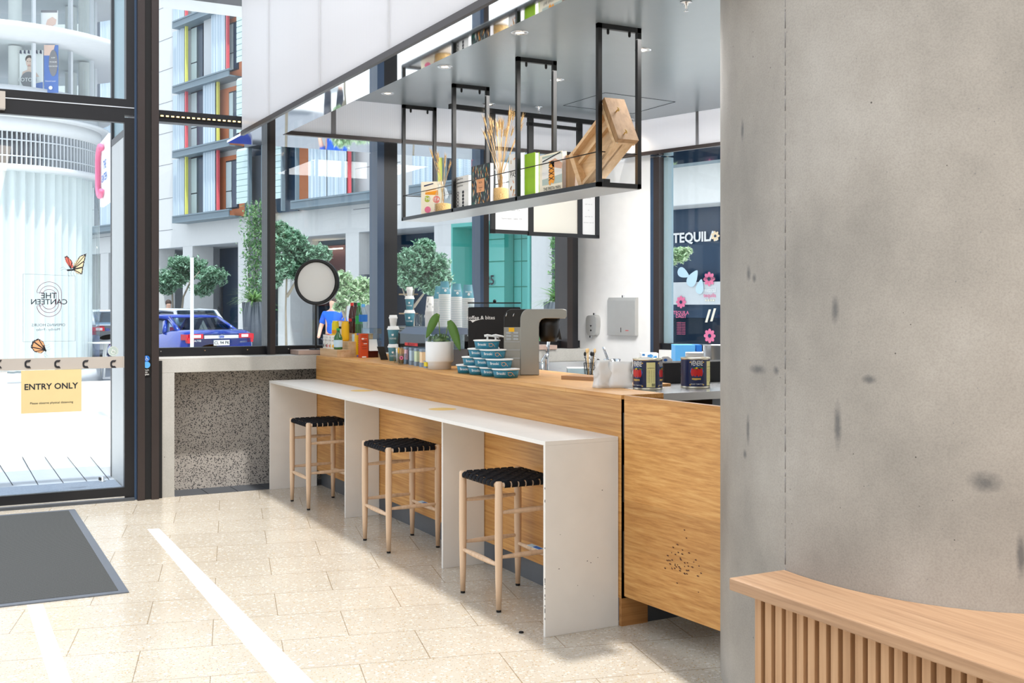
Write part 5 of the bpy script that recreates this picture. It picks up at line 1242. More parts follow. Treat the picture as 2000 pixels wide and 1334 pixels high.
def tin(px, py, label, turn, r=.078, h=.165):
    p = Vector(at_z(px, py-5, 1.10)); p = Vector((p.x, p.y, 1.101))
    t = thing('tomato_tin', label, 'tin', p); t['group'] = 'large tins of tomatoes'
    MB('tin').lathe(p, [(0,.003),(r,.0),(r*1.02,.003),(r*.985,.008),(r*.985,h-.008),(r*1.02,h-.004),(r*1.01,h),(r*.95,h),(r*.94,h-.005),(0,h-.005)], 40).build('can_body', t)
    MB('navy').lathe(p, [(r*.992,.010),(r*.992,h-.010)], 40).build('paper_label', t)
    a0_ = math.atan2(CAMD.y-p.x*0, CAMD.x)
    R_ = r*.992+.0006
    for off in (turn, turn+2.1, turn-2.1):
        W = lambda u, v, e_=0: (p.x+(R_+e_)*math.cos(a0_+off+u/R_), p.y+(R_+e_)*math.sin(a0_+off+u/R_), p.z+v)
        def blob(m, u, v, a, b, e_=.0004, n=12): m.add([W(u+a*math.cos(2*PI*i/n), v+b*math.sin(2*PI*i/n), e_) for i in range(n)], [tuple(range(n))], False)
        m = MB('paper_white'); m.text('VENERE', None, X_, Z_, .030, .012, lambda u, v: W(u*.62, v*1.25+h*.82)); m.mat('blue'); blob(m, 0, h*.56, .037, .030, .0001)
        m.mat('leaf'); blob(m, .008, h*.66, .028, .008, .0004); m.mat('tomato')
        for u, v in ((-.024,.53),(-.009,.52),(.008,.52),(.023,.53)): blob(m, u, h*v, .0095, .022, .0008)
        m.mat('yellow'); blob(m, -.002, h*.67, .006, .005, .0010)
        m.mat('gold'); 
        for i in range(8): u = -.027+.006*i; m.add([W(u,h*.28+.0012*math.cos(i),.0006),W(u+.006,h*.28+.0012*math.cos(i+1),.0006),W(u+.006,h*.34,.0006),W(u,h*.34,.0006)], [(0,1,2,3)], False)
        for u in (-.036,.036):
            for v in (.12,.86): blob(m, u, h*v, .005, .004, .0006, 8)
        m.mat('paper_white').text('PEELED TOMATOES', None, X_, Z_, .008, .004, lambda u, v: W(u, v+h*.14)); m.build('label_print', t)
    off2 = turn+1.05
    W2 = lambda u, v, e_=0: (p.x+(R_+e_)*math.cos(a0_+off2+u/R_), p.y+(R_+e_)*math.sin(a0_+off2+u/R_), p.z+v)
    m = MB('label_cream'); n = 8
    for i in range(n): u = -.024+.048*i/n; m.add([W2(u,.014,.0005),W2(u+.048/n,.014,.0005),W2(u+.048/n,h-.018,.0005),W2(u,h-.018,.0005)], [(0,1,2,3)], False)
    m.mat('ink'); m.text('NUTRITION', None, X_, Z_, .007, .003, lambda u, v: W2(u, v+h*.7, .001))
    for k in range(9): m.text('energy    fat    salt', None, X_, Z_, .0052, 0, lambda u, v: W2(u, v+h*(.62-.045*k), .001))
    for k in range(7): u = .004+.0026*k; m.add([W2(u,.018,.001),W2(u+.0014,.018,.001),W2(u+.0014,.034,.001),W2(u,.034,.001)], [(0,1,2,3)], False)
    m.build('info_label', t)
tin(1265, 765, 'navy tomato tin turned to its cream information label', -.95-.0, .0785, .163)
tin(1358, 762, 'navy tomato tin showing red tomatoes and the word VENERE', -.05, .0785, .163)
tin(1437, 758, 'navy tomato tin mostly hidden behind the concrete column', .0, .0785, .163)
# dispensers on the white wall
def wallpt(px, py):
    t_ = cwt(px); x, y = cw(t_); d = dep(x, y); return t_, EYE+(H_-py)/F_*d
t0, z0_ = wallpt(1186, 654); t1, z1_ = wallpt(1244, 581); t0, t1 = cwtn(1186, .05), cwtn(1240, .05)
td = thing('towel_dispenser', 'square brushed steel paper towel dispenser on the white wall', 'dispenser', cw((t0+t1)/2, .06)+((z0_+z1_)/2-.17,))
m = MB('steel_brushed'); cbox(m, t0, t1, z0_, z1_-.03, .001, .05); p = [cw(t0,.001),cw(t1,.001),cw(t1,.05),cw(t0,.05)]; p2 = [cw(t0,.001),cw(t1,.001),cw(t1,.03),cw(t0,.03)]
m.hexa([(x,y,z1_-.03) for x,y in p], [(x,y,z1_) for x,y in p2]); m.build('cover', td)
m = MB('black'); cbox(m, (t0+t1)/2-.004, (t0+t1)/2+.004, z0_+.03, z0_+.075, .05, .0508); m.build('level_window', td)
m = MB('red'); cbox(m, t1-.12, t1-.08, z0_+.045, z0_+.051, .05, .0506); m.build('brand_mark', td)
m = MB('chrome'); cbox(m, (t0+t1)/2-.006, (t0+t1)/2+.006, z1_, z1_+.022, .0, .03); m.build('lock', td)
t0, z0_ = wallpt(1143, 655); t1, z1_ = wallpt(1168, 615); t0, t1 = cwtn(1143, .06), cwtn(1165, .06)
sd = thing('soap_dispenser', 'small rounded steel soap dispenser on the white wall', 'dispenser', cw((t0+t1)/2, .04)+(z0_,))
m = MB('steel_brushed'); tc_, zc_ = (t0+t1)/2, (z0_+z1_)/2; a_, b_ = (t1-t0)/2, (z1_-z0_)/2
sh_ = []
for i in range(32):
    an = 2*PI*i/32; sh_.append((abs(math.cos(an))**.45*math.copysign(1, math.cos(an))*a_*(1-.08*(math.sin(an) < 0)), abs(math.sin(an))**.45*math.copysign(1, math.sin(an))*b_))
lo = [cw(tc_+u, .001)+(zc_+v,) for u, v in sh_]; hi = [cw(tc_+u*.92, .06)+(zc_+v*.95,) for u, v in sh_]; m.hexa(lo, hi); m.build('cover', sd)
m = MB('black'); P = [cw(tc_+u, .0606)+(zc_-.01+v,) for u, v in ((-.014,.012),(.014,.012),(0,-.008))]; m.add(P, [(0,1,2)], False); m.add([cw(tc_+.01*math.cos(a), .0606)+(zc_-.05+.01*math.sin(a),) for a in [k*PI/5 for k in range(10)]], [tuple(range(10))], False); m.build('level_window', sd)
m = MB('chrome'); cbox(m, tc_+.0, tc_+.02, z1_, z1_+.018, .01, .03); cbox(m, tc_-.03, tc_-.012, z0_-.02, z0_, .02, .05); m.build('lock', sd)
# things on the sink bench and table
def stuff(px, d, z=.9): v = Vector(at_d(px, 700, d)); v.z = z+.001; return v
p = stuff(1128, 10.0); p.z = .9; 
t = thing('plastic_container', 'low clear plastic container by the sink', 'container', p); MB('frosted').obox(p+RT*-.09, RT*.19, -CAMD*.12, (0,0,.07)).build('tub', t); MB('white').obox(p+RT*-.095+Z_*.07, RT*.2, -CAMD*.125, (0,0,.008)).build('lid', t)
p = stuff(1152, 10.0)
t = thing('utensil_holder', 'wire holder crowded with metal utensils by the sink', 'holder', p)
m = MB('black')
for k in range(14): a = 2*PI*k/14; m.tube([p+Vector((.045*math.cos(a),.045*math.sin(a),0)), p+Vector((.055*math.cos(a),.055*math.sin(a),.12))], .0018, 4)
for z in (.005,.06,.12): m.tube([p+Vector(((.045+.01*z/.12)*math.cos(2*PI*k/16),(.045+.01*z/.12)*math.sin(2*PI*k/16),z)) for k in range(17)], .002, 4)
m.build('wire_basket', t)
for k in range(9):
    a = 2*PI*k/9; b1 = p+Vector((.02*math.cos(a),.02*math.sin(a),.01)); e2 = p+Vector((.045*math.cos(a),.045*math.sin(a),.17+.03*(k % 3)))
    o = MB(['chrome','black','wheat'][k % 3]).tube([b1, e2], .004, 6).ball(e2, .014, 8, 6, .022, .006).build('utensil'); tag(o, 'metal or wooden utensil standing in the wire holder', 'utensil', 'utensils in the wire holder')
p = stuff(1168, 9.95); U = (RT*.8-Z_*.6); tag(MB('black').obox(p+Z_*.10-RT*.04, RT*.09+Z_*-.05, -CAMD*.05, RT*.04+Z_*.06).obox(p+RT*.0, RT*.02, -CAMD*.03, Z_*.12).build('card_reader'), 'angled black card reader beside the utensil holder', 'card reader')
p = stuff(1196, 10.1); t = thing('metal_scoop', 'shiny steel jug with a scoop leaning out of it', 'scoop', p)
MB('chrome').lathe(p, [(0,.002),(.05,.002),(.06,.06),(.08,.15),(.076,.15),(.056,.06),(0,.008)], 24).build('jug', t)
c = p+Z_*.19-RT*.045; m = MB('chrome'); vs = []
for j in range(5):
    for i in range(7): a = -1.2+2.4*i/6; vs.append(c+RT*(.05*j/4-.02)+RT*.03*math.cos(a)*-1+CAMD*.035*math.sin(a)+Z_*(.07-.13*j/4))
m.add(vs, [(j*7+i, j*7+i+1, (j+1)*7+i+1, (j+1)*7+i) for j in range(4) for i in range(6)], True); m.build('scoop_blade', t, solid=.002)
d6 = 6.25; b0 = Vector(at_d(1297, 745, d6)); b0.z = 1.101
tag(MB('black_matte').box((b0.x, b0.y, 1.101), (b0.x+.62, b0.y+.16, EYE+(H_-709)/F_*d6)).build('storage_box', bevel=.004), 'long low black box behind the tomato tins', 'box')
zt4 = EYE+(H_-709)/F_*d6+.001
m = MB('paper_white'); o = Vector((b0.x+.0, b0.y+.06, zt4)); m.poly(o, X_, Z_, [(0,0),(.10,0),(.10,.014),(.07,.032),(.03,.032),(0,.012)], .004); m.mat('blue').disc(o+Vector((.05,-.0048,.012)), X_, Z_, .014, 12, .008)
tag(m.build('paper_hat'), 'white folded paper sign with a blue mark on the black box', 'sign')
def tbl(px0, px1, pyt, mt, dp, name, label, cat, d=8.0, z=.901):
    a = Vector(at_d(px0, 700, d)); w = (px1-px0)/F_*d; zt_ = EYE+(H_-pyt)/F_*d; a.z = z
    return tag(MB(mt).obox(a, RT*w, -CAMD*dp, (0,0,zt_-z)).build(name), label, cat)
tbl(1319, 1358, 674, 'sky_blue', .2, 'plastic_crate', 'light blue plastic crate in front of the right window', 'crate', 8.0)
tbl(1360, 1371, 674, 'blue', .2, 'plastic_crate', 'narrow darker blue crate right of the light blue crate', 'crate', 8.0)
t = tbl(1253, 1286, 690, 'paper_white', .15, 'wipes_box', 'white box with blue pattern behind the near tomato tin', 'box', 8.3)
a = Vector(at_d(1253, 690, 8.3)); m = MB('sky_blue'); r_ = random.Random(2)
for k in range(12): o = a+RT*r_.uniform(.01,.11)+CAMD*.0008-Z_*r_.uniform(.01,.04); m.poly(o, RT, Z_, [(-.009,-.005),(.009,-.007),(.01,.006),(-.007,.007)])
m.build('print', t)
for k in range(6):
    c = Vector(at_d(1366, 700, 7.7)); c.z = .901
    if k == 0: tag(MB('steel').cyl(c, c+Z_*.27, .07).build('plate_stand'), 'steel drum under the stacked white plates', 'stand')
    z = .901+.27+.001+k*.006; tag(MB('white').lathe((c.x,c.y,z), [(0,.001),(.06,.001),(.10,.012),(.098,.014),(.06,.004),(0,.004)], 30).build('plate'), 'white plate in the stack between crate and steel pot', 'plate', 'stacked white plates')
c = Vector(at_d(1398, 700, 7.5)); c.z = .901
t = thing('steel_pot', 'tall polished steel pot next to the column edge', 'pot', c); MB('steel').lathe(c, [(0,.001),(.085,.001),(.085,.37),(.09,.375),(.083,.375),(.08,.01)], 32).build('pot_body', t)
# ================================================================ OUTDOORS
def R3(r, d, z=0): x, y = rd(r, d); return Vector((x, y, z))
GZ = -.12
struct(MB('paver').box((-8, 9.5, -.1), (1.478, 11.25, -.004)).build('trim_5', base=(0,9.5,0)))
m = MB('ink')
for k in range(6):
    a = Vector(at_z([-10,44,88,132,177,-60][k], 893 if k < 5 else 893, -.003)); b = Vector(at_z([25,75,127,176,222,-40][k], 948, -.003)); a.z = b.z = -.003
    a = b+(a-b)*1.02; m.add([a+Vector((-.004,0,0)), a+Vector((.004,0,0)), b+Vector((.004,0,0)), b+Vector((-.004,0,0))], [(0,1,2,3)], False)
struct(m.build('trim_6', base=(0,9.5,0)))
struct(MB('paving_white').box((-60, 11.25, -.3), (60, 24, -.02)).box((1.7, 9.9, -.3), (60, 11.25, -.03)).build('floor_plaza', base=(0,11,0)))
struct(MB('asphalt').box((-90, 24, -.4), (90, 120, GZ)).build('floor_street', base=(0,24,0)))
tag(MB('grate').box((XD0-.6, 9.24, -.004), (1.47, 10.22, .008)).build('outdoor_mat'), 'ribbed blue grey mat just outside the glass door', 'mat')
p = at_z(200, 942, 0); t = thing('door_stop', 'small metal door stop on the outdoor mat', 'door stop', (p[0], p[1], .008))
MB('steel').lathe((p[0],p[1],.008), [(0,0),(.03,0),(.03,.006),(.016,.01),(.016,.04),(0,.045)], 14).build('post', t); MB('rubber').box((p[0]-.03,p[1]-.015,.02), (p[0]-.012,p[1]+.015,.045)).build('rubber_pad', t)
# eave above the outside of the door
struct(MB('white').box((1.7, 10.5, 4.40), (9, 10.9, 4.6)).mat('frame_black').box((1.7, 10.1, 4.40), (9, 10.5, 4.6)).build('ceiling_eave', base=(0,10,4.4)))

# --- facade across the street
FA = (-15.44, 50.0); FU = (.681, -.7323); FN = (-.7323, -.681)
def ft(px, off=0): q = (px-1000)/F_; return ((FA[1]+FN[1]*off)*q-(FA[0]+FN[0]*off))/(FU[0]-q*FU[1])
def fp(t, z, off=0): return R3(FA[0]+FU[0]*t+FN[0]*off, FA[1]+FU[1]*t+FN[1]*off, z)
def fd(t): return FA[1]+FU[1]*t
def fz(px, py): return EYE+(H_-py)/F_*fd(ft(px))
FUv = (fp(1,0)-fp(0,0)); FNv = (fp(0,0,1)-fp(0,0,0))
def fbox(m, t0, t1, z0, z1, o0=0, o1=.1): return m.obox(fp(t0, z0, o0), FUv*(t1-t0), FNv*(o1-o0), (0,0,z1-z0))
def FS(px, py, off=-.7): t_ = ft(px, off); return fp(t_, EYE+(H_-py)/F_*dep(*fp(t_,0,off)[:2]), off)
def fpx(m, p0, p1, z0, z1, o0=0, o1=.1): return fbox(m, ft(p0, o1), ft(p1, o1), z0, z1, o0, o1)
bl = thing('apartment_building', 'pale apartment block with perforated shutters and coloured fins across the street', 'building', fp(12, GZ))
LV = [5.13, 8.0, 10.85, 13.7, 16.55, 19.4]; ZH = 4.15
m = MB('facade'); fbox(m, -22, 40, ZH, 22, -.6, 0); m.build('upper_wall', bl)
m = MB('steel_dark')
for z in (4.95, 6.4, 7.95, 9.4, 10.8, 12.3, 13.7, 15.2): fbox(m, -22, ft(337), z, z+.02, 0, .005); fbox(m, ft(690), ft(782), z, z+.02, 0, .005)
m.build('wall_joints', bl)
fbox(MB('shop_dark'), -22, 40, GZ, ZH, -2.2, -2.0).build('shopfront', bl)
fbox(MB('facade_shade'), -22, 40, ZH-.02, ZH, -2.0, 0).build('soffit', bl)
for a, b, d_ in ((150,168,.9),(196,212,1.0),(288,306,.9),(357,376,1.0),(465,485,1.0),(543,567,1.0),(675,701,1.2),(848,881,.8),(1038,1078,.8),(1196,1216,.8),(1450,1480,.8)):
    fpx(MB('facade'), a, b, GZ, ZH, -d_, 0).build('pillar', bl)
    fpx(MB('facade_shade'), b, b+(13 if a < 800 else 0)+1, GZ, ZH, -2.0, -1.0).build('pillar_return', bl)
# ledges with bays
def ledge(p0, p1, z, o=.7): m = MB('ledge_steel'); fpx(m, p0, p1, z, z+.06, 0, o); fpx(m, p0, p1, z+.06, z+.26, o-.08, o-.04); fpx(m, p0, p1, z+.26, z+.32, o-.14, o); m.build('ledge', bl)
def shutter(p0, p1, z0, z1, o=.35): 
    m = MB('perforated'); t0, t1 = ft(p0, o), ft(p1, o); n = max(4, int((t1-t0)/.16))
    P = []
    for i in range(n+1): P.append((t0+(t1-t0)*i/n, o+(.05 if i % 2 else 0)))
    vs = [fp(t, z0, oo) for t, oo in P]+[fp(t, z1, oo) for t, oo in P]; m.add(vs, [(i, i+1, n+1+i+1, n+1+i) for i in range(n)], False); m.build('shutter', bl, solid=.03)
def fin(p0, c_, z0, z1, w=.09, o=.47): t = ft(p0, o); fbox(MB(c_), t, t+w, z0, z1, .36, o).build('coloured_fin', bl)
def fwin(p0, p1, z0, z1, blind=True):
    f_ = MB('ink'); t0, t1 = ft(p0, .14), ft(p1, .14); w = t1-t0
    fbox(f_, t0, t1, z0, z1, .0, .14); f_ = f_.build('window_frame', bl)
    tm = (t0+t1)/2; g = .06
    fbox(MB('pane_blue' if not blind else 'curtain'), t0+g, tm-g/2, z0+g, z0+(z1-z0)*.36, .14, .16).build('pane', f_); fbox(MB('curtain'), t0+g, tm-g/2, z0+(z1-z0)*.38, z1-g, .14, .16).build('pane', f_)
    fbox(MB('shop_dark'), tm+g/2, t1-g, z0+g, z1-g, .14, .16).build('pane', f_)
def terra(p0, p1, z0, z1, o=.12): fpx(MB('terracotta'), p0, p1, z0, z1, 0, o).build('cladding_panel', bl)
fr_ = {0: ('fin_yellow','fin_red'), 1: ('fin_red','fin_yellow'), 2: ('fin_yellow','fin_red'), 3: ('fin_red','fin_yellow'), 4: ('fin_yellow','fin_red')}
for k in range(5):
    z0, z1 = LV[k]+.34, LV[k+1]
    ledge(336, 447, LV[k])
    shutter(338, 360, z0, z1); fin(361, fr_[k][0], z0, z1); fwin(373, 398, z0, z1)
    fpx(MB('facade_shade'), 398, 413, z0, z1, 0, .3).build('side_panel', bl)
    a, b = (397, 422) if k in (0, 1) else (413, 441)
    shutter(a, b, z0, z1, .45); fin(b+.5, fr_[k][1], z0, z1)
    terra(427 if k in (0,1) else 446, 478, z0-.3, z1-.25); fwin(441 if k in (0,) else 447, 466, z0+.05, z1-.45)
    # louvred bay in the middle
    fpx(MB('shop_dark'), 478, 582, LV[k], LV[k+1]-.15, .1, .16).build('bay_wall', bl)
    if k >= 0:
        for a, b in ((486,509),(551,575)):
            m = MB('louvre'); zz = z0+.25
            while zz < z1-.3: 
                t0, t1 = ft(a), ft(b); m.obox(fp(t0, zz, .5), FUv*(t1-t0), FNv*.06+Z_*-.1, Z_*.2); zz += .24
            m.build('louvre_stack', bl)
            for c in (a-2.5, b+1): fpx(MB('ledge_steel'), c, c+2, LV[k], LV[k+1]-.15, .45, .6).build('bay_post', bl)
        fpx(MB('steel_dark'), 477, 582, LV[k+1]-.2, LV[k+1]+.05, 0, .7).build('bay_floor', bl)
    terra(582, 603, z0-.3, z1)
    shutter(603, 639, z0, z1, .5); shutter(640, 678, z0, z1, .5); fin(678.5, 'fin_red', z0, z1); ledge(567, 727, LV[k])
    fpx(MB('curtain'), 684, 690, z0, z1, 0, .08).build('side_panel', bl)
    # next bay seen between the mullions
    ledge(798, 934, LV[k]); shutter(806, 850, z0, z1, .5); fin(855, 'fin_yellow', z0, z1); fwin(862, 887, z0, z1); shutter(889, 921, z0, z1, .4); fin(921.5, 'fin_red', z0, z1); terra(926, 945, z0, z1); fwin(930, 958, z0, z1); 
    ledge(965, 1130, LV[k]); shutter(975, 1060, z0, z1, .5)
    ledge(1230, 1420, LV[k]); shutter(1325, 1420, z0, z1, .5); fpx(MB('louvre'), 1308, 1322, z0, z1, 0, .3).build('side_panel', bl)
    ledge(150, 222, LV[k]); shutter(196, 217, z0, z1, .45); fin(217.5, 'fin_red', z0, z1)
    fpx(MB('shop_dark'), 184, 196, z0-.3, z1, 0, .1).build('side_panel', bl)
# shop fittings
for a, b in ((402,455),(306,356)):
    f_ = MB('steel_dark'); t0, t1 = ft(a), ft(b)
    fbox(f_, t0, t0+.12, GZ, 3.0, -1.99, -1.9); fbox(f_, t1-.12, t1, GZ, 3.0, -1.99, -1.9); fbox(f_, t0, t1, 2.9, 3.0, -1.99, -1.9); fbox(f_, t0, t1, 1.35, 1.45, -1.99, -1.9); f_.build('shop_door', bl)
fpx(MB('shop_dark_red'), 612, 674, 1.5, ZH-.25, -1.99, -1.9).build('menu_panel', bl)
m = MB('paper_white')
for k in range(3): m.text(('coffee / tea  4.0','cake / toast  6.5','burgers menu')[k], fp(ft(643), 3.3-.3*k, -1.88), -FUv, Z_, .32)
m.build('menu_text', bl)
fpx(MB('bulb'), 608, 668, ZH-.42, ZH-.38, -1.7, -1.66).build('strip_light', bl)
m = MB('white'); r_ = random.Random(4)
for k in range(34): tt = ft(430)+r_.uniform(-.25,.25)+.9*(k/34-.5); zz = 1.2+2.2*k/34; m.ball(fp(tt, zz, -1.6), .045, 6, 4)
m.build('bead_string', bl)
for k, z in enumerate((1.2, 1.9, 2.6)): fpx(MB('pine'), 779, 800, z, z+.05, -1.99, -1.6).build('shop_shelf', bl)
r_ = random.Random(12); 
for k in range(12):
    z = (1.25, 1.95, 2.65)[k % 3]; tt = ft(780)+.15+.35*(k//3); fbox(MB(['paper_white','pink','sage','sky_blue'][k % 4]), tt, tt+.22, z, z+.35, -1.9, -1.65).build('shelf_goods', bl)
# teal tiled entrance
m = MB('teal_tile'); fpx(m, 881, 1038, GZ, ZH-.05, -1.1, -1.0); m.obox(fp(ft(881), GZ, -1.0), FUv*.08, FNv*1.0, (0,0,ZH)); m.obox(fp(ft(1030), GZ, -1.0), FUv*.1, FNv*1.0, (0,0,ZH)); fpx(m, 881, 1038, ZH-.12, ZH, -1.0, 0.02); fpx(m, 955, 985, GZ, ZH-.1, -1.0, -.6); m.build('tiled_entrance', bl)
m = MB('teal_spine')
for z in (.5, 1.3, 2.1, 2.9, 3.6): fpx(m, 884, 1030, z, z+.03, -1.0, -.985); fpx(m, 955, 985, z, z+.03, -.6, -.585)
for k, px in enumerate((905, 928, 955, 1003, 1018)): fpx(m, px, px+.6, GZ, ZH-.1, -1.0, -.985)
m.build('tile_joints', bl)
m = MB('ink').text('25', FS(957, 548, -.55), FUv, Z_, .42, .02); m.build('street_number', bl)
# sign band over the right hand shop
fpx(MB('shop_dark'), 1218, 1449, 1.2, ZH, -1.0, -.9).build('shop_window', bl); fpx(MB('facade_shade'), 1218, 1449, 1.55, 2.15, -.9, -.72).build('shop_beam', bl)
m = MB('paper_white').text('TEQUILA', FS(1356, 464, -.84), FUv, Z_, .36, .03); m.build('shop_lettering', bl)
def flower(m, c, r, col, n=8, hole='shop_dark'):
    m.mat(col)
    for k in range(n): a = 2*PI*k/n; U = FUv*math.cos(a)+Z_*math.sin(a); V = Z_*math.cos(a)-FUv*math.sin(a); m.poly(c, U, V, [(r*(.62+.38*math.cos(b)), r*.27*math.sin(b)) for b in [j*PI/6 for j in range(12)]])
    if hole: m.mat(hole).poly(c+FNv*.01, FUv, Z_, [(r*.27*math.cos(b), r*.27*math.sin(b)) for b in [j*PI/6 for j in range(12)]])
for px, py, r, c_ in ((1397,461,.14,'pastel_peach'),(1330,590,.17,'pink'),(1385,545,.19,'pink'),(1386,656,.19,'pink')):
    m = MB('pink'); flower(m, FS(px, py, -.69 if py > 500 else -.83), r, c_, 8 if c_ == 'pink' else 7); m.build('flower_emblem', bl)
m = MB('pink').text('TEQUILA', FS(1330, 611), FUv, Z_, .13, .012).text('DAISY', FS(1330, 618), FUv, Z_, .13, .012)
for k in range(8): m.text('cocktails mezcal', FS(1330, 630+3.2*k), FUv, Z_, .045)
m.mat('ink').text('cocktails', FS(1386, 543, -.66), FUv, Z_, .12); m.mat('paper_white').text('mezcal', FS(1386, 567), FUv, Z_, .15, .01); m.mat('pink').text('tequila', FS(1386, 577), FUv, Z_, .15, .01)
m.mat('cream')
for k in range(4): m.ball(FS(1379+5*k, 586.5), .03, 6, 4)
for px, py, s in ((1381,617,1),(1391,615,-1)):
    c = FS(px, py); m.obox(c-FUv*.06-Z_*.17, FUv*.07, FNv*.01, FUv*.12+Z_*.34)
m.build('window_graphics', bl)
m = MB('pastel_blue')
for px, py, a, L in ((1362,528,-2.2,.5),(1346,540,2.7,.42),(1370,545,-1.8,.4)):
    c = FS(px, py, -.68); U = FUv*math.cos(a)+Z_*math.sin(a); V = Z_*math.cos(a)-FUv*math.sin(a); m.poly(c, U, V, [(L*(.5+.5*math.cos(b)), L*.24*math.sin(b)*(1.2+.6*math.cos(b))) for b in [j*PI/9 for j in range(18)]])
m.build('petal_graphic', bl)
m = MB('steel_dark'); fpx(m, 488, 522, GZ, 7.5, -.3, .25); m.build('planted_column', bl)
fpx(MB('steel_dark'), 701, 712, 2.0, 2.6, .0, .5).build('wall_speaker', bl)
fpx(MB('steel_dark'), 1079, 1112, GZ, 7.5, -.3, .1).build('planted_column', bl)

# --- rounded glass tower seen through the door
tw = thing('rounded_glass_tower', 'curved white and glass building beyond the entrance door', 'building', R3(-12.06, 23.44, GZ))
TC = R3(-11.2, 23.78, 0); R = 2.15
def ring_(m, r0, z0, r1, z1, n=72): return m.lathe((TC.x,TC.y,0), [(r0,z0),(r1,z0),(r1,z1),(r0,z1)], n)
ring_(MB('tower_white'), 0, GZ, R+.06, .16).build('base_ring', tw)
m = MB('drape'); n = 360; vs = []
for z in (.2, 4.25):
    for i in range(n): a = 2*PI*i/n; rr_ = R-.24+.09*math.sin(a*60)+.03*math.sin(a*17); vs.append((TC.x+rr_*math.cos(a), TC.y+rr_*math.sin(a), z))
m.add(vs, [(i, (i+1) % n, n+(i+1) % n, n+i) for i in range(n)], True); m.build('curtain', tw)
MB('glass_tower').lathe((TC.x,TC.y,0), [(R,.18),(R,4.27)], 72).build('ground_glazing', tw)
ring_(MB('tower_white'), R-.6, 4.25, R+.10, 4.36).build('band', tw)
ring_(MB('poster_grey'), R-.6, 4.36, R-.08, 5.02).build('grille_backing', tw)
m = MB('tower_metal')
for i in range(150):
    a = 2*PI*i/150; c = Vector((math.cos(a), math.sin(a), 0)); t_ = Vector((-c.y, c.x, 0)); m.obox(TC+c*(R-.08)-t_*.008+Z_*4.36, c*.10, t_*.022, (0,0,.66))
m.build('grille_blades', tw)
for z in (4.52, 4.84): ring_(MB('tower_metal'), R-.06, z, R+.03, z+.02).build('grille_rail', tw)
ring_(MB('tower_white'), R-.6, 5.02, R+.04, 5.30).build('band', tw)
ring_(MB('tower_white'), R-.6, 5.30, R+.22, 5.36).build('ledge_lip', tw)
ring_(MB('tower_metal'), R-.6, 5.36, R-.02, 5.62).build('band', tw)
ring_(MB('tower_white'), R-.6, 5.62, R+.24, 5.68).build('ledge_lip', tw)
ring_(MB('tower_metal'), R-.6, 5.68, R-.02, 5.95).build('band', tw)
for zf in (6.85, 8.35): ring_(MB('tower_white'), 0, zf+.04, R+.95, zf+.16).build('floor_slab', tw)
for z0, z1 in ((5.95,6.85),(7.05,8.35)):
    MB('glass_tower').lathe((TC.x,TC.y,0), [(R-.1,z0),(R-.1,z1)], 72).build('upper_glazing', tw)
    ring_(MB('facade_shade'), 0, z0-.02, R-.3, z0).build('floor_plate', tw)
    for a in range(0, 360, 24):
        an = math.radians(a); c = Vector((math.cos(an), math.sin(an), 0)); t_ = Vector((-c.y, c.x, 0)); MB('tower_metal').obox(TC+c*(R-.12)-t_*.03+Z_*z0, c*.08, t_*.06, (0,0,z1-z0)).build('glazing_bar', tw)
    for a in (-150, -80, -20, 30): an = math.radians(a); c = TC+Vector((math.cos(an)*1.9, math.sin(an)*1.5, z0)); MB('facade').cyl(c, c+Z_*(z1-z0), .13, n=16).build('inner_column', tw)
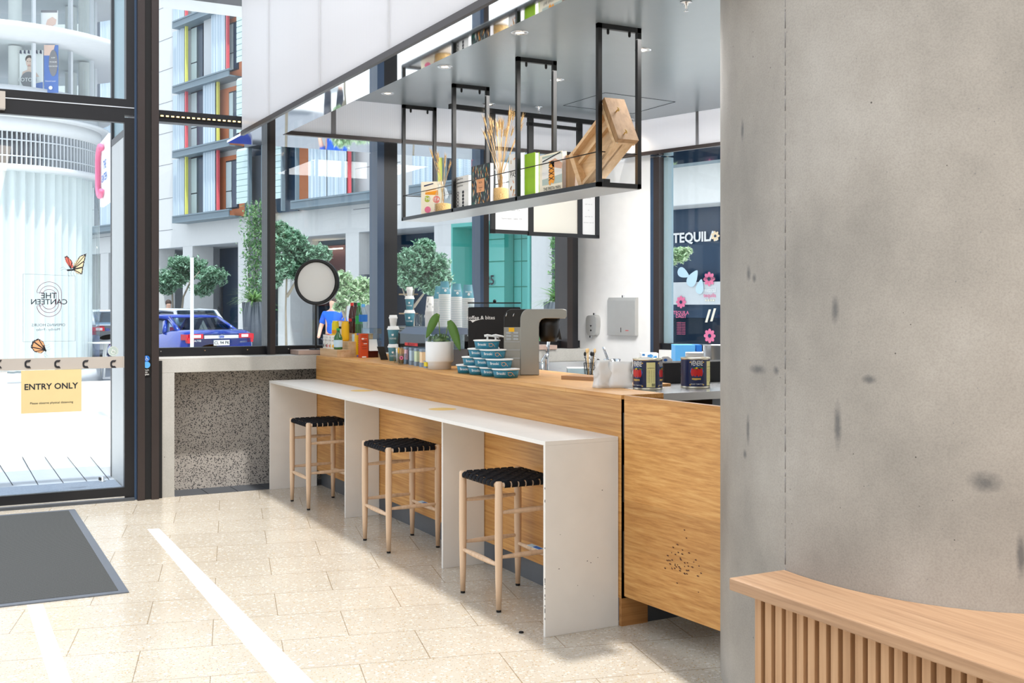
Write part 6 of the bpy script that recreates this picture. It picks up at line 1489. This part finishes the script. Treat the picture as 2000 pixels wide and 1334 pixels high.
# posters inside the tower
dpz = 22.5
def pp3(px, py): return Vector(at_d(px, py, dpz))
for (x0, x1, yt, yb2, lb, kind) in ((38,84,98,178,'poster with a portrait and dark oval in the tower window',0),(86,113,88,181,'blue poster with dark circle and white words in the tower window',1),(80,112,20,66,'pale poster of a hand in the upper tower window',2)):
    a = pp3(x0, yb2); w = (x1-x0)/F_*dpz; h = (yb2-yt)/F_*dpz; U = RT; t = thing('advert_poster', lb, 'poster', a+RT*w/2)
    MB(('paper_white','poster_blue','paper_white')[kind]).obox(a, RT*w, -CAMD*.03, (0,0,h)).build('panel', t)
    o = a+CAMD*.004; m = MB('poster_skin')
    if kind == 0:
        m.mat('hair').disc(o+RT*w*.42+Z_*h*.78, RT, Z_, w*.17, 20, h*.10); o2 = o+CAMD*.004
        m.mat('poster_skin').disc(o2+RT*w*.42+Z_*h*.70, RT, Z_, w*.14, 20, h*.115).poly(o2+RT*w*.5+Z_*h*.35, RT*w, Z_*h, [(-.4,0),(.35,0),(.2,.12),(0,.17),(.0,.28),(-.16,.28),(-.16,.17),(-.36,.12)])
        o3 = o+CAMD*.01; m.mat('poster_blue').poly(o3, RT*w, Z_*h, [(0,0),(1,0),(1,.22),(0,.1)]); o4 = o+CAMD*.014
        m.mat('poster_grey').disc(o4+RT*w*.4+Z_*h*.27, RT, Z_, w*.33, 26, h*.2); o5 = o+CAMD*.018; m.mat('white').text('FOTONA', o5+RT*w*.42+Z_*h*.27, RT, Z_, w*.22, .01)
        m.mat('ink')
        for u in (.37,.47): m.disc(o5+RT*w*u+Z_*h*.72, RT, Z_, w*.018, 8)
        m.mat('salmon').disc(o5+RT*w*.42+Z_*h*.63, RT, Z_, w*.035, 8, h*.008)
        for k in range(6): m.mat('navy').poly(o5+RT*w*(.02+.17*k)+Z_*h*.9, RT*w, Z_*h, [(0,.02),(.1,0),(.08,.09),(.02,.1)])
    elif kind == 1:
        m.poly(o+Z_*h*.78, RT*w, Z_*h, [(0,0),(.6,0),(.8,.22),(0,.22)]); o2 = o+CAMD*.006
        m.mat('poster_grey').disc(o2+RT*w*.68+Z_*h*.62, RT, Z_, w*.32, 26, h*.28); o3 = o+CAMD*.012; m.mat('white')
        for k, s_ in enumerate(('SLEEP','PROBLEM','FOR SNORE')): m.text(s_, o3+RT*w*.68+Z_*h*(.73-.09*k), RT, Z_, w*.12, .008)
        m.text('Dental Laser', o3+RT*w*.5+Z_*h*.24, RT, Z_, w*.15); m.disc(o3+RT*w*.5+Z_*h*.1, RT, Z_, w*.14, 16)
    else:
        m.poly(o+RT*w*.3+Z_*h*.3, RT*w, Z_*h, [(0,.1),(.2,-.05),(.6,.1),(.65,.3),(.4,.42),(.1,.3)]); m.mat('poster_grey').poly(o+Z_*h*.9, RT*w, Z_*h, [(0,0),(1,0),(1,.1),(0,.1)])
    m.build('print', t)
# canteen blade sign
a = R3((203-1000)/F_*14.9, 14.9, 2.87); b = R3((220-1000)/F_*14.0, 14.0, 2.87)
sgn = thing('canteen_blade_sign', 'white projecting sign with a pink letter C outside the door', 'sign', (a+b)/2)
U = (b-a); Lb = U.length; U.normalize(); Nn = Vector((U.y,-U.x,0)).normalized()
if Nn.dot(CAMD) < 0: Nn = -Nn
MB('paper_white').obox(a, U*Lb, Nn*.05, (0,0,.86)).build('board', sgn)
m = MB('pink'); c = a+Nn*.09+Z_*.44+U*Lb*.38
pts = [c+U*(-.0+.26*math.cos(an))+Z_*((.13 if math.sin(an) > 0 else -.13)+.20*math.sin(an)) for an in [PI*(.25+1.5*i/24) for i in range(25)]]; m.tube(pts, .035, 8); m.build('letter_ring', sgn)
m = MB('blue').text('THE', a+U*Lb*.6+Nn*.056+Z_*.5, U, Z_, .16, .01).text('CANTEEN', a+U*Lb*.55+Nn*.056+Z_*.34, U, Z_, .14, .01); m.build('lettering', sgn)
MB('steel_dark').cyl(b+Z_*.5, b+U*.5+Z_*.5, .02, n=8).build('bracket', sgn)

# --- cars
def loftcar(name, label, paint, pos, L=4.8, W=1.82, Hh=1.47, hatch=False):
    # built at the origin: +x forward, then placed by rotating points
    Uf = Vector(R3(-.681, .7323, 0)); Uf.normalize(); Lf = Vector((-Uf.y, Uf.x, 0)); P0 = Vector(pos)
    T = lambda x, y, z: P0+Uf*x+Lf*y+Z_*z
    t = thing(name, label, 'car', P0+Uf*L/2)
    st = [(0.0,.42,.86,1.04,.80),(.06,.34,.94,1.10,.86),(.35,.26,1.0,1.13,.90),(.95,.22,1.0,1.12,.91),(1.6,.2,1.0,1.03,.91),(2.6,.2,1.0,1.0,.91),(3.5,.2,1.0,.98,.91),(4.0,.22,.98,.93,.9),(4.5,.28,.92,.78,.84),(4.72,.36,.84,.66,.72),(4.8,.42,.74,.58,.6)]
    if hatch: st = [(x, a, b, c+(.04 if x < 1 else 0), d) for x, a, b, c, d in st]
    m = MB(paint); vs = []; k = 12
    for x, zb, wr, zt, hw in st:
        x *= L/4.8; hw *= W/1.82; ws = hw
        sec = [(-ws*.86,zb),(-ws*.98,zb+.1),(-ws,zb+.26),(-ws*.985,(zb+zt)/2+.06),(-ws*.93,zt-.05),(-ws*.8,zt),(ws*.8,zt),(ws*.93,zt-.05),(ws*.985,(zb+zt)/2+.06),(ws,zb+.26),(ws*.98,zb+.1),(ws*.86,zb)]
        vs += [T(x, y, z) for y, z in sec]
    n = len(st); m.add(vs, [(i*k+j, i*k+(j+1) % k, (i+1)*k+(j+1) % k, (i+1)*k+j) for i in range(n-1) for j in range(k)]+[tuple(range(k)), tuple(range((n-1)*k, n*k))[::-1]], True)
    m.build('body_shell', t)
    gh = [(.65,1.12,.70,.62),(1.35,Hh-.05,.58,.52),(1.9,Hh,.56,.5),(2.6,Hh-.01,.57,.5),(3.0,Hh-.07,.59,.52),(3.75,1.0,.72,.66)]
    if hatch: gh[0] = (.02,1.03,.72,.64); gh[1] = (.45,Hh-.04,.6,.54)
    m = MB(paint); roof = []; 
    for x, z, w0, w1 in gh[1:5]: roof.append((x*L/4.8, z, .66))
    vs = []
    for x, z, w in roof: vs += [T(x,-w,z-.05), T(x,-w*.85,z), T(x,w*.85,z), T(x,w,z-.05)]
    m.add(vs, [(i*4+j, i*4+j+1, (i+1)*4+j+1, (i+1)*4+j) for i in range(3) for j in range(3)], True)
    xr, xf = gh[1][0]*L/4.8, gh[4][0]*L/4.8; xb, xw = gh[0][0]*L/4.8, gh[5][0]*L/4.8; zt1, zt2 = gh[1][1], gh[4][1]
    for s in (-1, 1):   # pillars
        m.tube([T(xb,s*.74,1.08), T(xr,s*.64,zt1-.03)], .045, 6); m.tube([T(xw,s*.76,.96), T(xf,s*.64,zt2-.03)], .035, 6); m.tube([T((xr+xf)/2-.1,s*.84,.96), T((xr+xf)/2-.1,s*.66,Hh-.04)], .03, 6)
        m.tube([T(xr,s*.66,zt1-.03), T((xr+xf)/2,s*.67,Hh-.03), T(xf,s*.66,zt2-.03)], .03, 6); m.tube([T(xr+.08,s*.70,1.3), T(xb+.55,s*.82,1.06)], .05, 6)
    m.build('roof', t, solid=.03)
    g_ = MB('pane_blue'); g_.add([T(xb,-.7,1.125),T(xb,.7,1.125),T(xr,.6,zt1-.01),T(xr,-.6,zt1-.01)], [(0,1,2,3)], False); g_.build('rear_window', t)
    g_ = MB('pane_blue'); g_.add([T(xw,-.74,.95),T(xw,.74,.95),T(xf,.62,zt2-.01),T(xf,-.62,zt2-.01)], [(0,1,2,3)], False); g_.build('windscreen', t)
    for s in (-1, 1): g_ = MB('shop_dark'); g_.add([T(xb+.35,s*.82,1.05),T(xw,s*.82,.95),T(xf,s*.63,zt2-.04),T(xr,s*.63,zt1-.04)], [(0,1,2,3)], False); g_.build('side_window', t)
    for s in (-1, 1):
        m = MB('tail_red'); m.obox(T(-.01,s*.80-.0,.93), -Lf*s*.34, Uf*.06, (0,0,.11)); m.obox(T(0.0,s*.84,.83), -Lf*s*.16, Uf*.12, (0,0,.12)); m.obox(T(.02,s*.865,.90), -Lf*s*.05, Uf*.28, (0,0,.13)); m.build('tail_light', t)
        m = MB('tail_white').obox(T(-.018,s*.70,.95), -Lf*s*.18, Uf*.01, (0,0,.07)); m.build('reverse_lens', t)
        for xw_ in (.95, 3.8):
            w_ = MB('tyre').cyl(T(xw_*L/4.8,s*.72,.32), T(xw_*L/4.8,s*.92,.32), .32, n=24).build('wheel', t); MB('steel').cyl(T(xw_*L/4.8,s*.90,.32), T(xw_*L/4.8,s*.928,.32), .2, n=10).build('hub_cap', w_)
        m = MB('ink').ball(T(3.25*L/4.8,s*.99,1.0), .10, 10, 6, .08, .12); m.build('side_mirror', t)
        MB('chrome').tube([T(1.7*L/4.8,s*.915,.86), T(1.9*L/4.8,s*.915,.86)], .014, 6).build('door_handle', t); MB('chrome').tube([T(2.7*L/4.8,s*.915,.85), T(2.9*L/4.8,s*.915,.85)], .014, 6).build('door_handle', t)
    MB('chrome').obox(T(-.022,.44,.93), -Lf*.88, Uf*.02, (0,0,.075)).build('chrome_strip', t)
    if not hatch:
        m = MB('car_blue').disc(T(-.03,0,.97), -Lf, Z_, .07, 20, .045); o_ = m.build('badge_disc', t); MB('chrome').ring(T(-.033,0,.97), -Lf, Z_, .06, .07, 20, .038, .045).ring(T(-.034,0,.975), -Lf, Z_, .02, .027, 16, .03, .037).build('badge_ring', t)
        pl = MB('paper_white').obox(T(-.03,.20,.765), -Lf*.40, Uf*.02, (0,0,.125)).build('number_plate', t); MB('ink').text('CL 94 PK', T(-.034,0,.825), -Lf, Z_, .10, .008).build('plate_text', pl)
        m = MB('chrome').text('ALTISE', T(-.012,.60,.88), -Lf, Z_, .06, .008).text('HYBRID', T(-.012,-.58,.84), -Lf, Z_, .05, .008); m.build('boot_lettering', t)
        m = MB('car_silver').obox(T(-.015,.8,.36), -Lf*1.6, Uf*.02, (0,0,.03)); m.build('bumper_line', t)
    return t
pr0 = R3((432-1000)/F_*25.8, 25.8, -.17)
loftcar('saloon_car', 'bright blue saloon car seen from behind through the window', 'car_blue', pr0)
loftcar('hatchback_car', 'silver white car passing behind the blue saloon', 'car_silver', R3(-9.0, 32, GZ), 4.5, 1.8, 1.55, True)
loftcar('hatchback_car', 'silver hatchback beyond the door next to the white cafe table', 'car_silver', R3((236-1000)/F_*30.3, 30.3, GZ+.02), 4.5, 1.8, 1.5, True)
# cafe table outside
c = R3((212-1000)/F_*24, 24, -.02)
t = thing('cafe_table', 'small white round cafe table outside beyond the door', 'table', c)
MB('white').lathe(c, [(0,.73),(.42,.73),(.43,.75),(0,.75)], 28).build('tabletop', t)
for a in (0, 2.1, 4.2): MB('white').tube([c+Vector((.25*math.cos(a),.25*math.sin(a),0)), c+Vector((.12*math.cos(a),.12*math.sin(a),.73))], .02, 8).build('leg', t)
# white pole
c = R3((375-1000)/F_*13.5, 13.5, -.02)
tag(MB('tower_white').cyl(c, Vector((c.x,c.y,EYE+(H_-503)/F_*13.5)), .022, n=16).build('white_post'), 'slim white post standing outside before the blue car', 'post')

# --- trees and planting
def leafy(name, parent, blobs, n, size, mt, seed, long=1.0):
    r_ = random.Random(seed); m = MB(mt); tot = sum(b[3]**2 for b in blobs)
    for (cx_, cy_, cz_, rr_, fl) in [(b[0],b[1],b[2],b[3],b[4]) for b in blobs]:
        k = int(n*rr_**2/tot)
        for _ in range(k):
            d = Vector((r_.gauss(0,1), r_.gauss(0,1), r_.gauss(0,1))).normalized()*(rr_*(.55+.5*r_.random())); d *= (1+.22*math.sin(d.x*9/rr_+cx_)*math.cos(d.z*8/rr_+cy_)); d.z *= fl
            c = Vector((cx_,cy_,cz_))+d; s = size*(.6+.8*r_.random())
            u = Vector((r_.uniform(-1,1), r_.uniform(-1,1), r_.uniform(-.9,.5))).normalized(); v = u.cross(Vector((r_.uniform(-.4,.4), r_.uniform(-.4,.4), 1))).normalized()
            m.add([c-u*s*long, c+v*s*.42, c+u*s*long, c-v*s*.42], [(0,1,2,3)], False)
    return m.build(name, parent)
def tree(label, px, d, stem_px, base_z, crown, n, size, mt, seed, trunks):
    g = Vector(at_d(stem_px, 600, d)); t = thing('street_tree', label, 'tree', (g.x, g.y, base_z))
    bl_ = [tuple(Vector(at_d(x, y, d+dd)))+(r_/F_*d, fl) for x, y, r_, fl, dd in crown]
    m = MB('trunk')
    for pts in trunks: m.tube([Vector(at_d(x, y, d)) if y is not None else Vector((at_d(x,600,d)[0], at_d(x,600,d)[1], base_z)) for x, y in pts], [w/F_*d for w in ([3.2]+[1.8]*(len(pts)-2)+[.8])], 7)
    m.build('trunk', t); leafy('crown', t, bl_, n, size, mt, seed); return t
tree('street tree with spreading green crown behind the blue car', 370, 38, 338, GZ, [(335,545,30,.7,0),(375,525,32,.7,.5),(415,540,28,.7,0),(350,515,22,.7,0),(395,565,22,.6,0),(325,565,16,.7,0)], 9000, .075, 'leaves_green', 11, [[(338,None),(337,590),(336,560),(345,530)],[(346,None),(358,580),(372,550),(390,530)]])
tree('street tree with broad dark crown behind the round light panel', 580, 24, 560, GZ, [(560,470,34,.7,0),(595,500,34,.7,.3),(555,520,34,.8,0),(625,495,22,.7,0),(530,545,22,.8,0),(600,540,26,.6,0),(545,450,22,.8,0)], 15000, .055, 'leaves_green', 12, [[(560,None),(558,600),(560,540),(570,490)],[(560,580),(590,530),(610,500)]])
tree('bright sunlit small tree between the light panel and blue mullion', 690, 16, 673, -.02, [(680,575,26,.8,0),(705,560,24,.8,.2),(668,545,20,.8,0),(715,585,14,.7,0),(662,600,12,.7,0)], 4200, .038, 'leaves_pale', 13, [[(673,None),(673,640),(676,600),(690,570)],[(674,620),(662,590),(660,560)]])
tree('rounded green street tree behind the cup towers', 830, 21, 808, -.02, [(815,510,34,.85,0),(845,520,32,.85,.3),(800,545,26,.8,0),(862,545,22,.8,0),(828,485,22,.8,0),(845,560,22,.7,0),(790,510,20,.8,0)], 14000, .048, 'leaves_green', 14, [[(809,None),(808,620),(806,580),(815,530)],[(808,600),(830,570),(845,550)],[(808,600),(790,575),(785,560)]])
tree('pale leafy branch tree beyond the right hand window', 1320, 17, 1290, -.02, [(1325,498,20,.7,0),(1300,510,20,.7,0),(1340,490,12,.6,0),(1300,560,10,.6,0)], 2400, .036, 'leaves_pale', 15, [[(1290,None),(1290,560),(1310,520)]])
def vines(px0, px1, py0, py1, d, n, label, seed):
    g = Vector(at_d((px0+px1)/2, 600, d)); t = thing('climbing_plant', label, 'plant', (g.x, g.y, GZ))
    r_ = random.Random(seed); m = MB('leaves_vine'); st = MB('trunk')
    for k in range(10):
        x = r_.uniform(px0, px1); st.tube([Vector(at_d(x+r_.uniform(-4,4), py0+(py1-py0)*j/5, d+.05)) for j in range(6)], .012, 4)
    st.build('stems', t)
    for _ in range(n):
        x = r_.uniform(px0, px1)+r_.gauss(0, 7); y = py0+(py1-py0)*r_.random()+10*math.sin(x*.7); c = Vector(at_d(x, y, d-r_.uniform(0,.5))); s = .05+.07*r_.random()
        u = Vector((r_.uniform(-1,1), r_.uniform(-1,1), r_.uniform(-1,.4))).normalized(); v = u.cross(Vector((r_.uniform(-.4,.4), r_.uniform(-.4,.4), 1))).normalized(); m.add([c-u*s, c+v*s*.45, c+u*s, c-v*s*.45], [(0,1,2,3)], False)
    m.build('leaves', t)
vines(480, 520, 400, 620, fd(ft(505))-.9, 2300, 'tall climbing greenery on the dark column left of centre', 21)
vines(1084, 1110, 455, 600, fd(ft(1095))-.6, 1600, 'climbing greenery on the dark column beside the white pier', 22)
def fern(px, py, d, n, L, label, seed, zb=GZ, pot=False):
    c = Vector(at_d(px, py, d)); t = thing('spiky_plant', label, 'plant', (c.x, c.y, zb)); m = MB('fern'); r_ = random.Random(seed)
    for k in range(n):
        a = r_.uniform(0,2*PI); e_ = r_.uniform(.2,1.3); o = c; w = Vector((-math.sin(a), math.cos(a), 0))*L*.035; LL = L*r_.uniform(.6,1)
        P = [o+Vector((math.cos(a)*LL*k2/4*math.cos(e_*(1-k2/5)), math.sin(a)*LL*k2/4*math.cos(e_*(1-k2/5)), LL*k2/4*math.sin(e_)-LL*.5*(k2/4)**2)) for k2 in range(5)]
        vs = []
        for j, p in enumerate(P): q_ = w*(1-j/4.3); vs += [p-q_, p+q_]
        m.add(vs, [(j*2, j*2+1, j*2+3, j*2+2) for j in range(4)], True)
    m.build('fronds', t)
    if pot: MB('planter').lathe((c.x,c.y,zb), [(0,0),(.25,0),(.32,c.z-zb),(0,c.z-zb)], 20).build('pot', t)
fern(496, 590, 30, 90, .9, 'spiky drooping plant at the foot of the planted column', 31, GZ, True)
fern(1090, 590, 24, 110, .75, 'spiky palm-like plant in a grey pot beside the juice machine', 32, GZ, True)
c = Vector(at_d(1085, 664, 18)); t = thing('hedge', 'low green hedge outside behind the sink window', 'hedge', (c.x, c.y, -.02))
MB('planter').obox(Vector((c.x,c.y,-.02))-RT*1.0, RT*2.6, -CAMD*.5, (0,0,.6)).build('planter_box', t)
leafy('leaves', t, [(c.x+RT.x*k*.3-.1, c.y+RT.y*k*.3, .85, .28, .9) for k in range(-2, 5)], 1500, .05, 'leaves_vine', 33)
# people outside
def person(px, py_head, d, label, shirt, seed, turn=0):
    top = Vector(at_d(px, py_head, d)); zt_ = top.z; h = zt_-GZ; p = Vector((top.x, top.y, GZ)); t = thing('person', label, 'person', p)
    s = h/1.75; U = (RT*math.cos(turn)+CAMD*math.sin(turn)); V = CAMD*math.cos(turn)-RT*math.sin(turn)
    J = lambda a, b, z: p+U*a*s+V*b*s+Z_*z*s
    def skin(name, mt, nodes, edges, rad):
        me = bpy.data.meshes.new(name); me.from_pydata([n_-p for n_ in nodes], edges, []); me.materials.append(M[mt]); o = bpy.data.objects.new(name, me); COL.objects.link(o); o.parent = t
        md = o.modifiers.new('k', 'SKIN'); 
        for i, r_ in enumerate(rad): me.skin_vertices[0].data[i].radius = (r_*s, r_*s)
        me.skin_vertices[0].data[0].use_root = True; sb_ = o.modifiers.new('u', 'SUBSURF'); sb_.levels = 1; sb_.render_levels = 2; return o
    body = [J(0,0,.95), J(0,0,1.15), J(0,0,1.38), J(0,0,1.5), J(0,.02,1.62), J(0,.02,1.7)]
    arms = [J(-.18,0,1.40), J(-.25,.05,1.15), J(-.2,.22,1.0), J(-.18,.28,.97), J(.18,0,1.40), J(.25,.05,1.15), J(.2,.22,1.02), J(.18,.28,1.0)]
    legs = [J(-.1,0,.88), J(-.12,.03,.5), J(-.12,0,.09), J(-.12,.12,.04), J(.1,0,.88), J(.12,.0,.5), J(.12,-.04,.09), J(.12,.08,.04)]
    skin('body', 'skin', body+arms+legs, [(0,1),(1,2),(2,3),(3,4),(4,5),(2,6),(6,7),(7,8),(8,9),(2,10),(10,11),(11,12),(12,13),(0,14),(14,15),(15,16),(16,17),(0,18),(18,19),(19,20),(20,21)], [.13,.12,.13,.055,.095,.06,.055,.042,.032,.03,.055,.042,.032,.03,.08,.055,.04,.035,.08,.055,.04,.035])
    skin('shirt', shirt, [J(0,0,.98), J(0,0,1.15), J(0,0,1.38), J(0,0,1.45), J(-.18,0,1.40), J(-.24,.03,1.2), J(.18,0,1.40), J(.24,.03,1.2)], [(0,1),(1,2),(2,3),(2,4),(4,5),(2,6),(6,7)], [.16,.15,.165,.07,.085,.065,.085,.065])
    skin('trousers', 'trousers', [J(0,0,.97), J(-.1,0,.85), J(-.12,.03,.5), J(-.12,0,.12), J(.1,0,.85), J(.12,0,.5), J(.12,-.04,.12)], [(0,1),(1,2),(2,3),(0,4),(4,5),(5,6)], [.15,.10,.075,.06,.10,.075,.06])
    MB('hair').ball(J(0,-.015,1.68), .1*s, 14, 10, .105*s, .11*s).build('hair', t)
    return t
person(652, 578, 22, 'person in a bright blue shirt standing outside behind the drinks', 'shirt_blue', 1, .3)
person(329, 587, 37.2, 'person in a blue shirt beyond the cars at far left', 'shirt_blue', 2, -.5)

# ================================================================ LIGHT, WORLD, CAMERA
wd = bpy.data.worlds.new('World'); sc.world = wd; wd.use_nodes = True; t = wd.node_tree; bg = t.nodes['Background']
tc = t.nodes.new('ShaderNodeTexCoord'); sx = t.nodes.new('ShaderNodeSeparateXYZ'); t.links.new(tc.outputs['Generated'], sx.inputs[0])
t.links.new(ramp(t, sx.outputs[2], [(0.0, (.97,.98,1.0,1)), (.5, (.88,.93,1.0,1)), (1.0, (.80,.89,1.0,1))]), bg.inputs[0]); bg.inputs[1].default_value = 1.15
sun = bpy.data.lights.new('sun', 'SUN'); sun.energy = 3.0; sun.angle = math.radians(1.8); sun.color = (1,.96,.9)
so = bpy.data.objects.new('sun', sun); COL.objects.link(so); dv = Vector((.055, .42, -1)).normalized(); so.rotation_euler = dv.to_track_quat('-Z', 'Y').to_euler(); so.location = (0,0,12)
def area(name, loc, target, size, e, c, sy=None):
    l = bpy.data.lights.new(name, 'AREA'); l.energy = e; l.color = c; l.size = size
    if sy: l.shape = 'RECTANGLE'; l.size_y = sy
    o = bpy.data.objects.new(name, l); COL.objects.link(o); o.location = loc; o.rotation_euler = (Vector(target)-Vector(loc)).to_track_quat('-Z','Y').to_euler(); return o
area('column_fill', (.6,-1.5,3.6), (2.8,3.2,1.3), 1.2, 22, (1,.80,.60))  # added unseen fill light that warms the column, no fitting belongs to it
area('kitchen_fill', (4.6,6.6,3.2), (4.6,6.6,0), 1.4, 110, (1,.98,.95), 2.6)  # added fill under the bar ceiling to brighten the kitchen, no fitting drawn
cam = bpy.data.cameras.new('camera'); co = bpy.data.objects.new('camera', cam); COL.objects.link(co)
cam.sensor_width = 36; cam.lens = F_/2000*36; cam.shift_y = -(667-H_)/2000; co.location = (0,0,EYE); co.rotation_euler = (PI/2, 0, -TH); cam.clip_end = 400; cam.clip_start = .05
sc.camera = co
sc.view_settings.view_transform = 'Standard'; sc.view_settings.look = 'None'; sc.view_settings.exposure = 0.45; sc.view_settings.gamma = 1; sc.view_settings.use_curve_mapping = False
